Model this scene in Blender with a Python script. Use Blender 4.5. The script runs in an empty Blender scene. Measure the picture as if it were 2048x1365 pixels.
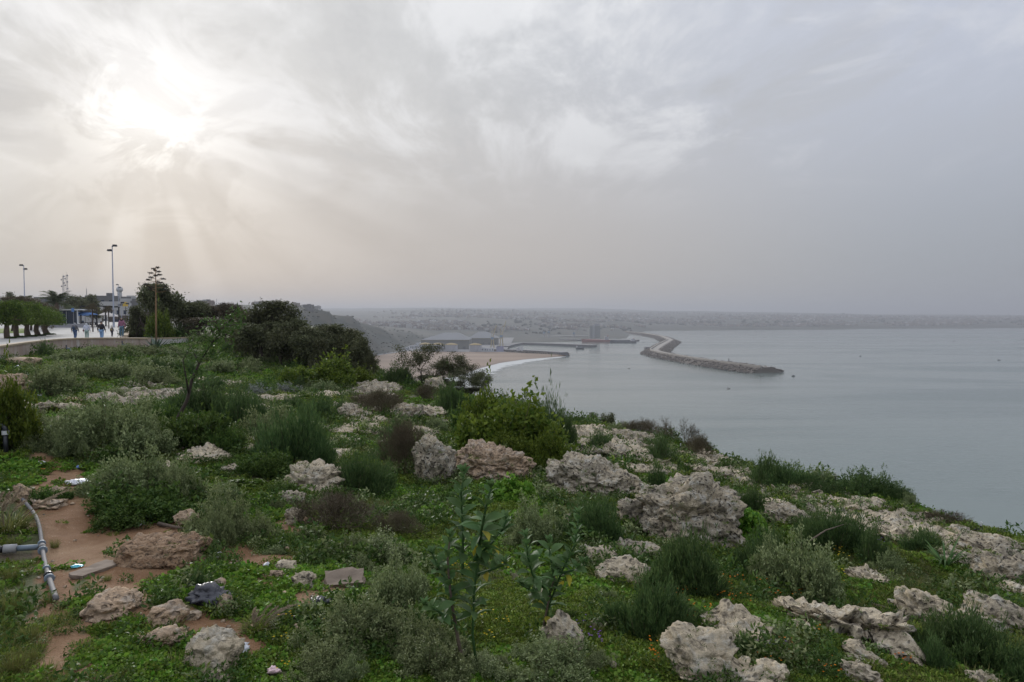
import bpy, bmesh, math, random
import numpy as np
from mathutils import Vector, Matrix, Euler

SC = bpy.context.scene
COL = SC.collection
R = math.radians

# ------------------------------------------------------------------ camera
F = 1365.0                      # focal length in photo pixels (24 mm on 36 mm, 2048 px wide)
HOR = 632.0                     # row of the eye-level horizon in the photo
PITCH = math.atan((682.5 - HOR) / F)
CZ = 100.0                      # eye height above the sea (cliff top)
cam_data = bpy.data.cameras.new("camera")
cam_data.lens = 24.0
cam_data.sensor_width = 36.0
cam_data.clip_start = 0.1
cam_data.clip_end = 120000
cam = bpy.data.objects.new("camera", cam_data)
COL.objects.link(cam)
cam.location = (0, 0, CZ)
cam.rotation_euler = (math.pi / 2 - PITCH, 0, 0)
SC.camera = cam

# ------------------------------------------------------------------ exposure
SC.view_settings.view_transform = 'Standard'
SC.view_settings.look = 'None'
SC.view_settings.exposure = 0.5
SC.view_settings.gamma = 1.0
SC.view_settings.use_curve_mapping = False
SC.cycles.max_bounces = 6
SC.cycles.diffuse_bounces = 3
SC.cycles.glossy_bounces = 2
SC.cycles.transmission_bounces = 4
SC.cycles.transparent_max_bounces = 8
SC.cycles.volume_bounces = 0
SC.cycles.use_denoising = True


def ray(px, py):
    """direction of a photo pixel, scaled so that its forward (Y) part is 1"""
    x, y, z = (px - 1024.0) / F, -(py - 682.5) / F, -1.0
    a = math.pi / 2 - PITCH
    Y = y * math.cos(a) - z * math.sin(a)
    Z = y * math.sin(a) + z * math.cos(a)
    return np.array([x / Y, 1.0, Z / Y])


def atd(px, py, d):
    """point on the pixel's line of sight at forward distance d"""
    return np.array([0, 0, CZ]) + ray(px, py) * d


def atz(px, py, z):
    """point on the pixel's line of sight at height z"""
    r = ray(px, py)
    return np.array([0, 0, CZ]) + r * ((z - CZ) / r[2])


# ------------------------------------------------------------------ node helper
def nd(nt, typ, ins=None, **props):
    n = nt.nodes.new(typ)
    for k, v in props.items():
        setattr(n, k, v)
    for k, v in (ins or {}).items():
        s = n.inputs[k]
        if isinstance(v, bpy.types.NodeSocket):
            nt.links.new(v, s)
        else:
            s.default_value = v
    return n


def mth(nt, op, a, b=None, c=None, clamp=False):
    n = nt.nodes.new('ShaderNodeMath')
    n.operation = op
    n.use_clamp = clamp
    for i, v in enumerate((a, b, c)):
        if v is None:
            continue
        if isinstance(v, bpy.types.NodeSocket):
            nt.links.new(v, n.inputs[i])
        else:
            n.inputs[i].default_value = v
    return n.outputs[0]


def mixc(nt, fac, a, b, blend='MIX'):
    n = nt.nodes.new('ShaderNodeMix')
    n.data_type = 'RGBA'
    n.blend_type = blend
    n.clamp_factor = True
    for k, v in ((0, fac), (6, a), (7, b)):
        if isinstance(v, bpy.types.NodeSocket):
            nt.links.new(v, n.inputs[k])
        elif k == 0:
            n.inputs[0].default_value = v
        else:
            n.inputs[k].default_value = (v[0], v[1], v[2], 1) if len(v) == 3 else v
    return n.outputs[2]


def smooth(nt, v, lo, hi, a=0.0, b=1.0):
    n = nt.nodes.new('ShaderNodeMapRange')
    n.interpolation_type = 'SMOOTHSTEP'
    n.inputs['From Min'].default_value = lo
    n.inputs['From Max'].default_value = hi
    n.inputs['To Min'].default_value = a
    n.inputs['To Max'].default_value = b
    nt.links.new(v, n.inputs['Value'])
    return n.outputs[0]


def noise(nt, vec, scale, detail=4, rough=0.55, dist=0.0):
    n = nd(nt, 'ShaderNodeTexNoise', {'Scale': scale, 'Detail': detail, 'Roughness': rough, 'Distortion': dist})
    if vec is not None:
        nt.links.new(vec, n.inputs['Vector'])
    return n.outputs['Fac']


# ------------------------------------------------------------------ sky
SUN_PX = (292, 246)
sd = ray(*SUN_PX)
sd = sd / np.linalg.norm(sd)
SUN_EL = math.asin(sd[2])
SUN_AZ = math.atan2(sd[0], sd[1])          # from +Y towards +X

world = bpy.data.worlds.new("World")
SC.world = world
world.use_nodes = True
wt = world.node_tree
wt.nodes.clear()
tc = nd(wt, 'ShaderNodeTexCoord')
V = nd(wt, 'ShaderNodeVectorMath', {0: tc.outputs['Generated']}, operation='NORMALIZE').outputs[0]
sx = nd(wt, 'ShaderNodeSeparateXYZ', {0: V})
el = mth(wt, 'MAXIMUM', sx.outputs['Z'], 0.0)
sky = nd(wt, 'ShaderNodeTexSky', sky_type='NISHITA', sun_disc=False, sun_elevation=SUN_EL,
         sun_rotation=SUN_AZ, altitude=50.0, air_density=1.0, dust_density=1.5, ozone_density=1.0)
# angle from the sun in degrees
dotv = nd(wt, 'ShaderNodeVectorMath', {0: V, 1: tuple(sd)}, operation='DOT_PRODUCT').outputs['Value']
ang = mth(wt, 'MULTIPLY', mth(wt, 'ARCCOSINE', mth(wt, 'MINIMUM', dotv, 0.99999)), 57.2958)
# cloud deck: directions projected to a high sheet
den = mth(wt, 'ADD', el, 0.16)
cx = mth(wt, 'DIVIDE', sx.outputs['X'], den)
cy = mth(wt, 'DIVIDE', sx.outputs['Y'], den)
P = nd(wt, 'ShaderNodeCombineXYZ', {0: cx, 1: cy, 2: 3.7}).outputs[0]
P1 = nd(wt, 'ShaderNodeMapping', {'Vector': P, 'Location': (2.35, 4.3, 0.0), 'Rotation': (0, 0, R(-38)), 'Scale': (1.15, 0.55, 1.0)}).outputs[0]
P2 = nd(wt, 'ShaderNodeMapping', {'Vector': P, 'Location': (7.1, 1.9, 5.0), 'Rotation': (0, 0, R(25)), 'Scale': (1.0, 0.8, 1.0)}).outputs[0]
n_big = noise(wt, P1, 0.75, 3, 0.5, 0.4)
n_mid = noise(wt, P1, 1.9, 12, 0.64, 0.45)
n_fine = noise(wt, P2, 2.2, 12, 0.66, 0.7)
cov = mth(wt, 'ADD', mth(wt, 'MULTIPLY', n_big, 0.42), mth(wt, 'MULTIPLY', n_mid, 0.58))
bright = smooth(wt, cov, 0.48, 0.58)                      # thin, lit cloud
dark = smooth(wt, cov, 0.50, 0.40)                        # thick, grey cloud bases
wisp = smooth(wt, n_fine, 0.52, 0.72)
# veil of overcast air by elevation
grad = smooth(wt, el, -0.02, 0.38)
low_c = mixc(wt, smooth(wt, ang, 22, 70), (0.40, 0.39, 0.375), (0.265, 0.285, 0.315))
warm = mth(wt, 'MULTIPLY', smooth(wt, ang, 60, 24), smooth(wt, sx.outputs['X'], -0.6, -0.2))
low_c = mixc(wt, mth(wt, 'MULTIPLY', warm, 0.75), low_c, (0.39, 0.335, 0.298))
high_c = mixc(wt, smooth(wt, ang, 15, 60), (0.515, 0.52, 0.525), (0.46, 0.49, 0.57))
veil = mixc(wt, grad, low_c, high_c)
# wide glow of the veiled sun
g_w = mth(wt, 'POWER', 2.718, mth(wt, 'MULTIPLY', ang, -1 / 10.0))
g_m = mth(wt, 'POWER', 2.718, mth(wt, 'MULTIPLY', mth(wt, 'POWER', mth(wt, 'DIVIDE', ang, 6.5), 2.0), -1))
g_c = mth(wt, 'POWER', 2.718, mth(wt, 'MULTIPLY', mth(wt, 'POWER', mth(wt, 'DIVIDE', ang, 2.7), 2.0), -1))
# beams fanning out of the gap in the cloud
s = Vector(sd)
su = s.cross(Vector((0, 0, 1))).normalized()
sv = su.cross(s).normalized()
du = nd(wt, 'ShaderNodeVectorMath', {0: V, 1: tuple(su)}, operation='DOT_PRODUCT').outputs['Value']
dv = nd(wt, 'ShaderNodeVectorMath', {0: V, 1: tuple(sv)}, operation='DOT_PRODUCT').outputs['Value']
phi = mth(wt, 'ARCTAN2', du, mth(wt, 'MULTIPLY', dv, -1))
bn = nd(wt, 'ShaderNodeTexNoise', {'W': mth(wt, 'ADD', mth(wt, 'MULTIPLY', phi, 2.4), 23.37), 'Scale': 0.75, 'Detail': 3, 'Roughness': 0.5}, noise_dimensions='1D').outputs['Fac']
beam = smooth(wt, bn, 0.35, 0.66, -1.0, 1.0)
beam_f = mth(wt, 'MULTIPLY', mth(wt, 'MULTIPLY', smooth(wt, ang, 3, 8), smooth(wt, ang, 26, 10)), smooth(wt, dv, 0.06, -0.04))
cl_gain = mth(wt, 'MULTIPLY', smooth(wt, el, 0.12, 0.30), smooth(wt, ang, 66, 36, 0.30, 1.0))                      # cloud relief dissolves into haze low down
c1 = mixc(wt, mth(wt, 'MULTIPLY', mth(wt, 'MULTIPLY', bright, cl_gain), 0.75), veil, (0.70, 0.705, 0.72))
c2 = mixc(wt, mth(wt, 'MULTIPLY', mth(wt, 'MULTIPLY', dark, cl_gain), 0.75), c1, (0.41, 0.415, 0.43))
c3 = mixc(wt, mth(wt, 'MULTIPLY', mth(wt, 'MULTIPLY', wisp, cl_gain), 0.6), c2, (0.72, 0.725, 0.74))
# gap in the clouds: dense scraps in front of the sun dim it
scr = smooth(wt, noise(wt, nd(wt, 'ShaderNodeMapping', {'Vector': V, 'Location': (0.47, 0.0, 0.31), 'Scale': (1, 1, 1.6)}).outputs[0], 9.0, 7, 0.62, 0.8), 0.42, 0.58)
glow = mth(wt, 'ADD', mth(wt, 'MULTIPLY', g_w, 0.12), mth(wt, 'ADD', mth(wt, 'MULTIPLY', g_m, 0.09), mth(wt, 'MULTIPLY', g_c, 0.34)))
glow = mth(wt, 'MULTIPLY', glow, mth(wt, 'ADD', 0.30, mth(wt, 'MULTIPLY', scr, 0.85)))
glow = mth(wt, 'ADD', glow, mth(wt, 'MULTIPLY', mth(wt, 'MULTIPLY', beam, beam_f), 0.05))
g3 = nd(wt, 'ShaderNodeCombineXYZ', {0: glow, 1: mth(wt, 'MULTIPLY', glow, 1.0), 2: mth(wt, 'MULTIPLY', glow, 0.985)}).outputs[0]
c4 = nd(wt, 'ShaderNodeVectorMath', {0: c3, 1: g3}, operation='ADD').outputs[0]
# clouds scaled to the physical brightness of the sky texture (background strength 0.1)
zen = smooth(wt, el, 0.30, 1.0, 8.6, 17.0)                # overcast sky grows brighter towards the zenith
cl10 = nd(wt, 'ShaderNodeVectorMath', {0: c4, 'Scale': zen}, operation='SCALE').outputs[0]
skyc = mixc(wt, 0.965, sky.outputs['Color'], cl10)
bg = nd(wt, 'ShaderNodeBackground', {'Color': skyc, 'Strength': 0.1})
wo = nd(wt, 'ShaderNodeOutputWorld', {'Surface': bg.outputs[0]})

# ------------------------------------------------------------------ sun behind cloud
sl = bpy.data.lights.new("sun", 'SUN')
sl.energy = 1.5
sl.angle = R(14)
sl.color = (1.0, 0.965, 0.92)
sun = bpy.data.objects.new("sun", sl)
COL.objects.link(sun)
sun.location = (-200, 300, 300)
sun.rotation_euler = Vector(sd).to_track_quat('Z', 'Y').to_euler()


# ------------------------------------------------------------------ numpy noise
def _h(ix, iy, iz, seed):
    h = (ix.astype(np.uint32) * np.uint32(374761393) + iy.astype(np.uint32) * np.uint32(668265263)
         + iz.astype(np.uint32) * np.uint32(2147483647) + np.uint32((seed * 974711 + 77) & 0xffffffff))
    h = (h ^ (h >> np.uint32(13))) * np.uint32(1274126177)
    h = h ^ (h >> np.uint32(16))
    return (h & np.uint32(0xffffff)).astype(np.float64) / 16777215.0


def vnoise(p, seed=0):
    p = np.asarray(p, float)
    i = np.floor(p).astype(np.int64)
    f = p - i
    f = f * f * (3 - 2 * f)
    out = 0
    for a in (0, 1):
        for b in (0, 1):
            for c in (0, 1):
                w = (f[:, 0] if a else 1 - f[:, 0]) * (f[:, 1] if b else 1 - f[:, 1]) * (f[:, 2] if c else 1 - f[:, 2])
                out = out + w * _h(i[:, 0] + a, i[:, 1] + b, i[:, 2] + c, seed)
    return out * 2 - 1


def fbm(p, octv=4, seed=0, gain=0.5):
    a, s, out = 1.0, 1.0, 0
    for k in range(octv):
        out = out + a * vnoise(np.asarray(p) * s + k * 17.3, seed + k)
        a *= gain
        s *= 2.03
    return out


def worley(p, seed=0):
    p = np.asarray(p, float)
    i = np.floor(p).astype(np.int64)
    best = np.full(len(p), 9.0)
    for a in (-1, 0, 1):
        for b in (-1, 0, 1):
            for c in (-1, 0, 1):
                j = i + np.array([a, b, c])
                q = np.stack([_h(j[:, 0], j[:, 1], j[:, 2], seed + k) for k in (1, 2, 3)], 1) + j
                best = np.minimum(best, ((q - p) ** 2).sum(1))
    return np.sqrt(best)


def worley2(p, seed=0):
    """distance to the cell border and the cell's own random value"""
    p = np.asarray(p, float)
    i = np.floor(p).astype(np.int64)
    f1 = np.full(len(p), 9.0)
    f2 = np.full(len(p), 9.0)
    val = np.zeros(len(p))
    for a in (-1, 0, 1):
        for b in (-1, 0, 1):
            for c in (-1, 0, 1):
                j = i + np.array([a, b, c])
                q = np.stack([_h(j[:, 0], j[:, 1], j[:, 2], seed + k) for k in (1, 2, 3)], 1) + j
                d = np.sqrt(((q - p) ** 2).sum(1))
                n1 = d < f1
                f2 = np.where(n1, f1, np.minimum(f2, d))
                val = np.where(n1, _h(j[:, 0], j[:, 1], j[:, 2], seed + 9), val)
                f1 = np.where(n1, d, f1)
    return f2 - f1, val


# ------------------------------------------------------------------ object helpers
def mesh_obj(name, verts, faces, mat=None, parent=None, smooth_=False, attr=None, mats=None, mat_idx=None):
    me = bpy.data.meshes.new(name)
    v = np.asarray(verts, dtype=np.float32)
    fa = faces if isinstance(faces, np.ndarray) else None
    if fa is not None:
        n, k = fa.shape
        me.vertices.add(len(v))
        me.vertices.foreach_set('co', v.ravel())
        me.loops.add(n * k)
        me.loops.foreach_set('vertex_index', fa.astype(np.int32).ravel())
        me.polygons.add(n)
        me.polygons.foreach_set('loop_start', np.arange(0, n * k, k, dtype=np.int32))
        me.polygons.foreach_set('loop_total', np.full(n, k, dtype=np.int32))
        me.update(calc_edges=True)
    else:
        me.from_pydata([tuple(x) for x in v.tolist()], [], [tuple(f) for f in faces])
        me.update()
    for an, av in (attr or {}).items():
        at = me.attributes.new(an, 'FLOAT', 'POINT')
        at.data.foreach_set('value', np.asarray(av, dtype=np.float32))
    for m in (mats or ([mat] if mat else [])):
        me.materials.append(m)
    if mat_idx is not None:
        me.polygons.foreach_set('material_index', np.asarray(mat_idx, dtype=np.int32))
    if smooth_:
        me.polygons.foreach_set('use_smooth', np.ones(len(me.polygons), dtype=bool))
    ob = bpy.data.objects.new(name, me)
    COL.objects.link(ob)
    if parent:
        ob.parent = parent
    return ob


def link_copy(src, parent=None, name=None):
    o = src.copy()
    COL.objects.link(o)
    o.parent = parent
    return o


def tag(o, label=None, cat=None, group=None, kind=None):
    if label:
        o['label'] = label
    if cat:
        o['category'] = cat
    if group:
        o['group'] = group
    if kind:
        o['kind'] = kind
    return o


def empty(name, loc=(0, 0, 0), rz=0.0, sc=1.0):
    o = bpy.data.objects.new(name, None)
    COL.objects.link(o)
    o.location = tuple(float(x) for x in loc)
    o.rotation_euler = (0, 0, rz)
    o.scale = (sc, sc, sc) if not hasattr(sc, '__len__') else sc
    o.empty_display_size = 0.1
    return o


class MB:
    """collects boxes, tubes and prisms for one mesh"""
    def __init__(self):
        self.v, self.f = [], []

    def add(self, vs, fs):
        k = len(self.v)
        self.v += [tuple(map(float, x)) for x in vs]
        self.f += [tuple(i + k for i in f) for f in fs]
        return self

    def box(self, c, s, rz=0.0, taper=1.0):
        cx_, cy_, cz_ = c
        hx, hy, hz = s[0] / 2, s[1] / 2, s[2] / 2
        co, si = math.cos(rz), math.sin(rz)
        vs = []
        for z, t in ((-hz, 1.0), (hz, taper)):
            for x, y in ((-hx, -hy), (hx, -hy), (hx, hy), (-hx, hy)):
                x *= t
                y *= t
                vs.append((cx_ + x * co - y * si, cy_ + x * si + y * co, cz_ + z))
        return self.add(vs, [(3, 2, 1, 0), (4, 5, 6, 7), (0, 1, 5, 4), (1, 2, 6, 5), (2, 3, 7, 6), (3, 0, 4, 7)])

    def tube(self, pts, rad, n=8, caps=True):
        pts = [Vector(p) for p in pts]
        rad = list(rad) if hasattr(rad, '__len__') else [rad] * len(pts)
        k = len(pts)
        vs, fs = [], []
        ref = Vector((0.31, 0.17, 0.93))
        for i, p in enumerate(pts):
            t = (pts[min(i + 1, k - 1)] - pts[max(i - 1, 0)]).normalized()
            u = t.cross(ref if abs(t.dot(ref)) < 0.95 else Vector((1, 0, 0))).normalized()
            w = t.cross(u)
            for j in range(n):
                a = 2 * math.pi * j / n
                vs.append(p + (u * math.cos(a) + w * math.sin(a)) * rad[i])
        for i in range(k - 1):
            for j in range(n):
                j2 = (j + 1) % n
                fs.append((i * n + j, i * n + j2, (i + 1) * n + j2, (i + 1) * n + j))
        if caps:
            fs.append(tuple(reversed(range(n))))
            fs.append(tuple((k - 1) * n + j for j in range(n)))
        return self.add(vs, fs)

    def lathe(self, prof, n=16, c=(0, 0, 0)):
        vs, fs = [], []
        for r, z in prof:
            for j in range(n):
                a = 2 * math.pi * j / n
                vs.append((c[0] + r * math.cos(a), c[1] + r * math.sin(a), c[2] + z))
        k = len(prof)
        for i in range(k - 1):
            for j in range(n):
                j2 = (j + 1) % n
                fs.append((i * n + j, i * n + j2, (i + 1) * n + j2, (i + 1) * n + j))
        fs.append(tuple(reversed(range(n))))
        fs.append(tuple((k - 1) * n + j for j in range(n)))
        return self.add(vs, fs)

    def build(self, name, mat, parent=None, smooth_=False):
        return mesh_obj(name, self.v, self.f, mat, parent, smooth_)


# ------------------------------------------------------------------ materials
MATS = {}


def new_mat(name):
    m = bpy.data.materials.new(name)
    m.use_nodes = True
    nt = m.node_tree
    nt.nodes.clear()
    out = nd(nt, 'ShaderNodeOutputMaterial')
    MATS[name] = m
    return m, nt, out


def pbsdf(nt, out, **ins):
    b = nd(nt, 'ShaderNodeBsdfPrincipled', {k.replace('_', ' '): v for k, v in ins.items()})
    nt.links.new(b.outputs[0], out.inputs['Surface'])
    return b


def c4(c):
    return (c[0], c[1], c[2], 1.0)


def simple(name, col, rough=0.6, metal=0.0, var=0.18, scale=6.0, bump=0.0):
    """a plain surface with some uneven colour and relief"""
    if name in MATS:
        return MATS[name]
    m, nt, out = new_mat(name)
    t = nd(nt, 'ShaderNodeTexCoord')
    n = noise(nt, t.outputs['Object'], scale, 5, 0.6)
    c = mixc(nt, n, tuple(x * (1 - var) for x in col), tuple(min(1, x * (1 + var)) for x in col))
    b = pbsdf(nt, out, Base_Color=c, Roughness=rough, Metallic=metal)
    if bump:
        bp = nd(nt, 'ShaderNodeBump', {'Strength': bump, 'Height': n, 'Distance': 0.02})
        nt.links.new(bp.outputs[0], b.inputs['Normal'])
    return m


def foliage_mat(name, ca, cb, transl=0.3, rough=0.55, tint=0.25):
    """leaves: colour from ca to cb by the leaf's own value v, a little by plant, some light through"""
    m, nt, out = new_mat(name)
    at = nd(nt, 'ShaderNodeAttribute', attribute_name='v')
    oi = nd(nt, 'ShaderNodeObjectInfo')
    c = mixc(nt, at.outputs['Fac'], ca, cb)
    hs = nd(nt, 'ShaderNodeHueSaturation', {'Color': c})
    nt.links.new(mth(nt, 'ADD', 1 - tint / 2, mth(nt, 'MULTIPLY', oi.outputs['Random'], tint)), hs.inputs['Value'])
    nt.links.new(mth(nt, 'ADD', 0.49, mth(nt, 'MULTIPLY', oi.outputs['Random'], 0.02)), hs.inputs['Hue'])
    b = nd(nt, 'ShaderNodeBsdfPrincipled', {'Base Color': hs.outputs[0], 'Roughness': rough})
    b.inputs['Specular IOR Level'].default_value = 0.18
    tr = nd(nt, 'ShaderNodeBsdfTranslucent', {'Color': hs.outputs[0]})
    mx = nd(nt, 'ShaderNodeMixShader', {0: transl, 1: b.outputs[0], 2: tr.outputs[0]})
    nt.links.new(mx.outputs[0], out.inputs['Surface'])
    return m
# ------------------------------------------------------------------ near ground: height function
CTRL_PX = [(60, 1340, 3.8), (85, 1100, 6.6), (0, 725, 41), (296, 697, 56), (720, 745, 46), (1000, 805, 32), (1150, 845, 25),
           (1400, 900, 19), (1600, 945, 15.5), (1800, 1000, 12.5), (2048, 1085, 9.5), (1024, 1365, 3.75), (2048, 1365, 4.5),
           (1024, 1100, 7.3), (1024, 980, 11.5), (600, 1000, 10), (1500, 1150, 7.4), (600, 850, 20), (300, 800, 24), (500, 740, 41),
           (400, 690, 60), (1800, 1150, 7.6), (1250, 960, 13), (60, 900, 12), (-300, 760, 28), (-400, 1000, 8)]
ctrl = [tuple(atd(*c)) for c in CTRL_PX] + [(0, 0, CZ - 1.72), (-6, 0, CZ - 1.7), (6, 0, CZ - 2.2), (0, -8, CZ - 1.6), (-8, -8, CZ - 1.6),
        (8, -8, CZ - 2.2), (-25, 100, CZ - 2.3), (-60, 100, CZ - 2.6), (-100, 60, CZ - 2.7), (-60, 160, CZ - 2.6), (20, 40, CZ - 4.6), (-40, 20, CZ - 2.3)]
ctrl = np.array(ctrl)


def _tps_u(r2):
    return 0.5 * r2 * np.log(r2 + 1e-9)


def _tps_fit(c):
    n = len(c)
    d2 = ((c[:, None, :2] - c[None, :, :2]) ** 2).sum(2)
    A = np.zeros((n + 3, n + 3))
    A[:n, :n] = _tps_u(d2) + np.eye(n) * 0.5
    A[:n, n] = 1
    A[:n, n + 1:] = c[:, :2]
    A[n, :n] = 1
    A[n + 1:, :n] = c[:, :2].T
    return np.linalg.solve(A, np.concatenate([c[:, 2], np.zeros(3)]))


TPSW = _tps_fit(ctrl)
EDGE = np.array([(16, -30), (14, -12), (11.5, 0), (9, 6), (7.1, 9.5), (7.1, 12.5), (6.5, 15.5), (5.2, 19), (2.3, 25), (-0.6, 32), (-5, 40),
                 (-10, 46), (-15, 62), (-24, 90), (-38, 140), (-70, 240)], float)


def edge_dist(X, Y):
    """signed distance to the cliff edge, positive on the seaward side"""
    best = np.full(X.shape, 1e9)
    sgn = np.ones(X.shape)
    for a, b in zip(EDGE[:-1], EDGE[1:]):
        dx, dy = b - a
        L2 = dx * dx + dy * dy
        t = np.clip(((X - a[0]) * dx + (Y - a[1]) * dy) / L2, 0, 1)
        ex, ey = X - (a[0] + t * dx), Y - (a[1] + t * dy)
        d = np.hypot(ex, ey)
        cr = dx * (Y - a[1]) - dy * (X - a[0])
        m = d < best
        best = np.where(m, d, best)
        sgn = np.where(m, np.where(cr < 0, 1.0, -1.0), sgn)
    return best * sgn


def ground(X, Y):
    X = np.atleast_1d(np.asarray(X, float))
    Y = np.atleast_1d(np.asarray(Y, float))
    sh = X.shape
    x, y = X.ravel(), Y.ravel()
    z = TPSW[-3] + TPSW[-2] * x + TPSW[-1] * y
    for w, c in zip(TPSW[:-3], ctrl):
        z = z + w * _tps_u((x - c[0]) ** 2 + (y - c[1]) ** 2)
    z = np.clip(z, CZ - 7, CZ - 1.5)
    p = np.stack([x, y, np.zeros_like(x)], 1)
    z = z + 0.10 * fbm(p * 0.45, 3, 5) + 0.022 * fbm(p * 3.1, 3, 9)
    s = edge_dist(x, y) + 0.8 * vnoise(p * 0.35, 31) + 0.25 * vnoise(p * 1.1, 33)
    fall = np.where(s > 0, s * 1.05 * s / (s + 1.2) + np.maximum(s - 6, 0) * 0.25, 0)
    return np.maximum(z - fall, -3.0).reshape(sh)


_T = np.concatenate([np.linspace(1.6, 12, 160), np.geomspace(12.08, 190, 240)])


def hit(px, py):
    """ground point seen at a photo pixel"""
    r = ray(px, py)
    z = ground(r[0] * _T, _T)
    below = (CZ + r[2] * _T) < z
    k = int(np.argmax(below))
    if not below.any():
        k = len(_T) - 1
    lo, hi = _T[max(k - 1, 0)], _T[k]
    for _ in range(12):
        m = 0.5 * (lo + hi)
        if CZ + r[2] * m < ground(r[0] * m, m)[0]:
            hi = m
        else:
            lo = m
    return np.array([r[0] * hi, hi, ground(r[0] * hi, hi)[0]])


# bare-earth patches, outlined on the ground
DIRT_PX = [[(64, 760), (84, 800), (115, 950), (165, 930), (215, 985), (390, 1045), (405, 1125), (330, 1160), (250, 1175), (180, 1150), (105, 1125), (62, 1040), (55, 985), (85, 940), (55, 800), (48, 762)],
           [(80, 1130), (165, 1150), (190, 1230), (205, 1375), (85, 1375), (70, 1240)],
           [(190, 1165), (330, 1158), (300, 1205), (430, 1230), (480, 1280), (330, 1290), (180, 1230)],
           [(430, 1095), (520, 1090), (595, 1100), (620, 1135), (700, 1148), (690, 1205), (600, 1210), (520, 1195), (440, 1150)],
           [(545, 1030), (620, 1040), (620, 1075), (560, 1078)],
           [(430, 1240), (560, 1270), (560, 1310), (450, 1300)],
           [(1960, 1095), (1930, 1125), (1950, 1150), (1985, 1120)],
           [(1490, 1270), (1640, 1290), (1600, 1310), (1480, 1290)]]
DIRT = [np.array([hit(*q)[:2] for q in poly]) for poly in DIRT_PX]


def in_poly(x, y, poly):
    inside = np.zeros(x.shape, bool)
    j = len(poly) - 1
    for i in range(len(poly)):
        xi, yi = poly[i]
        xj, yj = poly[j]
        c = ((yi > y) != (yj > y)) & (x < (xj - xi) * (y - yi) / (yj - yi + 1e-12) + xi)
        inside ^= c
        j = i
    return inside


def dirt_mask(x, y):
    p = np.stack([x, y, np.zeros_like(x)], 1)
    jx = x + 0.16 * vnoise(p * 2.1, 71) + 0.07 * vnoise(p * 6, 73)
    jy = y + 0.22 * vnoise(p * 2.1, 72) + 0.09 * vnoise(p * 6, 74)
    m = np.zeros(x.shape, bool)
    for d in DIRT:
        m |= in_poly(jx, jy, d)
    return m


def polar_sheet(az, rr, zf):
    A, Rr = np.meshgrid(az, rr)
    X, Y = Rr * np.sin(A), Rr * np.cos(A)
    Z = zf(X, Y)
    n, m = A.shape
    idx = np.arange(n * m).reshape(n, m)
    f = np.stack([idx[:-1, :-1], idx[:-1, 1:], idx[1:, 1:], idx[1:, :-1]], -1).reshape(-1, 4)
    return np.stack([X.ravel(), Y.ravel(), Z.ravel()], 1), f


m_ground, nt, out = new_mat('soil_and_moss')
geo = nd(nt, 'ShaderNodeNewGeometry')
pos = geo.outputs['Position']
da = nd(nt, 'ShaderNodeAttribute', attribute_name='dirt').outputs['Fac']
n1 = noise(nt, pos, 1.1, 6, 0.6)
n2 = noise(nt, pos, 9.0, 6, 0.65)
n3 = noise(nt, pos, 60.0, 4, 0.6)
soil = mixc(nt, mth(nt, 'ADD', mth(nt, 'MULTIPLY', n2, 0.6), mth(nt, 'MULTIPLY', n3, 0.4)), (0.135, 0.064, 0.026), (0.290, 0.155, 0.070))
soil = mixc(nt, smooth(nt, n1, 0.45, 0.68), soil, (0.30, 0.185, 0.098))
peb = nd(nt, 'ShaderNodeTexVoronoi', {'Vector': pos, 'Scale': 34.0, 'Randomness': 1.0})
soil = mixc(nt, mth(nt, 'MULTIPLY', smooth(nt, peb.outputs['Distance'], 0.22, 0.12), smooth(nt, n2, 0.48, 0.6)), soil, (0.36, 0.28, 0.21))
green = mixc(nt, n2, (0.040, 0.055, 0.016), (0.105, 0.115, 0.036))
green = mixc(nt, smooth(nt, n1, 0.52, 0.66), green, (0.085, 0.060, 0.036))
gc = mixc(nt, da, green, soil)
b = pbsdf(nt, out, Base_Color=gc, Roughness=0.95)
hh = mth(nt, 'ADD', mth(nt, 'MULTIPLY', n2, 0.7), mth(nt, 'MULTIPLY', n3, 0.6))
bp = nd(nt, 'ShaderNodeBump', {'Strength': 0.8, 'Distance': 0.06, 'Height': hh})
nt.links.new(bp.outputs[0], b.inputs['Normal'])

az = np.linspace(R(-100), R(100), 460)
rr = np.concatenate([[0.3, 0.8], np.geomspace(1.3, 170, 330)])
gv, gf = polar_sheet(az, rr, ground)
gd = dirt_mask(gv[:, 0], gv[:, 1]).astype(float)
ground_ob = mesh_obj('ground', gv, gf, m_ground, smooth_=True, attr={'dirt': gd})
tag(ground_ob, 'rocky green cliff-top ground with bare brown earth patches', kind='structure')

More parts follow.
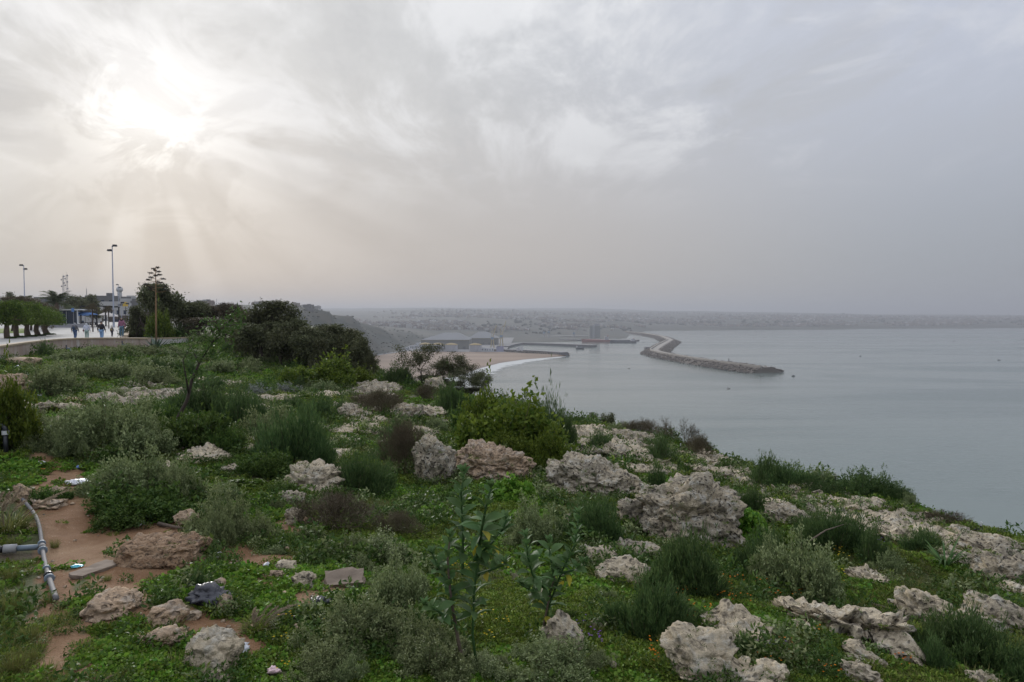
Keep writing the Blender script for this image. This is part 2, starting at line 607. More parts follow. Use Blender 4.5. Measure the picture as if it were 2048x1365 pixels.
# ------------------------------------------------------------------ far land: plateau, bay slopes, town hills
FAR = [(-1400, [(150, -5), (600, 2), (1400, 15), (4000, 40), (14000, 120), (34000, 150)]),
       (0, [(150, -6), (330, -2), (700, 10), (1400, 22), (4000, 45), (14000, 120), (34000, 150)]),
       (300, [(150, -8), (330, -3), (700, 8), (1400, 20), (4000, 45), (14000, 120), (34000, 150)]),
       (420, [(150, -10), (330, -5), (900, 6), (1400, 20), (4000, 40), (14000, 130), (34000, 150)]),
       (520, [(150, -40), (300, -60), (900, -50), (1250, 5), (1450, 20), (4000, 30), (14000, 140), (34000, 160)]),
       (600, [(150, -104), (900, -104), (1150, -60), (1420, 17), (1700, 15), (4000, 10), (14000, 140), (34000, 160)]),
       (660, [(150, -106), (1250, -106), (1400, -70), (1560, 4), (1750, 2), (4000, -20), (7000, 50), (14000, 150), (34000, 160)]),
       (705, [(150, -106), (1480, -106), (1600, -92), (1700, -60), (1830, -6), (2050, -8), (3500, -50), (7000, 40), (14000, 150), (34000, 160)]),
       (760, [(150, -106), (1600, -106), (1780, -99), (1950, -80), (2150, -36), (2500, -50), (4000, -50), (7000, 45), (14000, 160), (34000, 170)]),
       (820, [(150, -106), (1750, -106), (1950, -99), (2200, -97), (2450, -62), (3000, -66), (4200, -40), (7000, 55), (14000, 160), (34000, 170)]),
       (900, [(150, -106), (1800, -106), (1900, -98), (2400, -97), (2900, -88), (3400, -66), (4300, -35), (7000, 60), (14000, 160), (34000, 170)]),
       (1010, [(150, -106), (2380, -106), (2500, -97), (3000, -96), (3500, -72), (4400, -38), (7000, 45), (14000, 160), (34000, 170)]),
       (1130, [(150, -106), (2500, -106), (2650, -97), (3200, -96), (3700, -80), (4500, -45), (7000, 25), (14000, 150), (34000, 160)]),
       (1230, [(150, -106), (2900, -106), (3000, -97), (3600, -96), (4200, -78), (5000, -45), (7200, 12), (14000, 135), (34000, 150)]),
       (1300, [(150, -106), (4450, -106), (4600, -98), (4680, -88), (5300, -62), (7500, 4), (14000, 120), (34000, 140)]),
       (1500, [(150, -106), (4780, -106), (4880, -100), (4950, -84), (5600, -62), (7500, -6), (14000, 75), (34000, 100)]),
       (1750, [(150, -106), (5200, -106), (5300, -100), (5380, -84), (6200, -60), (8000, -12), (14000, 30), (34000, 60)]),
       (2048, [(150, -106), (5600, -106), (5690, -100), (5780, -86), (6600, -58), (8500, -16), (14000, 0), (34000, 20)]),
       (2600, [(150, -106), (6300, -106), (6400, -100), (6500, -86), (8000, -50), (14000, -10), (34000, 0)]),
       (3400, [(150, -106), (7000, -106), (7100, -100), (7300, -86), (9000, -50), (14000, -20), (34000, -10)])]


def far_z(X, Y):
    sh = X.shape
    x, y = X.ravel(), np.maximum(Y.ravel(), 1.0)
    px = 1024 + F * x / y
    d = y
    cols = np.array([c for c, _ in FAR], float)
    zs = np.stack([np.interp(d, [q[0] for q in t], [q[1] for q in t]) for _, t in FAR], 0)
    k = np.clip(np.searchsorted(cols, px) - 1, 0, len(cols) - 2)
    t = np.clip((px - cols[k]) / (cols[k + 1] - cols[k]), 0, 1)
    z = zs[k, np.arange(len(px))] * (1 - t) + zs[k + 1, np.arange(len(px))] * t
    p = np.stack([x, y, np.zeros_like(x)], 1)
    amp = np.clip((z + 97) / 40, 0, 1)
    z = z + amp * (4 * fbm(p / 230.0, 4, 41) * np.clip(d / 900, 0.05, 1.4) + np.clip(d / 4000 - 1, 0, 3) * 7 * fbm(p / 1500.0, 3, 47))
    return (CZ + z).reshape(sh)


m_far, nt, out = new_mat('scrub_hillside')
pos = nd(nt, 'ShaderNodeNewGeometry').outputs['Position']
a1 = noise(nt, pos, 0.02, 6, 0.62)
a2 = noise(nt, pos, 0.004, 4, 0.55)
fc = mixc(nt, smooth(nt, a1, 0.42, 0.60), (0.026, 0.033, 0.022), (0.062, 0.058, 0.042))
fc = mixc(nt, smooth(nt, a2, 0.50, 0.66), fc, (0.034, 0.040, 0.029))
pbsdf(nt, out, Base_Color=fc, Roughness=1.0)
px_cols = np.concatenate([np.linspace(-1400, 450, 50, endpoint=False), np.linspace(450, 1350, 170, endpoint=False), np.linspace(1350, 3400, 110)])
az = np.arctan((px_cols - 1024) / F)
rows = np.concatenate([np.geomspace(165, 1000, 40, endpoint=False), np.geomspace(1000, 6500, 190, endpoint=False), np.geomspace(6500, 20000, 45)])
D_, PX_ = np.meshgrid(rows, px_cols, indexing='ij')
fx, fy = (PX_ - 1024) / F * D_, D_
fz = far_z(fx, fy)
idx = np.arange(fx.size).reshape(fx.shape)
ff = np.stack([idx[:-1, :-1], idx[:-1, 1:], idx[1:, 1:], idx[1:, :-1]], -1).reshape(-1, 4)
fv = np.stack([fx.ravel(), fy.ravel(), fz.ravel()], 1)
ff = ff[(fv[ff, 2].max(1) > -4.5)]
far_ob = mesh_obj('far_land', fv, ff, m_far, smooth_=True)
tag(far_ob, 'hazy scrub slopes and low hills around the bay', kind='structure')

# ------------------------------------------------------------------ sea
m_sea, nt, out = new_mat('sea_water')
pos = nd(nt, 'ShaderNodeNewGeometry').outputs['Position']
mp = nd(nt, 'ShaderNodeMapping', {'Vector': pos, 'Rotation': (0, 0, R(12)), 'Scale': (0.35, 1.0, 1.0)}).outputs[0]
w1 = noise(nt, mp, 0.16, 5, 0.6, 0.3)
w2 = noise(nt, mp, 0.035, 3, 0.55, 0.3)
mp2 = nd(nt, 'ShaderNodeMapping', {'Vector': pos, 'Rotation': (0, 0, R(-8)), 'Scale': (0.25, 1.0, 1.0)}).outputs[0]
slick = noise(nt, mp2, 0.004, 5, 0.55, 1.2)
h = mth(nt, 'ADD', mth(nt, 'MULTIPLY', w1, 1.0), mth(nt, 'MULTIPLY', w2, 2.0))
bst = smooth(nt, slick, 0.40, 0.60, 0.08, 0.22)
bp = nd(nt, 'ShaderNodeBump', {'Strength': 0.2, 'Distance': 2.0, 'Height': h})
nt.links.new(bst, bp.inputs['Strength'])
shal = smooth(nt, slick, 0.35, 0.65)
wc = mixc(nt, shal, (0.145, 0.182, 0.162), (0.110, 0.145, 0.132))
b = pbsdf(nt, out, Base_Color=wc, Roughness=0.12, IOR=1.333)
nt.links.new(bp.outputs[0], b.inputs['Normal'])
nt.links.new(smooth(nt, slick, 0.40, 0.62, 0.10, 0.20), b.inputs['Roughness'])
S = 44000.0
sea = mesh_obj('sea', [(-S, -3000, 0), (S, -3000, 0), (S, 22000, 0), (-S, 22000, 0)], [(0, 1, 2, 3)], m_sea)
tag(sea, 'calm grey-green sea filling the bay', kind='structure')

# ------------------------------------------------------------------ haze
m_haze, nt, out = new_mat('haze_air')
pv = nd(nt, 'ShaderNodeVolumePrincipled', {'Color': (0.61, 0.635, 0.69, 1), 'Density': 0.00014, 'Anisotropy': 0.25})
nt.links.new(pv.outputs[0], out.inputs['Volume'])
HAZE_TOP = CZ + 260.0
haze = MB().box((0, 9000, (HAZE_TOP - 8) / 2), (90000, 27000, HAZE_TOP + 8)).build('haze', m_haze)
tag(haze, 'pale even haze over the bay and town', kind='stuff')
# ------------------------------------------------------------------ limestone
def rock_mat(name, ca, cb, cl, pit=0.6, sc=1.0):
    m, nt, out = new_mat(name)
    pos = nd(nt, 'ShaderNodeNewGeometry').outputs['Position']
    oi = nd(nt, 'ShaderNodeObjectInfo')
    a = noise(nt, pos, 1.7 * sc, 7, 0.62)
    bnz = noise(nt, pos, 7.0 * sc, 7, 0.68, 0.4)
    cnz = noise(nt, pos, 34.0 * sc, 5, 0.6)
    vo = nd(nt, 'ShaderNodeTexVoronoi', {'Vector': nd(nt, 'ShaderNodeVectorMath', {0: pos, 1: nd(nt, 'ShaderNodeVectorMath', {0: nd(nt, 'ShaderNodeTexNoise', {'Vector': pos, 'Scale': 9.0 * sc}).outputs['Color'], 'Scale': 0.18}, operation='SCALE').outputs[0]}, operation='ADD').outputs[0], 'Scale': 16.0 * sc, 'Randomness': 1.0})
    c = mixc(nt, smooth(nt, a, 0.38, 0.62), ca, cb)
    c = mixc(nt, mth(nt, 'MULTIPLY', smooth(nt, bnz, 0.50, 0.64), 0.8), c, cl)          # grey lichen
    c = mixc(nt, mth(nt, 'MULTIPLY', smooth(nt, bnz, 0.46, 0.36), 0.75), c, (0.085, 0.072, 0.058))   # dark crust
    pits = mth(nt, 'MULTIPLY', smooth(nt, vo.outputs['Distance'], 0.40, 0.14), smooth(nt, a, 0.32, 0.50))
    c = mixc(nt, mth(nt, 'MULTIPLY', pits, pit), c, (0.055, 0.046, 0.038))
    c = mixc(nt, mth(nt, 'MULTIPLY', smooth(nt, cnz, 0.42, 0.60), 0.5), c, tuple(x * 0.45 for x in ca))
    hs = nd(nt, 'ShaderNodeHueSaturation', {'Color': c})
    nt.links.new(mth(nt, 'ADD', 0.85, mth(nt, 'MULTIPLY', oi.outputs['Random'], 0.25)), hs.inputs['Value'])
    b = pbsdf(nt, out, Base_Color=hs.outputs[0], Roughness=0.95)
    h = mth(nt, 'ADD', mth(nt, 'MULTIPLY', bnz, 0.9), mth(nt, 'MULTIPLY', cnz, 0.35))
    h = mth(nt, 'SUBTRACT', h, mth(nt, 'MULTIPLY', pits, 0.5))
    bp = nd(nt, 'ShaderNodeBump', {'Strength': 1.0, 'Distance': 0.08, 'Height': h})
    nt.links.new(bp.outputs[0], b.inputs['Normal'])
    return m


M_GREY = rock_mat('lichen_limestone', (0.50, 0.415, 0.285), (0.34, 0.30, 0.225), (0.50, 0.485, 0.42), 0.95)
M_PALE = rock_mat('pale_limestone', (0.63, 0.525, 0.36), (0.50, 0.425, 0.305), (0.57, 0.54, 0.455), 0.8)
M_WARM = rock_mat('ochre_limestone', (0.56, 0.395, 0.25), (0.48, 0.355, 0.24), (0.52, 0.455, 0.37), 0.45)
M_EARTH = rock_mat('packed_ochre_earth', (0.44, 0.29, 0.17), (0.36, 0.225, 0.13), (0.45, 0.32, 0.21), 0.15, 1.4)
M_CONC = simple('weathered_concrete', (0.20, 0.155, 0.115), 0.9, var=0.3, scale=9, bump=0.6)
ROCK_MATS = {'g': M_GREY, 'p': M_PALE, 'w': M_WARM, 'e': M_EARTH}


def _ico(sub):
    bm = bmesh.new()
    bmesh.ops.create_icosphere(bm, subdivisions=sub, radius=1.0)
    v = np.array([x.co[:] for x in bm.verts])
    f = np.array([[x.index for x in q.verts] for q in bm.faces])
    bm.free()
    return v, f


ICO = {k: _ico(k) for k in (2, 3, 4, 5, 6)}
MOSSY = []          # rocks large enough to carry weeds
FOOT = []           # footprints: x, y, half width, half depth, top


def rock_mesh(a, b, c, seed, sub, box=0.75, rough=1.0, flat=False, lean=0.0, wedge=0.0):
    """weathered limestone: blocky cells, bedding grooves, solution pits; lean shifts the top back, wedge tips it sideways"""
    n, f = ICO[sub]
    q = np.sign(n) * np.abs(n) ** box
    s = np.array([a, b, c])
    off = seed * 7.31
    d = 1 + rough * (0.20 * fbm(n * 1.5 + off, 2, seed) + 0.10 * fbm(n * 3.4 + off, 3, seed + 5))
    p = q * d[:, None] * s
    size = (a * b * c) ** (1 / 3)
    # broken blocks with open joints between them
    sc_ = 1.5 / max(0.25, min(0.9, size))
    gap, val = worley2(p * np.array([1, 1, 1.7]) * sc_ + off + 0.25 * fbm(p * sc_ * 1.6 + off, 2, seed + 4)[:, None], seed + 2)
    blk = (val - 0.5) * 0.34 - 0.20 * np.exp(-(gap / 0.09) ** 2)
    # bedding
    lay = max(0.05, 0.32 * c)
    ph = p[:, 2] / lay + 0.6 * fbm(p * 1.3 / max(size, 0.2) + off, 2, seed + 6)
    bed = -0.10 * np.exp(-((ph - np.round(ph)) / 0.13) ** 2)
    amp = min(0.06, 0.16 * size)
    fr = 6.0 / max(0.5, min(1.5, size * 1.5))
    wl = worley(p * fr + off, seed + 2)
    fine = amp * (0.8 * fbm(p * fr * 1.3 + off, 4, seed + 11, 0.62) - 1.7 * np.clip(0.42 - wl, 0, 1))
    p = p + n * (rough * (size * (blk + bed) * (0.8 if flat else 0.55) + fine))[:, None]
    if flat:
        p[:, 2] = np.where(p[:, 2] > 0, p[:, 2] * (0.75 + 0.45 * fbm(np.c_[p[:, :2] * 3.5, p[:, :1] * 0] + off, 4, seed + 3, 0.6)), p[:, 2] * 3.0)
    t = np.clip((p[:, 2] + c) / (2 * c), 0, 2)
    p[:, 1] += lean * b * np.clip(t, 0, 1.2)
    p[:, 2] -= wedge * c * p[:, 0] / a * np.clip(t, 0, 1)
    return p, f


def hit_land(px_, py_, lim):
    # the ground at a pixel, or at the crest just below it where the pixel already looks past the cliff edge
    y = py_
    while True:
        g = hit(px_, y)
        if edge_dist(g[:1], g[1:2])[0] < 1.0 or y >= lim:
            return g
        y += 2.0


_rseed = [10]


def rock(x0, y0, x1, y1, mat='g', tall=0.0, label=None, group=None, name=None, rough=1.0, box=0.75, sub=None, yaw=None):
    """tall 1: a boulder seen against its own height; 0: a sheet of rock lying along the ground"""
    _rseed[0] += 1
    sd_ = _rseed[0]
    rng = random.Random(sd_)
    cx_ = 0.5 * (x0 + x1)
    if tall and x1 - x0 > 40:
        y0 += 0.14 * (y1 - y0)
    g1 = hit_land(cx_, y1, y1 + 60)
    wpx = x1 - x0
    if tall > 0:
        d = g1[1]
        hgt = (y1 - y0) * d / F
        half_b = 0.5 * wpx * d / F * (0.75 + 0.2 * rng.random())
        half_b = min(half_b, 1.3 * hgt + 0.02)
        cy = d + half_b * 0.85
        half_a = 0.5 * wpx * (cy / F)
        top = CZ + ray(cx_, y0)[2] * (cy - 0.15 * half_b)
        xx = ray(cx_, y1)[0] * cy
        gz = ground(xx, cy)[0]
        half_c = max(0.006, 0.5 * (top - gz)) * 1.18
        cz = gz + half_c * 0.58
    else:
        g0 = hit_land(cx_, y0, y1)
        ly = max(g0[1] - g1[1], 0.12)
        cy = 0.5 * (g0[1] + g1[1])
        half_a = 0.5 * wpx * cy / F
        half_b = max(0.5 * ly, 0.18 * half_a)
        half_b = min(half_b, 2.6 * half_a)
        cy = g1[1] + half_b
        xx = ray(cx_, y1)[0] * cy
        gz = ground(xx, cy)[0]
        half_c = 0.06 + 0.14 * min(half_a, half_b)
        cz = gz + half_c * 0.12
    if sub is None:
        sub = 6 if wpx > 150 and tall else 5 if wpx > 42 else 4 if wpx > 16 else 3
    p, f = rock_mesh(half_a * 1.0, half_b, half_c, sd_, sub, box=box, rough=rough * (1.0 if tall else 1.2), flat=not tall, lean=0.45 if tall else 0.0, wedge=rng.uniform(-0.1, 0.45) if tall else 0.0)
    nm = name or ('boulder' if tall else 'limestone_outcrop')
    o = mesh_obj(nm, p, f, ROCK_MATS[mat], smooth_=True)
    if not tall:                                  # drape along the slope
        e = 0.3
        sx_ = (ground(xx + e, cy)[0] - ground(xx - e, cy)[0]) / (2 * e)
        sy_ = (ground(xx, cy + e)[0] - ground(xx, cy - e)[0]) / (2 * e)
        sx_, sy_ = max(-0.5, min(0.5, sx_)), max(-0.5, min(0.5, sy_))
        o.rotation_euler = (math.atan(sy_), -math.atan(sx_), 0)
    o.location = (xx, cy, cz)
    if yaw:
        o.rotation_euler[2] = yaw
    if label is None:
        if tall:
            label, group = {'g': ('small grey pitted limestone boulder sitting among green shrubs', 'grey boulders among the shrubs'),
                            'p': ('small pale limestone boulder lying among low green herbs', 'pale boulders among the herbs'),
                            'w': ('loose ochre stone lying on the bare brown earth', 'loose ochre stones on bare earth'),
                            'e': ('loose ochre stone lying on the bare brown earth', 'loose ochre stones on bare earth')}[mat]
        else:
            label, group = {'g': ('flat grey pitted limestone outcrop level with the surrounding weeds', 'flat grey limestone outcrops'),
                            'p': ('flat pale limestone outcrop showing through green weeds', 'flat pale limestone outcrops'),
                            'w': ('flat ochre stone sunk in the bare earth beside weeds', 'flat ochre stones'),
                            'e': ('flat ochre stone sunk in the bare earth beside weeds', 'flat ochre stones')}[mat]
    tag(o, label, 'boulder' if tall else 'rock', group)
    FOOT.append((xx, cy, half_a, half_b, cz + half_c))
    if wpx > 28:
        MOSSY.append((o, tall))
    return o


# boulders and ledges, each from its outline in the photograph: x0, y0, x1, y1, material, tall, label
BOULDERS = [
    (828, 868, 908, 970, 'g', 1, 'squarish grey pitted boulder with dry twigs piled against its side'),
    (915, 886, 1066, 966, 'w', 1, 'large rust-stained boulder under the big dense green bush'),
    (1101, 909, 1262, 996, 'g', 1, 'broad grey limestone ledge with a small dark hollow at its foot'),
    (1205, 938, 1290, 1002, 'g', 1, 'slanting grey rock wedged beside the largest boulder'),
    (1285, 942, 1475, 1098, 'g', 1, 'largest lichen-grey boulder with green plants in its cracks'),
    (1236, 992, 1306, 1062, 'g', 1, 'dark pitted rock leaning on the largest boulder'),
    (1432, 978, 1496, 1014, 'g', 1, 'low grey rock shoulder above the bright ivy patch'),
    (1535, 1004, 1614, 1056, 'g', 1, 'dark rounded boulder beside the bright ivy patch'),
    (1361, 1062, 1436, 1100, 'g', 1, 'pitted rock foot jutting out below the largest boulder'),
    (1259, 968, 1285, 996, 'e', 1, 'rust-red stone lodged in the cleft between grey boulders'),
    (572, 924, 690, 992, 'p', 1, 'pale boulder with a white chalky face among dark bushes'),
    (772, 805, 846, 843, 'g', 1, 'grey rounded boulder next to a pinkish boulder'),
    (836, 811, 892, 843, 'p', 1, 'pinkish boulder beside a grey rounded one below the cliff trees'),
    (812, 855, 874, 878, 'p', 1, 'small pinkish boulder just behind the squarish grey boulder'),
    (676, 806, 735, 843, 'g', 1, 'grey rock hump half hidden by a brown dry bush'),
    (-40, 744, 48, 797, 'w', 1, 'large rounded boulder beside the earth path below the wall'),
    (168, 1185, 277, 1246, 'w', 1, 'rounded ochre boulder on bare earth beside the end of the pipe'),
    (299, 1205, 371, 1259, 'w', 1, 'split ochre stone between the rounded boulder and the black bag'),
    (431, 1194, 467, 1229, 'w', 1, 'brown stone lying against the black plastic bag'),
    (366, 1258, 476, 1352, 'p', 1, 'jagged pale rock with lichen spots beside the crumpled white bag'),
    (349, 1014, 393, 1056, 'w', 1, 'ochre stone on top of the cut earth bank'),
    (240, 1076, 394, 1140, 'e', 1, 'crumbling cut bank of packed ochre earth'),
    (1088, 1228, 1166, 1316, 'p', 1, 'pale upright rock between tall broad-leaved plants with purple flowers'),
    (1128, 1028, 1157, 1060, 'p', 1, 'pale stone peeping out behind a grey-green shrub'),
    (1086, 977, 1116, 999, 'g', 1, 'small grey stone at the edge of the creeper carpet'),
    (1225, 862, 1326, 892, 'g', 1, 'brown-grey rock block on the crest beside bare twigs'),
    (1958, 1100, 2075, 1176, 'g', 1, 'dark pitted boulder at the seaward end of the ledge'),
    (1930, 1074, 2070, 1120, 'g', 1, 'rock shelf capping the crest behind the dark pitted boulder'),
    (1938, 1206, 2075, 1270, 'g', 1, 'smooth grey rock hump above the feathery green bush'),
    (1810, 1183, 1909, 1258, 'p', 1, 'curving pale rock rib between trampled grass and dead sticks'),
    (1338, 1262, 1482, 1372, 'p', 1, 'big pale front rock with hollows holding weeds'),
    (1512, 1326, 1578, 1375, 'p', 1, 'knobbly pale rock joined to the big pale front rock'),
    (1165, 1097, 1248, 1130, 'p', 1, 'pale rock bench beside a mossy green cushion'),
    (1235, 1086, 1324, 1124, 'g', 1, 'grey-topped rock behind a mossy green cushion'),
    (1200, 1122, 1300, 1176, 'p', 1, 'broad pale rock lying in front of the mossy cushion'),
    (551, 1122, 589, 1146, 'p', 1, 'two-humped pale stone on the bare earth'),
    (580, 1142, 630, 1175, 'p', 1, 'broken pale stone beside the concrete slab'),
    (569, 1018, 607, 1051, 'p', 1, 'pointed pale slab standing out of a brown earth heap'),
    (553, 980, 607, 1013, 'g', 1, 'tilted grey slab below the white-faced boulder'),
    (850, 754, 890, 788, 'g', 1, 'grey outcrop block at the foot of the cliff-edge trees'),
    (128, 795, 160, 812, 'w', 1, 'squared brown stone beside the flat outcrop by the path'),
    (1943, 1345, 2000, 1380, 'p', 1, 'pale stone under the feathery green bush'),
]
for bx0, by0, bx1, by1, bm_, bt, lb in BOULDERS:
    if 'cut bank' in lb:
        rock(bx0, by0, bx1, by1, bm_, bt, lb, name='earth_bank', box=0.5, rough=0.6)
    else:
        rock(bx0, by0, bx1, by1, bm_, bt, lb)
FLATS = [
    (212, 760, 358, 820, 'g', 'wide karst-pitted grey outcrop behind the leaning sapling'),
    (278, 758, 352, 782, 'g', 'raised back lip of the wide karst-pitted outcrop'),
    (72, 812, 186, 835, 'p', 'long cracked pale slab beside the earth path'),
    (1676, 1030, 1866, 1100, 'p', 'broadest pale rock pavement along the seaward crest'),
    (1570, 1211, 1752, 1296, 'p', 'long diagonal pale slab crossing the orange flowers'),
    (1416, 1241, 1540, 1298, 'p', 'narrow diagonal pale slab behind the big pale front rock'),
    (1340, 1328, 1560, 1385, 'p', 'low pale rock sheet spreading before the big pale front rock'),
    (273, 1268, 372, 1302, 'w', 'flat ochre slab behind the jagged lichen-spotted rock'),
    (362, 905, 449, 933, 'p', 'reddish pale rock in front of the leaning sapling'),
    (1130, 842, 1232, 890, 'p', 'stony pale slope at the crest beside small round-topped bushes'),
    (1165, 886, 1326, 928, 'p', 'broken pale rock terrace above the broad grey ledge'),
    (1368, 905, 1470, 934, 'p', 'pale crest rock behind the largest boulder'),
    (83, 783, 128, 797, 'w', None), (94, 841, 148, 856, 'p', None), (398, 758, 440, 767, 'p', None), (445, 762, 490, 778, 'g', None),
    (149, 750, 182, 764, 'w', None), (447, 931, 512, 949, 'p', None), (84, 983, 117, 1004, 'w', None), (70, 1004, 129, 1022, 'w', None),
    (281, 819, 317, 848, 'p', None), (519, 793, 600, 813, 'p', None), (505, 812, 558, 828, 'p', None), (512, 823, 540, 834, 'p', None),
    (692, 779, 794, 799, 'g', None), (705, 795, 794, 809, 'g', None), (604, 835, 637, 858, 'p', None), (699, 841, 780, 853, 'p', None),
    (682, 855, 764, 872, 'p', None), (660, 873, 714, 892, 'p', None), (653, 904, 700, 924, 'p', None), (861, 840, 908, 853, 'g', None),
    (790, 874, 833, 888, 'p', None), (863, 789, 893, 804, 'g', None), (1376, 937, 1468, 964, 'p', None), (1445, 956, 1508, 980, 'p', None),
    (1503, 965, 1625, 997, 'p', None), (1618, 992, 1704, 1028, 'p', None), (1707, 1003, 1780, 1024, 'p', None), (1750, 1027, 1880, 1058, 'p', None),
    (1872, 1056, 1962, 1086, 'g', None), (1698, 1138, 1765, 1172, 'p', None), (1672, 986, 1707, 1000, 'p', None), (1583, 1238, 1626, 1269, 'p', None),
    (1997, 1175, 2070, 1196, 'p', None), (1680, 1341, 1760, 1372, 'p', None), (440, 703, 456, 713, 'p', None), (501, 707, 524, 719, 'p', None),
    (757, 762, 775, 779, 'g', None), (560, 838, 600, 850, 'p', None), (620, 790, 680, 800, 'p', None), (740, 860, 800, 872, 'p', None),
    (1290, 925, 1360, 945, 'p', None), (1690, 1308, 1755, 1328, 'p', None), (455, 880, 500, 895, 'p', None), (560, 745, 600, 752, 'p', None)]
for fx0, fy0, fx1, fy1, fm, lb in FLATS:
    rock(fx0, fy0, fx1, fy1, fm, 0, lb)
rng = random.Random(515)                           # more broken ledges along the crest and the middle of the slope
CREST = [(1130, 848), (1330, 905), (1500, 955), (1640, 990), (1800, 1040), (1960, 1095), (2050, 1120)]
for _ in range(38):
    px_ = rng.uniform(1140, 2030)
    py_ = float(np.interp(px_, [c[0] for c in CREST], [c[1] for c in CREST])) + rng.uniform(4, 62)
    w_ = rng.uniform(36, 105)
    rock(px_ - w_ / 2, py_ - w_ * rng.uniform(0.16, 0.28), px_ + w_ / 2, py_, rng.choice('ppg'), 0)
for _ in range(26):
    px_, py_ = rng.uniform(440, 900), rng.uniform(775, 905)
    w_ = rng.uniform(26, 70)
    rock(px_ - w_ / 2, py_ - w_ * rng.uniform(0.14, 0.24), px_ + w_ / 2, py_, rng.choice('ppg'), 0)
STONES = [(322, 929, 356, 972, 'p'), (326, 866, 361, 902, 'w'), (143, 808, 162, 819, 'w'), (254, 836, 268, 851, 'w'), (428, 1159, 450, 1178, 'w'),
          (460, 1263, 475, 1280, 'w'), (372, 1226, 400, 1242, 'w'), (538, 1143, 568, 1157, 'w'), (583, 1251, 602, 1264, 'w'), (1776, 1200, 1796, 1216, 'g'),
          (1182, 1243, 1222, 1264, 'g'), (1217, 1323, 1235, 1340, 'p'), (1066, 1180, 1095, 1197, 'p'), (1640, 973, 1660, 990, 'w'), (406, 1343, 458, 1385, 'p'),
          (563, 1184, 578, 1196, 'w'), (570, 1095, 583, 1106, 'w'), (610, 1208, 626, 1219, 'w'), (500, 1250, 513, 1260, 'w'), (540, 1060, 552, 1068, 'w'),
          (25, 970, 62, 1006, 'w'), (1418, 1170, 1432, 1184, 'p'), (1755, 1322, 1775, 1336, 'p')]
for q in STONES:
    rock(*q, 1)
rng = random.Random(77)
for _ in range(130):                                # pebbles strewn on the bare earth
    poly = DIRT_PX[rng.choice([0, 0, 1, 2, 2, 3, 3])]
    a_, b_ = rng.choice(poly), rng.choice(poly)
    t = rng.random()
    px_, py_ = a_[0] + (b_[0] - a_[0]) * t, a_[1] + (b_[1] - a_[1]) * t
    if py_ < 960 or py_ > 1360:
        continue
    w_ = rng.uniform(3, 9)
    o = rock(px_ - w_ / 2, py_ - w_ * 0.6, px_ + w_ / 2, py_, rng.choice('wwp'), 1, 'little stone chip strewn on the bare brown earth', 'stone chips on bare earth', 'stone_chip')
    o['category'] = 'stone'

# squared block of rubble against the wall
o = rock(16, 712, 68, 736, 'w', 1, 'squared brown rubble block against the foot of the plaza wall', box=0.28, rough=0.22)

# concrete slabs
def slab(px_, py_, sx_, sy_, sz_, rz, label, tilt=(0, 0), z_=0.3):
    g = hit(px_, py_)
    bm = bmesh.new()
    bmesh.ops.create_cube(bm, size=1.0)
    bmesh.ops.scale(bm, vec=(sx_, sy_, sz_), verts=bm.verts)
    bmesh.ops.subdivide_edges(bm, edges=bm.edges[:], cuts=5, use_grid_fill=True)
    v = np.array([x.co[:] for x in bm.verts])
    k = 0.03 * fbm(v * 9 + px_, 3, int(px_), 0.6)
    for x, dd in zip(bm.verts, k):
        x.co += x.co.normalized() * dd
    me = bpy.data.meshes.new('concrete_slab')
    bm.to_mesh(me)
    bm.free()
    me.materials.append(M_CONC)
    ob = bpy.data.objects.new('concrete_slab', me)
    COL.objects.link(ob)
    ob.location = (g[0], g[1], g[2] + sz_ * z_)
    ob.rotation_euler = (tilt[0], tilt[1], rz)
    FOOT.append((g[0], g[1], sx_ / 2, sy_ / 2, g[2] + 0.3))
    return tag(ob, label, 'slab')


slab(690, 1172, 0.30, 0.20, 0.10, R(14), 'broken flat concrete slab half under a grey-green shrub', (R(12), 0))
slab(190, 1140, 0.17, 0.34, 0.03, R(-22), 'thin grey concrete patch set in the bare earth', z_=0.2)
# ------------------------------------------------------------------ leaf geometry
def unit(a):
    return a / (np.linalg.norm(a, axis=-1, keepdims=True) + 1e-9)


def leaf_quads(P, D, L, W, v, rng, fold=0.25):
    """kite-shaped leaves: base, side, tip, side"""
    n = len(P)
    D = unit(D)
    rnd = unit(rng.normal(size=(n, 3)) + np.array([0, 0, 0.8]))
    S = unit(np.cross(D, rnd))
    U = np.cross(S, D)
    L = np.broadcast_to(L, (n,))[:, None]
    W = np.broadcast_to(W, (n,))[:, None]
    mid = P + D * L * 0.45
    vs = np.stack([P, mid + S * W / 2 + U * W * fold, P + D * L - U * W * fold * 0.6, mid - S * W / 2 + U * W * fold], 1).reshape(-1, 3)
    f = np.arange(4 * n).reshape(n, 4)
    return vs, f, np.repeat(v, 4)


def blade_strips(P, D, L, W, v, rng, droop=0.5, seg=3):
    """narrow bent blades of seg quads"""
    n = len(P)
    D = unit(D)
    side = unit(np.cross(D, np.array([0, 0, 1.0]) + rng.normal(size=(n, 3)) * 0.3))
    L = np.broadcast_to(L, (n,))[:, None]
    W = np.broadcast_to(W, (n,))[:, None]
    rows = []
    for k in range(seg + 1):
        t = k / seg
        c = P + D * L * t + np.array([0, 0, -1.0]) * L * droop * t * t
        w = W * (1 - t) ** 0.7 / 2
        rows.append(c + side * w)
        rows.append(c - side * w)
    vs = np.stack(rows, 1).reshape(-1, 3)
    k = 2 * (seg + 1)
    base = (np.arange(n) * k)[:, None]
    fs = np.concatenate([base + np.array([[2 * j, 2 * j + 1, 2 * j + 3, 2 * j + 2]]) for j in range(seg)], 0)
    return vs, fs, np.repeat(v, k)


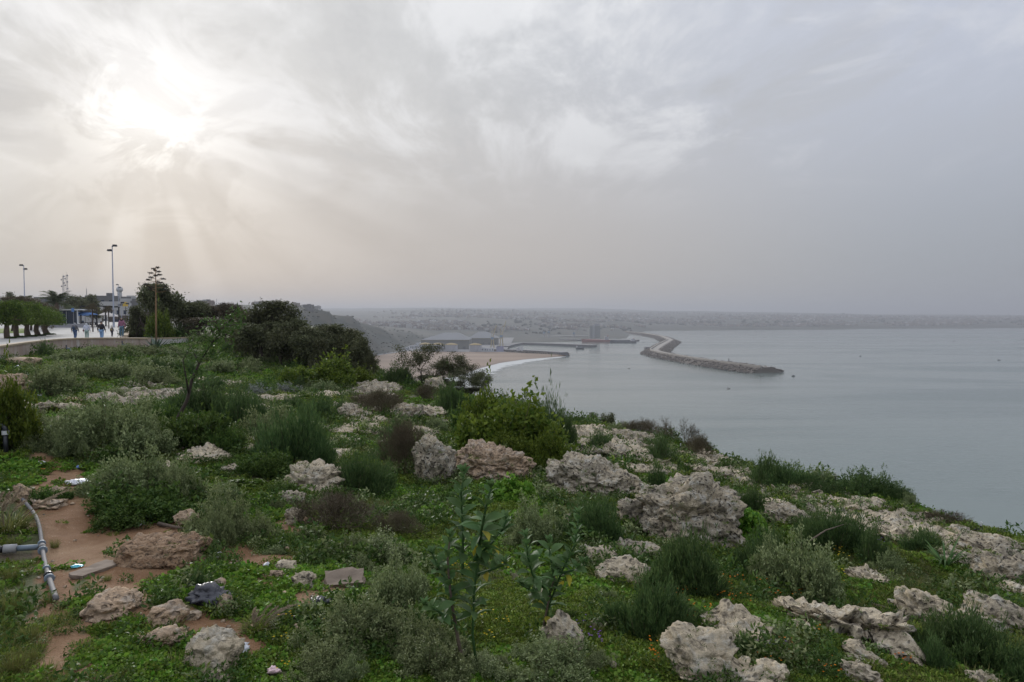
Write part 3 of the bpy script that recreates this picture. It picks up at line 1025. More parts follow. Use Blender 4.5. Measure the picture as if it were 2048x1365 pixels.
def join(parts):
    V_, F_, A_ = [], [], []
    o = 0
    for v, f, a in parts:
        V_.append(v)
        F_.append(f + o)
        A_.append(a)
        o += len(v)
    return np.concatenate(V_), np.concatenate(F_), np.concatenate(A_)


def stick_quads(A, B, w, rng):
    """thin crossed strips from A to B (twigs)"""
    n = len(A)
    D = unit(B - A)
    S = unit(np.cross(D, rng.normal(size=(n, 3))))
    T = np.cross(D, S)
    w = np.broadcast_to(w, (n,))[:, None]
    out = []
    for q in (S, T):
        vs = np.stack([A + q * w / 2, A - q * w / 2, B - q * w * 0.2, B + q * w * 0.2], 1).reshape(-1, 3)
        out.append((vs, np.arange(4 * n).reshape(n, 4), rng.random(n).repeat(4)))
    return join(out)


F_SALT = foliage_mat('saltbush_leaf', (0.100, 0.142, 0.055), (0.290, 0.330, 0.150), 0.24)
F_NEED = foliage_mat('feathery_leaf', (0.034, 0.076, 0.024), (0.115, 0.170, 0.054), 0.22)
F_LENT = foliage_mat('glossy_bush_leaf', (0.045, 0.088, 0.012), (0.155, 0.200, 0.026), 0.32)
F_DARKB = foliage_mat('dark_bush_leaf', (0.032, 0.074, 0.015), (0.100, 0.155, 0.032), 0.28)
F_MALL = foliage_mat('creeper_leaf', (0.050, 0.130, 0.012), (0.175, 0.275, 0.036), 0.34, 0.55, 0.8)
F_HERB = foliage_mat('low_herb_leaf', (0.052, 0.108, 0.010), (0.205, 0.255, 0.040), 0.34, 0.55, 0.8)
F_GRASS = foliage_mat('grass_blade', (0.080, 0.110, 0.024), (0.235, 0.225, 0.070), 0.32)
F_DRY = foliage_mat('dry_twig', (0.085, 0.072, 0.045), (0.200, 0.165, 0.105), 0.08)
F_SILV = foliage_mat('silver_leaf', (0.17, 0.19, 0.17), (0.28, 0.30, 0.27), 0.15)
F_STRAW = foliage_mat('straw_plume', (0.30, 0.235, 0.17), (0.44, 0.36, 0.27), 0.3)
F_TREE = foliage_mat('olive_tree_leaf', (0.052, 0.062, 0.028), (0.150, 0.155, 0.075), 0.26)
F_TREE2 = foliage_mat('brownish_tree_leaf', (0.062, 0.050, 0.032), (0.135, 0.108, 0.068), 0.22)
F_FIC = foliage_mat('clipped_tree_leaf', (0.042, 0.092, 0.015), (0.170, 0.235, 0.038), 0.30)
F_SAP = foliage_mat('sapling_leaf', (0.050, 0.100, 0.024), (0.105, 0.165, 0.045), 0.35)
F_TOB = foliage_mat('blue_green_leaf', (0.062, 0.130, 0.042), (0.130, 0.205, 0.070), 0.32)
F_YEL = foliage_mat('yellowing_leaf', (0.30, 0.26, 0.03), (0.42, 0.36, 0.06), 0.35)
F_PALM = foliage_mat('palm_frond_leaf', (0.060, 0.085, 0.040), (0.150, 0.175, 0.090), 0.25)
F_ORANGE = foliage_mat('orange_petal', (0.70, 0.19, 0.01), (0.80, 0.27, 0.02), 0.2)
F_YFLOW = foliage_mat('yellow_petal', (0.70, 0.52, 0.03), (0.75, 0.58, 0.05), 0.2)
F_PURP = foliage_mat('purple_petal', (0.22, 0.11, 0.40), (0.30, 0.16, 0.48), 0.2)
M_BARK = simple('grey_brown_bark', (0.115, 0.085, 0.062), 0.95, var=0.4, scale=14, bump=0.8)
M_BARK_D = simple('dark_bark', (0.060, 0.045, 0.036), 0.95, var=0.4, scale=20, bump=0.6)


def dome_shoots(n, rng, rx=0.5, rz=0.55, lump=0.22, up=0.9):
    """shoots of several overlapping uneven mounds that make one ragged bush"""
    m = 9
    ca = rng.uniform(0, 2 * math.pi, m)
    cr = np.sqrt(rng.random(m)) * rx * 0.72
    cr[0] = 0.05
    cen = np.stack([np.cos(ca) * cr, np.sin(ca) * cr], 1)
    mr = rng.uniform(0.26, 0.46, m) * rx * 1.15
    mh = rz * np.clip(1.08 - 0.75 * (cr / rx) ** 1.5, 0.3, 1.0) * rng.uniform(0.62, 1.15, m)
    w = mr ** 2 / (mr ** 2).sum()
    k = rng.choice(m, n, p=w)
    a = rng.uniform(0, 2 * math.pi, n)
    rad = np.sqrt(rng.random(n))
    long_ = np.where(rng.random(n) < 0.12, rng.uniform(1.1, 1.45, n), 1.0)
    tipx = cen[k, 0] + np.cos(a) * rad * mr[k] * long_
    tipy = cen[k, 1] + np.sin(a) * rad * mr[k] * long_
    tipz = mh[k] * np.sqrt(np.maximum(0.08, 1 - rad ** 2)) * rng.uniform(0.6, 1.05, n) * long_
    tip = np.stack([tipx, tipy, tipz], 1) + np.array([0.12, 0.0, 0.0]) * tipz[:, None]      # a little wind-bent
    base = np.stack([cen[k, 0] * 0.75 + (tipx - cen[k, 0]) * 0.3, cen[k, 1] * 0.75 + (tipy - cen[k, 1]) * 0.3, np.zeros(n)], 1)
    return base, tip


def along(base, tip, t, bow=0.25):
    """point on an upward-bowing shoot"""
    mid = base * 0.45 + tip * 0.55
    mid[..., 2] = base[..., 2] + (tip[..., 2] - base[..., 2]) * (0.55 - bow * 0.5)
    t = t[..., None]
    return base * (1 - t) ** 2 + 2 * mid * t * (1 - t) + tip * t ** 2


def proto_leafy(seed, n_sh, n_lf, ll, lw, spread=0.03, lump=0.25, rz=0.55, t0=0.35, droopy=0.0, upl=0.5):
    rng = np.random.default_rng(seed)
    base, tip = dome_shoots(n_sh, rng, rz=rz, lump=lump)
    t = rng.uniform(t0, 1.02, (n_sh, n_lf)) ** 0.75
    P_ = along(base[:, None], tip[:, None], t).reshape(-1, 3)
    P_ = P_ + rng.normal(size=P_.shape) * spread
    P_[:, 2] = np.maximum(P_[:, 2], 0.01)
    out_d = unit((tip - base))[:, None].repeat(n_lf, 1).reshape(-1, 3)
    D_ = out_d * upl + rng.normal(size=P_.shape) * 0.6 + np.array([0, 0, 0.35 - droopy])
    v = np.clip(rng.random(len(P_)) * 0.75 + (t.reshape(-1) > 0.88) * 0.30, 0, 1)
    L = ll * rng.uniform(0.7, 1.3, len(P_))
    fol = leaf_quads(P_, D_, L, L * lw / ll, v, rng)
    k = min(n_sh, 60)
    tw = []
    for q in range(3):
        a, b_ = along(base[:k], tip[:k], np.full(k, q / 3 * 0.9)), along(base[:k], tip[:k], np.full(k, (q + 1) / 3 * 0.9))
        tw.append(stick_quads(a, b_, 0.012 - 0.003 * q, rng))
    tw.append(stick_quads(np.zeros((k, 3)) + [0, 0, -0.01], base[:k], 0.012, rng))
    return fol, join(tw)


def proto_needle(seed, n_sh=190, n_lf=24, nl=0.065, rz=0.62, wisp=0.5):
    rng = np.random.default_rng(seed)
    base, tip = dome_shoots(n_sh, rng, rz=rz, lump=0.3)
    t = rng.uniform(0.22, 1.05, (n_sh, n_lf))
    P_ = along(base[:, None], tip[:, None], t, 0.1).reshape(-1, 3) + rng.normal(size=(n_sh * n_lf, 3)) * 0.018
    P_[:, 2] = np.maximum(P_[:, 2], 0.01)
    D_ = unit(tip - base)[:, None].repeat(n_lf, 1).reshape(-1, 3) * 1.0 + rng.normal(size=P_.shape) * 0.42 + np.array([0, 0, 0.5])
    v = np.clip(rng.random(len(P_)) * 0.8 + (t.reshape(-1) > 0.9) * 0.2, 0, 1)
    L = nl * rng.uniform(0.7, 1.5, len(P_))
    fol = leaf_quads(P_, D_, L, 0.011, v, rng, 0.1)
    k = 60
    tw = join([stick_quads(along(base[:k], tip[:k], np.zeros(k)), along(base[:k], tip[:k], np.full(k, 0.8), 0.1), 0.008, rng), stick_quads(np.zeros((k, 3)) + [0, 0, -0.01], base[:k], 0.01, rng)])
    return fol, tw


def proto_twigs(seed, n=34, kids=7, rz=0.6):
    rng = np.random.default_rng(seed)
    base, tip = dome_shoots(n, rng, rz=rz)
    A, B = [base], [base * 0.4 + tip * 0.6]
    w = [np.full(n, 0.012)]
    st, dr = B[0], unit(tip - base)
    for lev in range(3):
        m = len(st)
        kk = kids if lev == 0 else 4
        s2 = np.repeat(st, kk, 0)
        d2 = unit(np.repeat(dr, kk, 0) + rng.normal(size=(m * kk, 3)) * 0.55 + np.array([0, 0, 0.15]))
        ln = (0.20, 0.12, 0.075)[lev] * rng.uniform(0.6, 1.3, (m * kk, 1))
        s2 = s2 + d2 * 0.0
        e2 = s2 + d2 * ln
        A.append(s2)
        B.append(e2)
        w.append(np.full(m * kk, (0.007, 0.005, 0.004)[lev]))
        st, dr = e2, d2
        if lev == 1 and len(st) > 900:
            st, dr = st[:900], dr[:900]
    A, B, w = np.concatenate(A), np.concatenate(B), np.concatenate(w)
    A[:, 2], B[:, 2] = np.maximum(A[:, 2], 0), np.maximum(B[:, 2], 0.005)
    f = stick_quads(A[n:], B[n:], w[n:], rng)
    return f, join([stick_quads(A[:n], B[:n], w[:n], rng), stick_quads(np.zeros((n, 3)) + [0, 0, -0.01], A[:n], 0.01, rng)])


def proto_creeper(seed, n=1500, ll=0.075, rz=0.3):
    rng = np.random.default_rng(seed)
    a, rad = rng.uniform(0, 6.283, n), np.sqrt(rng.random(n))
    x, y = np.cos(a) * rad * 0.5, np.sin(a) * rad * 0.5
    k = vnoise(np.stack([x * 6, y * 6, x * 0], 1), seed)
    z = rz * np.maximum(0.03, (1 - rad ** 2.5)) * (1 + 0.4 * k) * rng.uniform(0.55, 1.05, n)
    P_ = np.stack([x, y, z], 1)
    D_ = np.stack([np.cos(a), np.sin(a), np.zeros(n)], 1) * 0.4 + rng.normal(size=(n, 3)) * 0.6
    D_[:, 2] *= 0.4
    L = ll * rng.uniform(0.6, 1.3, n)
    fol = leaf_quads(P_ - unit(D_) * L[:, None] / 2, D_, L, L * 0.95, rng.random(n), rng, 0.12)
    s0 = P_[:120] * np.array([0.6, 0.6, 0])
    return fol, stick_quads(s0, P_[:120], 0.006, rng)


def proto_grass(seed, n=260, ln=0.55, w=0.012, droop=0.45, spread=0.16):
    rng = np.random.default_rng(seed)
    a = rng.uniform(0, 6.283, n)
    r_ = np.sqrt(rng.random(n)) * spread
    P_ = np.stack([np.cos(a) * r_, np.sin(a) * r_, np.zeros(n)], 1)
    D_ = np.stack([np.cos(a) * 0.5, np.sin(a) * 0.5, np.ones(n)], 1) + rng.normal(size=(n, 3)) * 0.25
    L = ln * rng.uniform(0.45, 1.15, n)
    return blade_strips(P_, D_, L, w * rng.uniform(0.6, 1.3, n), rng.random(n), rng, droop), None


PROTO = {}


def reg(kind, seed_list, maker, fm, tm=None):
    PROTO[kind] = []
    for s_ in seed_list:
        fol, tw = maker(s_)
        a = mesh_obj('foliage', *fol[:2], fm, attr={'v': fol[2]})
        b_ = mesh_obj('stems', *tw[:2], tm or F_DRY, attr={'v': tw[2]}) if tw is not None else None
        for o in (a, b_):
            if o:
                COL.objects.unlink(o)
        PROTO[kind].append((a, b_))


reg('S', (1, 2, 3, 4), lambda s_: proto_leafy(s_, 170, 34, 0.040, 0.020, 0.018, 0.30), F_SALT)
reg('S2', (71, 72), lambda s_: proto_leafy(s_, 260, 46, 0.030, 0.014, 0.016, 0.30), F_SALT)      # finer, for large bushes close by
reg('N', (11, 12, 13), lambda s_: proto_needle(s_), F_NEED)
reg('N2', (81, 82), lambda s_: proto_needle(s_, 330, 30, 0.05), F_NEED)
reg('L', (21, 22), lambda s_: proto_leafy(s_, 300, 26, 0.045, 0.027, 0.028, 0.45, 0.6, 0.45), F_LENT)
reg('B', (31, 32), lambda s_: proto_leafy(s_, 200, 28, 0.048, 0.026, 0.028, 0.40, 0.5, 0.4), F_DARKB)
reg('D', (41, 42), lambda s_: proto_twigs(s_), F_DRY)
reg('M', (51, 52), lambda s_: proto_creeper(s_), F_MALL)
reg('G', (61, 62), lambda s_: proto_grass(s_), F_GRASS)
reg('V', (65,), lambda s_: proto_leafy(s_, 90, 26, 0.05, 0.018, 0.02, 0.3), F_SILV)
reg('T', (67,), lambda s_: proto_twigs(s_, 16, 5, 0.95), F_DRY)
INFO = {'S': ('saltbush', 'grey-green saltbush mound growing among rocks and weeds', 'shrub'),
        'N': ('feathery_shrub', 'dark green feathery shrub growing among limestone rocks', 'shrub'),
        'L': ('dense_bush', 'dense yellow-green bush on the rocky slope', 'bush'),
        'B': ('leafy_bush', 'low dark green leafy bush among the weeds', 'bush'),
        'D': ('dry_shrub', 'brown dried-out twiggy shrub among green weeds', 'shrub'),
        'M': ('creeper_mound', 'bright green round-leaved creeper mound', 'creeper'),
        'G': ('grass_tuft', 'yellow-green grass tuft beside the dirt path', 'grass tuft'),
        'V': ('silver_shrub', 'small silvery-leaved shrub between outcrops', 'shrub'),
        'T': ('bare_twig_bush', 'leafless grey twig bush on the crest against the sea', 'bush')}
GRP = {'S': 'saltbush mounds on the slope', 'N': 'feathery shrubs on the slope', 'L': 'dense yellow-green bushes', 'B': 'dark leafy bushes',
       'D': 'dried-out shrubs', 'M': 'creeper mounds', 'G': 'grass tufts by the path', 'V': 'silvery shrubs', 'T': 'bare twig bushes on the crest'}
_pk = [0]


def plant(kind, px_, py_, wpx, hpx, label=None, depth=0.8):
    k0 = kind[0]
    _pk[0] += 1
    rng = random.Random(_pk[0] * 13 + 5)
    g = hit_land(px_, py_, py_ + 60)
    d = g[1]
    w = wpx * d / F
    # the foot of the plant seen at py_ is its near rim: its middle stands half a depth further
    cy = d + 0.5 * w * depth * 0.8
    x = ray(px_, py_)[0] * cy
    g = np.array([x, cy, ground(x, cy)[0]])
    top = CZ + ray(px_, py_ - hpx)[2] * cy
    h = max(top - g[2], 0.25 * w if k0 != 'G' else 0.1)
    kk = kind
    if kind in ('S', 'N') and wpx > 105 and d < 14:
        kk = kind + '2'
    fol, st = rng.choice(PROTO[kk])
    nm, lb, cat = INFO[k0]
    fw, fh = (1.16, 0.44) if k0 in 'SNBLVD' else (1.0, 0.56)
    e = empty(nm, g - np.array([0, 0, 0.02]), rng.uniform(0, 6.28), (w * fw, w * fw * depth, h / fh))
    if depth < 0.8:
        e.rotation_euler[2] = 0
    link_copy(fol, e)
    if st:
        link_copy(st, e)
    if k0 in 'SNBL' and wpx > 45:                  # uneven outline: side lobes of the same bush
        for j in range(1 if wpx < 110 else 2):
            o = link_copy(rng.choice(PROTO[kk])[0], e)
            a = rng.uniform(0, 6.28)
            s_ = rng.uniform(0.42, 0.66)
            o.location = (math.cos(a) * 0.42, math.sin(a) * 0.42, 0)
            o.rotation_euler = (0, 0, rng.uniform(0, 6.28))
            o.scale = (s_, s_, s_ * rng.uniform(0.8, 1.35))
    if label:
        tag(e, label, cat)
    else:
        tag(e, lb, cat, GRP[k0])
    return e


PLANTS = [
    ('S', 105, 797, 112, 66, 'rounded grey saltbush beside the white scraps on the path'), ('S', 165, 760, 120, 38, None), ('B', 190, 752, 58, 34, None),
    ('S', 235, 762, 112, 40, None), ('S', 300, 775, 120, 42, None), ('N', 305, 748, 60, 30, None), ('S', 335, 742, 110, 28, None),
    ('N', 88, 716, 34, 28, 'dark feathery shrub growing against the plaza wall'), ('S', 150, 724, 90, 16, None), ('S', 212, 722, 95, 20, None), ('S', 272, 712, 95, 12, None),
    ('S', 330, 714, 80, 18, None), ('S', 385, 722, 90, 26, None),
    ('L', 20, 905, 120, 122, 'bright green leafy bush behind the black standpipe'),
    ('S', 200, 925, 230, 120, 'wide saltbush thicket beside the earth path'), ('S', 130, 915, 120, 72, None), ('S', 275, 905, 140, 90, None), ('S', 195, 868, 120, 50, None),
    ('S', 285, 1010, 180, 105, 'tall pale saltbush above the cut earth bank'), ('B', 270, 1052, 200, 92, 'dark leafy bush overhanging the bare earth with a blue bag below'),
    ('S', 445, 1092, 140, 100, 'saltbush with a plastic bottle lying beside it'),
    ('N', 425, 835, 150, 62, None), ('N', 480, 860, 110, 75, None), ('B', 385, 905, 150, 92, 'dark bush around the foot of the leaning sapling'), ('B', 330, 875, 90, 70, None),
    ('S', 540, 880, 115, 66, None), ('N', 585, 935, 155, 112, 'large upright feathery shrub behind the white-faced boulder'), ('B', 525, 955, 120, 60, None),
    ('N', 380, 752, 60, 30, None), ('S', 440, 748, 80, 30, None), ('S', 495, 742, 66, 26, None), ('N', 430, 786, 84, 32, None), ('N', 520, 790, 60, 24, None),
    ('V', 520, 795, 60, 28, None), ('V', 575, 790, 70, 25, None), ('S', 640, 786, 90, 26, None), ('S', 600, 760, 60, 22, None),
    ('L', 655, 778, 150, 54, 'large dense yellow-green bush before the dark trees'), ('L', 722, 776, 76, 34, 'lower seaward end of the dense yellow-green bush'),
    ('N', 785, 772, 74, 38, None), ('B', 800, 760, 50, 26, None),
    ('N', 728, 1000, 120, 88, 'feathery shrub hiding the side of the white-faced boulder'), ('D', 800, 955, 90, 88, 'dry twig tangle between the feathery shrubs and squarish boulder'),
    ('N', 800, 925, 100, 52, None), ('N', 790, 885, 52, 42, None), ('D', 765, 838, 84, 42, None), ('N', 640, 846, 104, 50, None), ('N', 690, 838, 64, 34, None),
    ('D', 730, 818, 64, 26, None), ('D', 850, 800, 50, 22, None), ('N', 700, 765, 60, 20, None),
    ('B', 918, 835, 74, 64, None), ('N', 910, 838, 66, 62, None), ('N', 1095, 905, 110, 98, 'upright feathery shrub leaning out of the big bush over the sea'),
    ('L', 1010, 930, 230, 112, 'biggest dense green bush crowning the rust-stained boulder'), ('L', 955, 895, 120, 92, 'leafy shoulder of the biggest bush above the squarish boulder'), ('B', 950, 880, 100, 70, 'dark leafy bush merged with the biggest bush'),
    ('L', 1090, 945, 90, 70, 'yellow-green branch mound spilling over the ledge'),
    ('D', 680, 1070, 175, 62, 'wide brown dried shrub in the middle of the green slope'), ('D', 800, 1075, 90, 40, None),
    ('S', 760, 1140, 170, 66, None), ('S', 790, 1235, 170, 108, None), ('S', 700, 1320, 230, 120, 'large saltbush beside the pink paper scrap'),
    ('S', 830, 1330, 180, 95, None), ('S', 860, 1375, 210, 100, None), ('S', 1110, 1385, 230, 100, 'saltbush with purple flowers below the pale upright rock'), ('S', 970, 1375, 150, 60, None), ('S', 640, 1375, 150, 80, None),
    ('S', 1062, 1095, 135, 86, 'grey-green saltbush behind the tall broad-leaved plants'), ('N', 1192, 1088, 125, 92, 'feathery shrub against the largest boulder'), ('N', 1130, 1090, 66, 42, None),
    ('N', 1392, 1198, 160, 120, 'big feathery shrub below the largest boulder'), ('N', 1290, 1280, 180, 118, 'big feathery shrub over the broad pale rock'),
    ('S', 1605, 1208, 195, 130, 'large saltbush above the long diagonal slab'), ('N', 1545, 1165, 140, 92, 'feathery shrub between the ivy and the large saltbush'),
    ('N', 1692, 1120, 130, 92, 'feathery shrub below the rock pavement'), ('N', 1745, 1140, 66, 70, None), ('N', 1640, 1080, 90, 50, None),
    ('M', 1490, 1090, 130, 118, 'bright ivy patch climbing beside the largest boulder'), ('M', 1560, 1100, 90, 60, None), ('M', 1430, 1070, 50, 50, 'small ivy clump in a hollow of the largest boulder'),
    ('M', 1020, 1010, 130, 90, 'creeper carpet between the rust-stained boulder and the ledge'), ('M', 930, 1030, 150, 60, None), ('M', 1060, 1050, 110, 60, None), ('M', 870, 1040, 120, 50, None),
    ('N', 1330, 938, 84, 56, None), ('N', 1195, 905, 54, 40, None), ('D', 1400, 918, 66, 34, None), ('N', 1525, 982, 84, 60, None), ('N', 1575, 985, 110, 52, None),
    ('N', 1710, 998, 160, 54, None), ('S', 1640, 978, 70, 42, None), ('N', 1790, 1005, 80, 32, None), ('S', 1820, 1015, 50, 28, None), ('D', 1900, 1056, 80, 22, None),
    ('N', 1945, 1345, 200, 112, 'feathery green bush below the smooth grey rock hump'), ('N', 1870, 1350, 90, 66, None), ('N', 1490, 1320, 90, 52, None), ('S', 1450, 1300, 70, 40, None),
    ('S', 1240, 866, 60, 22, None), ('T', 1330, 892, 56, 44, None), ('T', 1372, 896, 60, 44, None), ('T', 1300, 880, 50, 30, None), ('N', 1412, 908, 44, 26, None), ('D', 1270, 866, 60, 20, None),
    ('N', 1310, 990, 40, 60, None), ('N', 1505, 1030, 60, 56, None), ('N', 1840, 1110, 90, 50, None), ('S', 1780, 1150, 70, 50, None),
    ('S', 610, 1090, 80, 40, None), ('S', 560, 1110, 60, 24, None), ('B', 560, 1000, 80, 36, None), ('S', 450, 1010, 90, 40, None), ('M', 480, 985, 120, 40, None),
    ('M', 400, 960, 120, 36, None), ('B', 660, 1010, 60, 40, None), ('N', 1440, 1360, 60, 46, None), ('B', 1350, 1240, 70, 50, None), ('M', 1330, 1175, 90, 44, 'broad-leaved green clump beside the broad pale rock'),
    ('B', 95, 1010, 70, 40, None), ('S', 120, 880, 90, 44, None), ('S', 60, 860, 70, 40, None), ('M', 215, 820, 70, 22, None), ('S', 250, 800, 90, 26, None),
    ('N', 470, 705, 50, 24, None), ('S', 545, 730, 60, 20, None), ('L', 540, 722, 30, 14, None), ('N', 600, 735, 50, 16, None),
    ('G', 30, 1360, 90, 120, None), ('G', 60, 1290, 80, 90, None), ('G', 20, 1240, 90, 110, None), ('G', 100, 1210, 70, 60, None), ('G', 20, 1170, 70, 80, None), ('G', 60, 1330, 70, 80, None),
    ('G', 330, 1185, 60, 40, None), ('G', 370, 1165, 60, 44, None), ('G', 300, 1165, 44, 36, None), ('G', 215, 1165, 36, 40, None), ('G', 420, 1270, 50, 40, None), ('G', 30, 1100, 50, 60, None), ('G', 110, 1100, 36, 50, None), ('G', 130, 1365, 60, 50, None),
    ('G', 460, 1340, 50, 50, None), ('G', 250, 1360, 60, 60, None)]
for q in PLANTS:
    plant(*q)


def rock_mask(x, y, k=0.92):
    m = np.zeros(x.shape, bool)
    for fx_, fy_, a, b_, _t in FOOT:
        m |= ((x - fx_) / (a * k)) ** 2 + ((y - fy_) / (b_ * k)) ** 2 < 1
    return m


rng_ = random.Random(404)                            # smaller shrubs filling the slope
got = 0
while got < 64:
    px_, py_ = rng_.uniform(60, 1900), rng_.uniform(735, 1330) if rng_.random() < 0.5 else rng_.uniform(735, 960)
    if py_ < 740 + max(0, px_ - 560) * 0.36:
        continue
    gg = hit(px_, py_)
    if rock_mask(gg[:1], gg[1:2], 1.15)[0] or dirt_mask(gg[:1], gg[1:2])[0] or edge_dist(gg[:1], gg[1:2])[0] > -0.4:
        continue
    w_ = rng_.uniform(26, 58) * (0.8 + 0.5 * (py_ - 730) / 600)
    plant(rng_.choice('SSNNBBM'), px_, py_, w_, w_ * rng_.uniform(0.4, 0.75))
    got += 1

# fountain grass with pale plumes
def plume_grass(px_, py_, hpx, label, n=14):
    g = hit(px_, py_)
    h = hpx * g[1] / F
    rng = np.random.default_rng(int(px_))
    e = empty('plume_grass', g, 0, h / 0.6)
    link_copy(PROTO['G'][0][0], e).scale = (0.9, 0.9, 0.65)
    for k in range(n):
        a = rng.uniform(0, 6.283)
        dr = np.array([math.cos(a) * 0.45 + 0.25, math.sin(a) * 0.3, 1.0])
        ln = rng.uniform(0.38, 0.6)
        base = np.array([math.cos(a), math.sin(a), 0]) * 0.05
        ts = np.linspace(0, 1, 7)[:, None]
        c = base + dr * ln * ts + np.array([0.25, 0, -0.32]) * ln * ts ** 2
        stv = MB().tube(c[:5], [0.003] * 5, 3)
        pl = []
        for t in np.linspace(0.55, 1.0, 26):
            i = min(int(t * 6), 5)
            p = c[i] + (c[i + 1] - c[i]) * (t * 6 - i)
            for _ in range(5):
                pl.append((p, rng.normal(size=3) * 0.8 + (c[6] - c[4]) * 12))
        Pp, Dp = np.array([q[0] for q in pl]), np.array([q[1] for q in pl])
        o = mesh_obj('plume', *leaf_quads(Pp, Dp, 0.035, 0.006, rng.random(len(Pp)), rng)[:2], F_STRAW, e)
        o.data.attributes.new('v', 'FLOAT', 'POINT').data.foreach_set('value', rng.random(len(o.data.vertices)).astype(np.float32))
        stv.build('stalk', F_STRAW, o)
    return tag(e, label, 'grass')


plume_grass(515, 1262, 78, 'fountain grass with pale bending plumes near the black bag', 16)
plume_grass(18, 1060, 120, 'fountain grass with tall pale plumes beside the grey pipe', 9)
plume_grass(160, 1395, 70, 'fountain grass with one pale plume over the earth path', 3)

# ------------------------------------------------------------------ ground cover (uncountable)
def clump(seed, kind):
    rng = np.random.default_rng(seed)
    if kind == 'clover':
        n = 46
        r_, a = np.sqrt(rng.random(n)) * 0.5, rng.uniform(0, 6.283, n)
        P_ = np.stack([np.cos(a) * r_, np.sin(a) * r_, rng.uniform(0.05, 0.30, n) * (1 - r_)], 1)
        D_ = rng.normal(size=(n, 3))
        D_[:, 2] = np.abs(D_[:, 2]) * 0.25
        L = rng.uniform(0.14, 0.26, n)
        return leaf_quads(P_, D_, L, L * 0.85, rng.random(n), rng, 0.1), F_MALL
    if kind == 'herb':
        n = 60
        r_, a = np.sqrt(rng.random(n)) * 0.42, rng.uniform(0, 6.283, n)
        P_ = np.stack([np.cos(a) * r_, np.sin(a) * r_, rng.uniform(0.0, 0.34, n) * (1 - r_)], 1)
        D_ = np.stack([np.cos(a), np.sin(a), np.full(n, 0.7)], 1) + rng.normal(size=(n, 3)) * 0.6
        L = rng.uniform(0.12, 0.24, n)
        return leaf_quads(P_, D_, L, L * 0.38, rng.random(n), rng), F_HERB
    if kind == 'weed':
        n = 80
        r_, a = np.sqrt(rng.random(n)) * 0.36, rng.uniform(0, 6.283, n)
        P_ = np.stack([np.cos(a) * r_, np.sin(a) * r_, rng.random(n) * 0.55 * (1 - r_)], 1)
        D_ = rng.normal(size=(n, 3)) + np.array([0, 0, 0.5])
        L = rng.uniform(0.08, 0.17, n)
        return leaf_quads(P_, D_, L, L * 0.45, rng.random(n), rng), F_DARKB
    if kind == 'grey':
        n = 80
        r_, a = np.sqrt(rng.random(n)) * 0.36, rng.uniform(0, 6.283, n)
        P_ = np.stack([np.cos(a) * r_, np.sin(a) * r_, rng.random(n) * 0.5 * (1 - r_)], 1)
        D_ = rng.normal(size=(n, 3)) + np.array([0, 0, 0.6])
        L = rng.uniform(0.08, 0.15, n)
        return leaf_quads(P_, D_, L, L * 0.45, rng.random(n), rng), F_SALT
    if kind == 'grass':
        n = 46
        r_, a = np.sqrt(rng.random(n)) * 0.35, rng.uniform(0, 6.283, n)
        P_ = np.stack([np.cos(a) * r_, np.sin(a) * r_, np.zeros(n)], 1)
        D_ = np.stack([np.cos(a) * 0.5, np.sin(a) * 0.5, np.ones(n)], 1) + rng.normal(size=(n, 3)) * 0.35
        return blade_strips(P_, D_, rng.uniform(0.3, 0.75, n), 0.022, rng.random(n), rng, 0.4), F_GRASS
    if kind in ('orange', 'yellow', 'purple'):
        n = 5
        P_ = np.stack([rng.uniform(-0.4, 0.4, n), rng.uniform(-0.4, 0.4, n), rng.uniform(0.25, 0.5, n)], 1)
        vs = []
        for p in P_:
            a = np.arange(7) * 0.9
            vs.append(leaf_quads(np.repeat(p[None], 7, 0), np.stack([np.cos(a), np.sin(a), np.full(7, 0.35)], 1), 0.055, 0.04, rng.random(7), rng, 0.05))
        return join(vs), {'orange': F_ORANGE, 'yellow': F_YFLOW, 'purple': F_PURP}[kind]


COVER = bpy.data.collections.new('cover_sources')
KINDS = ['clover', 'clover', 'herb', 'herb', 'weed', 'weed', 'grey', 'grass', 'grass']
for i, k in enumerate(KINDS + ['orange', 'yellow', 'purple']):
    fol, mt = clump(200 + i, k)
    o = mesh_obj('c%02d_%s' % (i, k), *fol[:2], mt, attr={'v': fol[2]})
    COL.objects.unlink(o)
    COVER.objects.link(o)


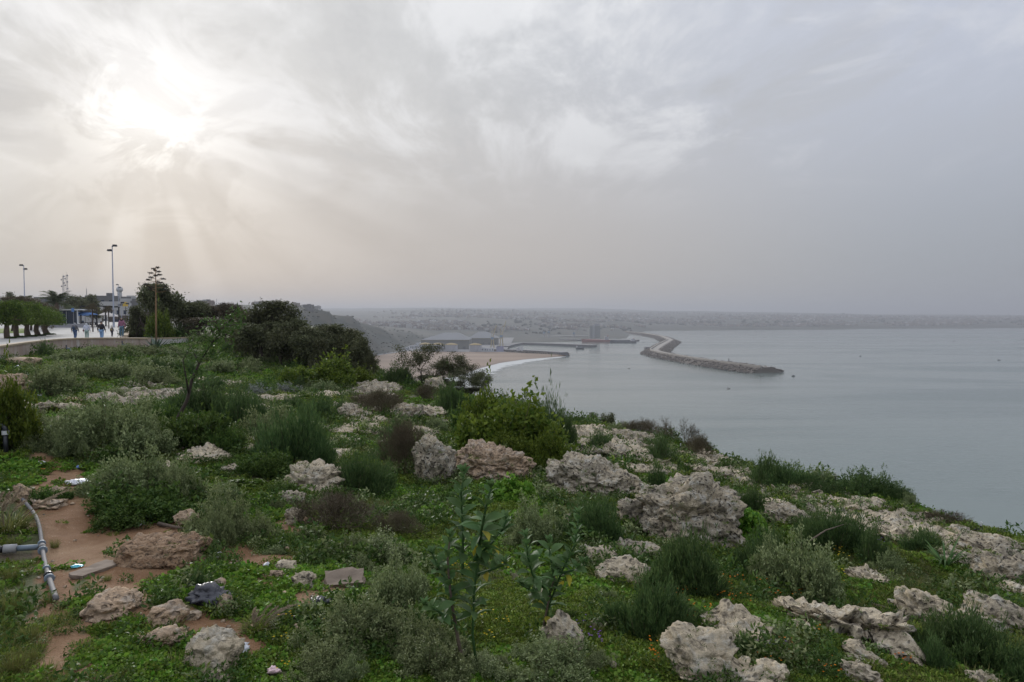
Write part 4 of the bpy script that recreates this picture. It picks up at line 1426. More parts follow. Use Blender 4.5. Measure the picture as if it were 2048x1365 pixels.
def scatter(name, pts, idx, scl, rot, label):
    me = bpy.data.meshes.new(name)
    me.vertices.add(len(pts))
    me.vertices.foreach_set('co', np.asarray(pts, np.float32).ravel())
    a = me.attributes.new('idx', 'INT', 'POINT')
    a.data.foreach_set('value', np.asarray(idx, np.int32))
    a = me.attributes.new('scl', 'FLOAT', 'POINT')
    a.data.foreach_set('value', np.asarray(scl, np.float32))
    a = me.attributes.new('rot', 'FLOAT_VECTOR', 'POINT')
    a.data.foreach_set('vector', np.asarray(rot, np.float32).ravel())
    ob = bpy.data.objects.new(name, me)
    COL.objects.link(ob)
    ng = bpy.data.node_groups.new(name, 'GeometryNodeTree')
    ng.interface.new_socket('Geometry', in_out='INPUT', socket_type='NodeSocketGeometry')
    ng.interface.new_socket('Geometry', in_out='OUTPUT', socket_type='NodeSocketGeometry')
    gi, go = ng.nodes.new('NodeGroupInput'), ng.nodes.new('NodeGroupOutput')
    ci = ng.nodes.new('GeometryNodeCollectionInfo')
    ci.inputs['Collection'].default_value = COVER
    ci.inputs['Separate Children'].default_value = True
    ci.inputs['Reset Children'].default_value = True
    ip = ng.nodes.new('GeometryNodeInstanceOnPoints')
    ip.inputs['Pick Instance'].default_value = True
    def na(n_, t):
        q = ng.nodes.new('GeometryNodeInputNamedAttribute')
        q.data_type = t
        q.inputs['Name'].default_value = n_
        return [s_ for s_ in q.outputs if s_.enabled and s_.name == 'Attribute'][0]
    ng.links.new(gi.outputs[0], ip.inputs['Points'])
    ng.links.new(ci.outputs[0], ip.inputs['Instance'])
    ng.links.new(na('idx', 'INT'), ip.inputs['Instance Index'])
    ng.links.new(na('rot', 'FLOAT_VECTOR'), ip.inputs['Rotation'])
    ng.links.new(na('scl', 'FLOAT'), ip.inputs['Scale'])
    ng.links.new(ip.outputs[0], go.inputs[0])
    md = ob.modifiers.new('scatter', 'NODES')
    md.node_group = ng
    return tag(ob, label, kind='stuff')


# keep the pipe and the larger litter free of weeds
for q in ((30, 985), (45, 1006), (62, 1025), (75, 1045), (82, 1075), (84, 1100), (90, 1135), (98, 1165), (106, 1190), (113, 1210), (40, 1106), (15, 1108), (62, 1104)):
    gg = hit(*q)
    for dy in (0.0, -0.25, 0.2):
        FOOT.append((gg[0], gg[1] + dy, 0.13, 0.24, gg[2]))
for q, rr_ in (((150, 972), 22), ((475, 1312), 20), ((408, 1215), 38), ((232, 1050), 14), ((402, 1068), 14), ((12, 905), 16), ((437, 1118), 10), ((688, 1172), 34), ((190, 1140), 26), ((545, 1352), 14)):
    gg = hit(*q)
    FOOT.append((gg[0], gg[1], rr_ * gg[1] / F, rr_ * gg[1] / F * 1.6, gg[2]))
rng = np.random.default_rng(4)
NP = 165000
azr = rng.uniform(R(-56), R(58), NP)
rad = 2.2 * (75 / 2.2) ** rng.random(NP)
x, y = rad * np.sin(azr), rad * np.cos(azr)
ok = (edge_dist(x, y) < 2.5) & (y > 1.2)
x, y, rad = x[ok], y[ok], rad[ok]
wall_d = np.interp(1024 + F * x / y, [-420, -200, 0, 60, 110, 150, 300], [20.8, 29, 40.5, 47, 52, 54.5, 55])
ok = (1024 + F * x / y > 304) | (rad * np.cos(np.arctan2(x, y)) < wall_d - 0.2)
x, y, rad = x[ok], y[ok], rad[ok]
dm = dirt_mask(x, y)
p3 = np.stack([x, y, x * 0], 1)
patch = fbm(p3 * 0.55, 3, 91)
patch2 = fbm(p3 * 0.9 + 40, 3, 93)
ok = ~rock_mask(x, y, 1.0) & (~dm | (rng.random(len(x)) < 0.05 + 0.30 * (patch2 > 0.28))) & (rng.random(len(x)) < np.clip(0.95 + 0.9 * patch2, 0.15, 1))
x, y, rad, patch, patch2 = x[ok], y[ok], rad[ok], patch[ok], patch2[ok]
n = len(x)
u = np.clip(0.5 + 0.62 * fbm(np.stack([x, y, x * 0], 1) * 1.1 + 70, 3, 97) + rng.normal(size=n) * 0.14, 0, 0.999)
idx = np.where(u < 0.33 + 0.5 * patch, rng.integers(0, 2, n), np.where(u < 0.66, rng.integers(2, 4, n), np.where(u < 0.84, rng.integers(4, 6, n), np.where(u < 0.90, 6, rng.integers(7, 9, n)))))
px_ = 1024 + F * x / y
gr = ((px_ > 1700) & (rad < 12)) | ((px_ < 130) & (rad < 8)) | ((px_ > 850) & (px_ < 1080) & (rad > 6) & (rad < 8.2) & (u > 0.3))
idx = np.where(gr & (rng.random(n) < 0.55), rng.integers(7, 9, n), idx)
scl = 0.050 * rad ** 0.62 * rng.uniform(0.6, 1.35, n) * np.where((rng.random(n) < 0.16) & (idx >= 4) & (idx <= 6), 2.1, 0.88)
rot = np.stack([rng.normal(size=n) * 0.2, rng.normal(size=n) * 0.2, rng.uniform(0, 6.283, n)], 1)
gpts = np.stack([x, y, ground(x, y) - 0.01], 1)
bpy.context.view_layer.update()
for o, tall_ in MOSSY:                                      # weeds rooted in the hollows of the rocks
    me = o.data
    co = np.empty(len(me.vertices) * 3, np.float32)
    no = np.empty(len(me.vertices) * 3, np.float32)
    me.vertices.foreach_get('co', co)
    me.vertex_normals.foreach_get('vector', no)
    co, no = co.reshape(-1, 3), no.reshape(-1, 3)
    mw = np.array(o.matrix_world)
    wc_ = co @ mw[:3, :3].T + mw[:3, 3]
    up_ = np.where((no[:, 2] > 0.62) & (fbm(wc_ * 3.0, 3, 55) > 0.12) & (wc_[:, 2] > ground(wc_[:, 0], wc_[:, 1])))[0]
    if len(up_) == 0:
        continue
    area = o.dimensions.x * o.dimensions.y
    hx_, hy_ = o.dimensions.x / 2, o.dimensions.y / 2
    ks_ = int(min(90, 10 + 30 * (hx_ + hy_)) * (1.0 if tall_ else 0.25))           # taller weeds crowding round its foot
    aa_ = rng.uniform(0, 6.283, ks_)
    sx_, sy_ = o.location.x + np.cos(aa_) * hx_ * rng.uniform(0.86, 1.1, ks_), o.location.y + np.sin(aa_) * hy_ * rng.uniform(0.86, 1.1, ks_)
    kp_ = ~dirt_mask(sx_, sy_)
    sx_, sy_ = sx_[kp_], sy_[kp_]
    gpts = np.concatenate([gpts, np.stack([sx_, sy_, ground(sx_, sy_) - 0.01], 1)])
    idx = np.concatenate([idx, rng.choice([2, 3, 4, 5, 6, 7, 8], len(sx_))])
    scl = np.concatenate([scl, 0.085 * max(o.location.y, 3.0) ** 0.62 * rng.uniform(0.6, 1.3, len(sx_))])
    rot = np.concatenate([rot, np.stack([sx_ * 0, sx_ * 0, rng.uniform(0, 6.28, len(sx_))], 1)])
    dd_ = max(o.location.y, 3.0)
    k_ = int(min(160, area * 220 / dd_ ** 0.9 + 2) * (1.0 if tall_ else 0.5))
    pick = rng.choice(up_, min(k_, len(up_)), replace=False)
    gpts = np.concatenate([gpts, wc_[pick] - [0, 0, 0.01]])
    idx = np.concatenate([idx, rng.choice([2, 3, 4, 5, 7, 8], len(pick))])
    scl = np.concatenate([scl, 0.026 * dd_ ** 0.62 * rng.uniform(0.5, 1.2, len(pick))])
    rot = np.concatenate([rot, np.stack([np.zeros(len(pick)), np.zeros(len(pick)), rng.uniform(0, 6.28, len(pick))], 1)])
scatter('ground_cover', gpts, idx, scl, rot, 'mat of low green herbs, clover and grass covering the slope')
# small flowers
fl = []
def flowers(px0, py0, px1, py1, n, kind):
    for _ in range(n):
        g = hit(random.uniform(px0, px1), random.uniform(py0, py1))
        if not rock_mask(g[:1], g[1:2])[0]:
            fl.append((g, kind))
random.seed(5)
flowers(1450, 1160, 1600, 1215, 16, 9); flowers(1340, 1190, 1470, 1250, 8, 9); flowers(1520, 1270, 1680, 1365, 14, 9); flowers(1300, 1280, 1400, 1330, 5, 9)
flowers(1780, 1270, 1830, 1340, 4, 9); flowers(560, 1230, 760, 1360, 9, 10); flowers(900, 1020, 1010, 1300, 8, 10); flowers(1650, 1100, 1720, 1180, 5, 10); flowers(1120, 1230, 1210, 1300, 7, 11); flowers(1730, 1080, 1850, 1110, 3, 11); flowers(1530, 1295, 1570, 1310, 3, 11)
scatter('wildflowers', [q[0] for q in fl], [q[1] for q in fl], [0.055 * q[0][1] ** 0.62 * 1.1 for q in fl], [(0, 0, random.uniform(0, 6)) for _ in fl], 'tiny orange, yellow and purple flowers sprinkled through the herbs')
# ------------------------------------------------------------------ trees
def grow(rng, p, d, ln, r, lev, maxlev, segs, tips, spread=0.6, kids=(3, 4), up=0.12, wob=0.18, shrink=0.72):
    pts, rad = [p.copy()], [r]
    nseg = 4 if lev == 0 else 3
    for k in range(nseg):
        d = unit(d + rng.normal(size=3) * wob + np.array([0, 0, up]))
        p = p + d * ln / nseg
        pts.append(p.copy())
        rad.append(r * (1 - 0.45 * (k + 1) / nseg))
    segs.append((pts, rad))
    if lev >= maxlev:
        tips.append((p, d))
        return
    if lev >= maxlev - 1:
        tips.append((p, d))
    for k in range(int(rng.integers(kids[0], kids[1] + 1))):
        st = pts[-1] if k < 2 else pts[-2]
        d2 = unit(d + rng.normal(size=3) * spread)
        grow(rng, np.array(st), d2, ln * shrink * rng.uniform(0.8, 1.15), rad[-1] * 0.75, lev + 1, maxlev, segs, tips, spread, kids, up, wob, shrink)


def tree_proto(seed, leafmat, bark, H=5.0, trunk=1.2, r0=0.14, maxlev=4, n_leaf=46, rc=0.34, ll=0.16, lw=0.07, spread=0.6, kids=(3, 4), squash=0.8, lean=0.1, up=0.12, droop=0.2, zcut=0.0, dome=1.0):
    """unit tree: scaled so that it is 1 tall and its crown 1 wide; returns trunk and crown meshes"""
    rng = np.random.default_rng(seed)
    segs, tips = [], []
    grow(rng, np.array([0, 0, -0.1]), unit(np.array([rng.normal() * lean, rng.normal() * lean, 1.0])), trunk, r0, 0, maxlev, segs, tips, spread, kids, up)
    mb = MB()
    for pts, rad in segs:
        mb.tube(pts, np.maximum(rad, 0.008), 6 if rad[0] > 0.05 else 4, caps=False)
    T_ = np.array([t[0] for t in tips])
    n = len(T_)
    P_ = np.repeat(T_, n_leaf, 0) + rng.normal(size=(n * n_leaf, 3)) * np.array([rc, rc, rc * squash]) * 0.55
    D_ = rng.normal(size=P_.shape) + np.array([0, 0, 0.2 - droop])
    L = ll * rng.uniform(0.6, 1.35, len(P_))
    val = np.clip(rng.random(len(P_)) * 0.6 + np.repeat(rng.random(n) * 0.4, n_leaf), 0, 1)
    top_z = np.percentile(P_[:, 2], 99)
    ok_ = P_[:, 2] > max(0.15, zcut * top_z * rng.uniform(0.9, 1.1))
    P_, D_, L, val = P_[ok_], D_[ok_], L[ok_], val[ok_]
    fol = leaf_quads(P_, D_, L, L * lw / ll, val, rng)
    def rnd(v_):                                   # round the top of the crown
        t = np.clip(v_[:, 2] / top_z, 0, 1)
        w_ = v_.copy()
        w_[:, 2] = np.where(v_[:, 2] > 0, top_z * (1 - (1 - t) ** dome) + np.maximum(v_[:, 2] - top_z, 0) * 0.3, v_[:, 2])
        return w_
    fol = (rnd(fol[0]), fol[1], fol[2])
    mb.v = [tuple(q) for q in rnd(np.array(mb.v))]
    P_ = rnd(P_)
    lo, hi = np.percentile(P_, 1, axis=0), np.percentile(P_, 99, axis=0)
    sx_ = max(hi[0] - lo[0], hi[1] - lo[1])
    s_ = np.array([1 / sx_, 1 / sx_, 1 / hi[2]])
    tv = np.array(mb.v) * s_
    a = mesh_obj('trunk', tv, mb.f, bark, smooth_=True)
    b_ = mesh_obj('crown', fol[0] * s_, fol[1], leafmat, attr={'v': fol[2]})
    for o in (a, b_):
        COL.objects.unlink(o)
    return a, b_


TREE = {
    'dark': [tree_proto(s_, F_TREE, M_BARK_D, spread=0.85, up=0.04, trunk=1.0, n_leaf=34, dome=1.3) for s_ in (301, 302, 303, 304)],
    'brown': [tree_proto(s_, F_TREE2, M_BARK_D, spread=0.8, n_leaf=26, dome=1.3) for s_ in (311, 312)],
    'cliff': [tree_proto(s_, F_TREE, M_BARK_D, trunk=1.5, r0=0.07, maxlev=3, n_leaf=90, rc=0.36, ll=0.11, lw=0.055, spread=0.6, kids=(3, 4), up=0.16) for s_ in (321, 322, 323)],
    'clip': [tree_proto(s_, F_FIC, M_BARK, trunk=1.3, r0=0.30, maxlev=3, n_leaf=95, rc=0.42, ll=0.13, lw=0.08, spread=0.8, kids=(4, 4), up=0.06, lean=0.28, zcut=0.36) for s_ in (331, 332, 333)],
    'far': [tree_proto(s_, F_TREE, M_BARK_D, maxlev=3, n_leaf=45, rc=0.5, ll=0.22, lw=0.12, spread=0.6) for s_ in (341, 342)],
    'round': [tree_proto(s_, F_TREE, M_BARK_D, trunk=0.7, r0=0.05, maxlev=3, n_leaf=60, rc=0.26, ll=0.10, lw=0.05, spread=0.75) for s_ in (351,)],
}
PLAZA_Z = CZ - 2.25
_tk = [0]


def tree(kind, px_, d, wpx, top, label, group=None, name='tree', base_z=None, trunk_w=1.0):
    _tk[0] += 1
    rng = random.Random(_tk[0] * 7 + 1)
    x = (px_ - 1024) / F * d
    z = ground(x, d)[0] if base_z is None else base_z
    tz = CZ + ray(px_, top)[2] * d
    w = wpx * d / F
    e = empty(name, (x, d, z - 0.03), rng.uniform(0, 6.28), (w, w, max(tz - z, 0.3)))
    tr, cr = rng.choice(TREE[kind])
    link_copy(tr, e)
    link_copy(cr, e)
    return tag(e, label, 'tree', group)


DK, DKG = 'dark olive tree in the grove between the plaza and the cliff', 'dark grove by the plaza'
tree('dark', 336, 68, 112, 569, 'tallest dark tree behind the agave flower stalk')
for q in ((298, 70, 56, 612), (368, 72, 70, 600), (396, 75, 46, 607)):
    tree('dark', *q, DK, DKG)
BR, BRG = 'brownish half-bare tree beside the dark grove', 'brownish trees by the grove'
for q in ((428, 78, 72, 612), (462, 74, 60, 606), (415, 66, 60, 635), (450, 62, 60, 640)):
    tree('brown', *q, BR, BRG)
CG, CGG = 'dark tree in the thick clump on the cliff edge above the beach', 'dark clump on the cliff edge'
tree('dark', 535, 50, 118, 603, 'highest domed tree of the dark clump on the cliff edge')
for q in ((492, 53, 76, 626), (578, 49, 84, 632), (612, 48, 84, 638), (650, 47, 70, 649), (688, 46, 62, 663), (560, 46, 90, 650), (625, 45, 80, 662), (520, 47, 80, 645), (668, 44, 60, 676), (640, 45.5, 76, 652), (668, 45, 70, 658), (700, 43.5, 60, 674), (722, 42.5, 48, 694)):
    tree('dark', *q, CG, CGG)
tree('cliff', 712, 44, 44, 682, 'slender dark tree ending the clump above the beach')
tree('cliff', 742, 42, 34, 702, 'sparse small tree standing out against the pink sand')
CL, CLG = 'thin dark tree rising over the cliff edge before the surf', 'thin trees on the cliff edge'
tree('cliff', 848, 38, 92, 687, 'tallest thin tree on the cliff edge in front of the sand')
for kd, q in (('cliff', (906, 37, 86, 703)), ('cliff', (882, 38.5, 86, 722)), ('dark', (872, 38, 62, 748)), ('cliff', (938, 36.5, 80, 733)), ('cliff', (966, 35, 60, 742)), ('cliff', (920, 36, 86, 745)), ('dark', (898, 37.5, 66, 760)), ('dark', (940, 36, 54, 775))):
    tree(kd, *q, CL, CLG)
for q in ((1163, 27.5, 38, 834), (1190, 27.8, 32, 825), (1214, 27.5, 36, 825)):
    tree('round', *q, 'tiny round-topped tree on the bare crest above the sea', 'tiny trees on the crest', 'small_tree')
# clipped trees on the plaza
CP, CPG = 'clipped plaza tree with thick leaning trunk and merged green crown', 'row of clipped plaza trees'
for q in ((15, 68, 62, 601), (34, 71, 58, 604), (56, 74, 60, 604), (75, 77, 60, 609), (92, 81, 62, 614), (-40, 66, 70, 600)):
    tree('clip', *q, CP, CPG, 'plaza_tree', PLAZA_Z)
for q in ((25, 100, 60, 593), (62, 104, 60, 597), (84, 112, 44, 606)):
    tree('brown', *q, 'dull brown-green tree behind the clipped plaza trees', 'dull trees behind the clipped row', 'tree', PLAZA_Z)
for q in ((155, 230, 44, 592), (178, 240, 36, 590), (165, 220, 30, 600)):
    tree('far', *q, 'greyish tree behind the café roofs', 'greyish trees behind the café', 'tree', CZ - 4)
tree('far', 195, 150, 34, 615, 'dark green tree behind the pergola', base_z=PLAZA_Z)
tree('far', 14, 300, 40, 585, 'hazy tree on the rise behind the clipped row', base_z=CZ - 3)
# bushes right of the promenade
for k_, a in (('L', (322, 686, 60, 52, 'bright green bush at the foot of the agave')), ('B', (286, 678, 46, 26, 'dark rounded bush beside the promenade edge')), 
              ('B', (360, 682, 70, 30, None)), ('S', (400, 690, 60, 24, None)), ('B', (300, 692, 26, 22, 'small bush in the corner where the wall ends'))):
    plant(k_, *a)

# ------------------------------------------------------------------ palms
def frond(seed, ln=2.4, n=34):
    rng = np.random.default_rng(seed)
    t = np.linspace(0, 1, 9)
    c = np.stack([t * ln * 0.85, np.zeros(9), 0.75 * ln * (t - 0.85 * t * t)], 1)
    mb = MB().tube(c, np.linspace(0.035, 0.008, 9), 4)
    tt = np.repeat(np.linspace(0.12, 1, n), 2)
    sg = np.tile([1.0, -1.0], n)
    P_ = np.stack([np.interp(tt, t, c[:, k]) for k in range(3)], 1)
    D_ = np.stack([np.full(2 * n, 0.75), sg * 0.8, np.full(2 * n, 0.15)], 1) + rng.normal(size=(2 * n, 3)) * 0.08
    v, f, a = blade_strips(P_, D_, 0.5 * np.sin(np.pi * np.clip(tt, 0.1, 0.93)) + 0.12, 0.05, rng.random(2 * n), rng, 0.25, 2)
    mv = np.array(mb.v)
    me_f = [tuple(x) for x in (f + len(mv)).tolist()] + mb.f
    ob = mesh_obj('frond', np.concatenate([mv, v]), me_f, F_PALM, attr={'v': np.concatenate([np.full(len(mv), 0.5), a])})
    COL.objects.unlink(ob)
    return ob


FRONDS = [frond(s_) for s_ in (1, 2)]
M_PALMT = simple('palm_trunk_bark', (0.16, 0.12, 0.09), 0.95, var=0.4, scale=8, bump=1.0)


def palm(px_, d, top, label, n=34, r=0.38, sc=1.0, dead=False):
    x = (px_ - 1024) / F * d
    tz = CZ + ray(px_, top)[2] * d
    e = empty('palm_tree', (x, d, PLAZA_Z))
    hh = tz - PLAZA_Z - 1.9 * sc
    mb = MB().lathe([(r * 1.25, 0), (r, 0.4), (r * 0.9, hh * 0.6), (r * 1.1, hh * 0.9), (r * 0.6, hh + 0.25)], 12)
    mb.build('trunk', M_PALMT, e, True)
    rng = random.Random(px_)
    for k in range(n):
        o = link_copy(FRONDS[k % 2], e)
        o.location = (0, 0, hh + 0.05)
        el_ = rng.uniform(-0.15, 1.15)
        o.rotation_euler = Euler((rng.uniform(-0.3, 0.3), -el_ + 0.5, k * 2.4), 'XYZ')
        s_ = rng.uniform(0.85, 1.1) * sc
        o.scale = (s_, s_, s_)
    return tag(e, label, 'palm')


palm(115, 133, 576, 'large date palm with a thick trunk behind the clipped trees', 46, sc=1.6)
palm(52, 150, 588, 'shorter palm half hidden behind the dull brown-green trees', 26)
# grass ring round the palm foot
g = MB()
o = mesh_obj('grass_ring', *proto_grass(77, 400, 0.3, 0.03, 0.3, 0.9)[0][:2], F_GRASS)
o.data.attributes.new('v', 'FLOAT', 'POINT').data.foreach_set('value', np.random.default_rng(3).random(len(o.data.vertices)).astype(np.float32))
o.location = ((110 - 1024) / F * 131.5, 131.5, PLAZA_Z)
tag(o, 'ring of green grass round the large palm foot', kind='stuff')

# small fan palm right of the agave
def fan(px_, py_, hpx, label):
    gg = hit(px_, py_)
    e = empty('fan_palm', gg, 0, hpx * gg[1] / F / 1.5)
    rng = random.Random(px_)
    for k in range(18):
        o = link_copy(FRONDS[k % 2], e)
        o.rotation_euler = Euler((rng.uniform(-0.3, 0.3), -rng.uniform(0.0, 0.9), k * 2.4), 'XYZ')
        o.scale = (0.8,) * 3
    return tag(e, label, 'palm')


fan(362, 680, 34, 'low stemless palm between the agave and the grove')

# ------------------------------------------------------------------ agave with its flower stalk
M_STALK = simple('dry_agave_stalk', (0.26, 0.16, 0.085), 0.9, var=0.35, scale=5, bump=0.4)
M_AGAVE = simple('agave_leaf', (0.10, 0.14, 0.10), 0.6, var=0.2)
d_ = 54.0
ax = (312 - 1024) / F * d_
az_ = ground(ax, d_)[0]
ag = empty('agave', (ax, d_, az_))
H_ = CZ + ray(313, 535)[2] * d_ - az_
MB().tube([(0, 0, -0.1), (0.02, 0, H_ * 0.4), (0.05, 0, H_ * 0.75), (0.06, 0, H_)], [0.075, 0.065, 0.04, 0.018], 8).build('flower_stalk', M_STALK, ag, True)
bl = MB().add([(0, -0.07, 0), (0, 0.07, 0), (0.5, 0.1, 0.35), (0.5, -0.1, 0.35), (1.1, 0, 0.75), (0.5, 0, 0.28)], [(0, 5, 3), (0, 1, 2, 5), (5, 2, 4), (3, 5, 4), (0, 3, 2, 1), (3, 4, 2)])
leaf0 = bl.build('leaf', M_AGAVE, ag)
for k in range(1, 22):
    o = link_copy(leaf0, ag)
    o.rotation_euler = Euler((0, random.uniform(-0.5, 0.35), k * 2.4), 'XYZ')
rng = np.random.default_rng(8)
M_POD = simple('dark_seed_pods', (0.055, 0.045, 0.035), 0.9)
for k in range(17):
    t = 0.70 + 0.29 * k / 16
    z = H_ * t
    a = k * 2.4
    ln = 0.75 * (1 - (t - 0.70) / 0.30) + 0.14
    c = (0.05, 0, z)
    tip = np.array([c[0] + math.cos(a) * ln, math.sin(a) * ln, z + 0.16 * ln])
    br = MB().tube([c, (c[0] + math.cos(a) * ln * 0.6, math.sin(a) * ln * 0.6, z + 0.02), tip], [0.022, 0.016, 0.01], 5).build('branch', M_STALK, ag)
    nq = 60
    P_ = tip + rng.normal(size=(nq, 3)) * np.array([0.10, 0.10, 0.03]) * (0.5 + 0.8 * ln)
    v, f, at_ = leaf_quads(P_, rng.normal(size=(nq, 3)) + np.array([0, 0, 1.0]), 0.11, 0.05, rng.random(nq), rng)
    mesh_obj('flower_cluster', v, f, M_POD, br)
tag(ag, 'agave with a tall dry flower stalk rising above the wall end', 'agave')

# ------------------------------------------------------------------ leaning sapling
g0 = hit(332, 888)
d_ = g0[1]
sap = empty('sapling', g0)
def lp(px_, py_, dd=0.0):
    return atd(px_, py_, d_ + dd) - g0
stem_pts = [lp(332, 892), lp(352, 845), lp(375, 800), lp(384, 760), lp(398, 728, 0.1), lp(425, 685, 0.15), lp(470, 632, 0.2)]
tr = MB().tube(stem_pts, [0.045, 0.04, 0.036, 0.03, 0.025, 0.017, 0.006], 7)
tr.tube([lp(378, 790), lp(372, 755, -0.2), lp(366, 720, -0.25), lp(384, 690, -0.2)], [0.02, 0.016, 0.011, 0.005], 6)
sub = [((398, 728), (378, 690), 0.3), ((425, 685), (392, 668), -0.3), ((425, 685), (455, 670), 0.2), ((440, 665), (418, 640), 0.1), ((450, 655), (482, 650), -0.2), ((455, 650), (478, 618), 0.1), ((410, 708), (440, 706), 0.3), ((384, 760), (405, 748), -0.2)]
tips = []
for a, b_, dd in sub:
    A, B = lp(*a, 0.12), lp(*b_, dd)
    tr.tube([A, (A + B) / 2 + np.array([0, 0, 0.03]), B], [0.012, 0.009, 0.004], 5)
    tips.append((A, B))
tr.build('trunk', M_BARK_D, sap, True)
rng = np.random.default_rng(12)
for A, B in tips + [(stem_pts[4], stem_pts[6]), (stem_pts[4], stem_pts[5]), (stem_pts[5], stem_pts[6]), (lp(372, 755, -0.2), lp(384, 690, -0.2))]:
    nn = 64
    t = rng.uniform(0.1, 1.08, nn)[:, None]
    P_ = A + (B - A) * t + rng.normal(size=(nn, 3)) * 0.095
    v, f, at_ = leaf_quads(P_, rng.normal(size=(nn, 3)) + (B - A) * 0.8 + np.array([0, 0, 0.1]), 0.115 * rng.uniform(0.6, 1.2, nn), 0.036, rng.random(nn), rng)
    mesh_obj('foliage', v, f, F_SAP, sap, attr={'v': at_})
tag(sap, 'thin leaning sapling with bright green leaves above the dark bush', 'sapling')

# ------------------------------------------------------------------ tall broad-leaved plants in front
def oval_leaf(name, mat, seed):
    rng = np.random.default_rng(seed)
    rows = [(0.0, 0.02), (0.15, 0.10), (0.35, 0.24), (0.6, 0.25), (0.82, 0.13), (1.0, 0.0)]
    vs = []
    for t, w in rows:
        z = 0.12 * math.sin(t * 2.4) - 0.10 * t * t
        vs += [(t, w, z + w * 0.35), (t, 0, z), (t, -w, z + w * 0.35)]
    fs = []
    for i in range(len(rows) - 1):
        a = i * 3
        fs += [(a, a + 1, a + 4, a + 3), (a + 1, a + 2, a + 5, a + 4)]
    ob = mesh_obj(name, vs, fs, mat, smooth_=True, attr={'v': rng.random(len(vs)) * 0.3 + rng.random() * 0.6})
    COL.objects.unlink(ob)
    return ob


LF = [oval_leaf('leaf', F_TOB, s_) for s_ in (1, 2, 3)]
LFY = oval_leaf('leaf', F_YEL, 4)


def broadleaf(stems, dep, label, seed, leaf_len=0.12):
    """stems: list of pixel polylines at forward distance dep; leaves spiral up each"""
    base = hit(*stems[0][0])
    rng = random.Random(seed)
    e = empty('tree_tobacco', base)
    for si, st in enumerate(stems):
        dd = dep + (0.18 * (si % 3) - 0.18 if si else 0)
        pts = [atd(px_, py_, dep if (k == 0) else dd) - base for k, (px_, py_) in enumerate(st)]
        r0 = 0.013 if si == 0 else 0.009
        MB().tube(pts, np.linspace(r0, 0.004, len(pts)), 7).build('stem', M_BARK if si < 1 else F_TOB, e, True)
        P_ = np.array(pts)
        seg = np.linalg.norm(np.diff(P_, axis=0), axis=1)
        cum = np.concatenate([[0], np.cumsum(seg)])
        tot = cum[-1]
        s_ = tot * (0.42 if si < 2 else 0.15)
        k = 0
        while s_ < tot * 1.0:
            t = s_ / tot
            p = np.array([np.interp(s_, cum, P_[:, j]) for j in range(3)])
            low = t < 0.5 and rng.random() < 0.35
            o = link_copy(LFY if low and rng.random() < 0.15 else rng.choice(LF), e)
            L = leaf_len * (1.15 - 0.55 * max(0, t - 0.6) / 0.4) * rng.uniform(0.75, 1.15) * (0.7 if low else 1)
            elev = rng.uniform(0.0, 0.5) + (t - 0.4) * 0.9 - (0.9 if low else 0)
            o.location = tuple(p)
            o.rotation_euler = Euler((rng.uniform(-0.5, 0.5), -elev, k * 2.39 + rng.uniform(-0.3, 0.3)), 'XYZ')
            o.scale = (L, L * rng.uniform(0.85, 1.1), L)
            s_ += 0.019 * rng.uniform(0.7, 1.3)
            k += 1
        for j in range(5):                      # tuft at the tip
            o = link_copy(rng.choice(LF), e)
            o.location = tuple(P_[-1])
            o.rotation_euler = Euler((0, -1.1 + 0.1 * j, j * 1.26), 'XYZ')
            o.scale = (leaf_len * 0.55, leaf_len * 0.4, leaf_len * 0.55)
    return tag(e, label, 'plant')


broadleaf([[(938, 1362), (918, 1290), (902, 1200), (895, 1120), (900, 1075)], [(955, 1345), (945, 1270), (948, 1190), (955, 1120), (962, 1085)],
           [(925, 1150), (926, 1060), (922, 990), (928, 945)], [(955, 1110), (965, 1050), (975, 1000), (982, 978)], [(948, 1120), (985, 1085), (1005, 1060), (1012, 1040)],
           [(905, 1180), (880, 1140), (865, 1110)], [(900, 1240), (872, 1220), (850, 1215)], [(955, 1150), (995, 1135), (1010, 1130)]], 4.0,
          'tallest broad-leaved blue-green plant with yellowing lower leaves', 5)
broadleaf([[(1075, 1308), (1090, 1240), (1100, 1190), (1110, 1150)], [(1078, 1300), (1098, 1210), (1125, 1140), (1150, 1090), (1158, 1030)],
           [(1108, 1155), (1100, 1110), (1098, 1085)], [(1100, 1190), (1065, 1150), (1055, 1110), (1052, 1075)], [(1110, 1150), (1150, 1140), (1172, 1130)], [(1095, 1210), (1060, 1180), (1042, 1170)]], 4.6,
          'second broad-leaved blue-green plant with a dark bare stem', 9)

# strap-leaved squill on the slope
gq = hit(1890, 1135)
sq = empty('squill', gq)
rng = np.random.default_rng(31)
hh = 95 * gq[1] / F
for k in range(26):
    a = rng.uniform(0, 6.283)
    Dq = np.array([[math.cos(a) * 0.55, math.sin(a) * 0.55, 1.0]])
    v, f, at_ = blade_strips(np.array([[math.cos(a) * 0.02, math.sin(a) * 0.02, 0]]), Dq, hh * rng.uniform(0.7, 1.15), 0.035, rng.random(1), rng, rng.uniform(0.2, 0.75), 6)
    mesh_obj('leaf', v, f, F_TOB, sq, attr={'v': at_})
tag(sq, 'squill with drooping strap leaves at the head of the trampled grass', 'plant')
# dead branch on the ground and bare sticks
def branch(pts, r, label, name='fallen_branch', lift=0.03):
    ps = []
    for px_, py_ in pts:
        gg = hit(px_, py_)
        ps.append(gg + np.array([0, 0, lift]))
    o = MB().tube(ps, np.linspace(r, r * 0.35, len(ps)), 6).build(name, M_BARK, None, True)
    return tag(o, label, 'branch')


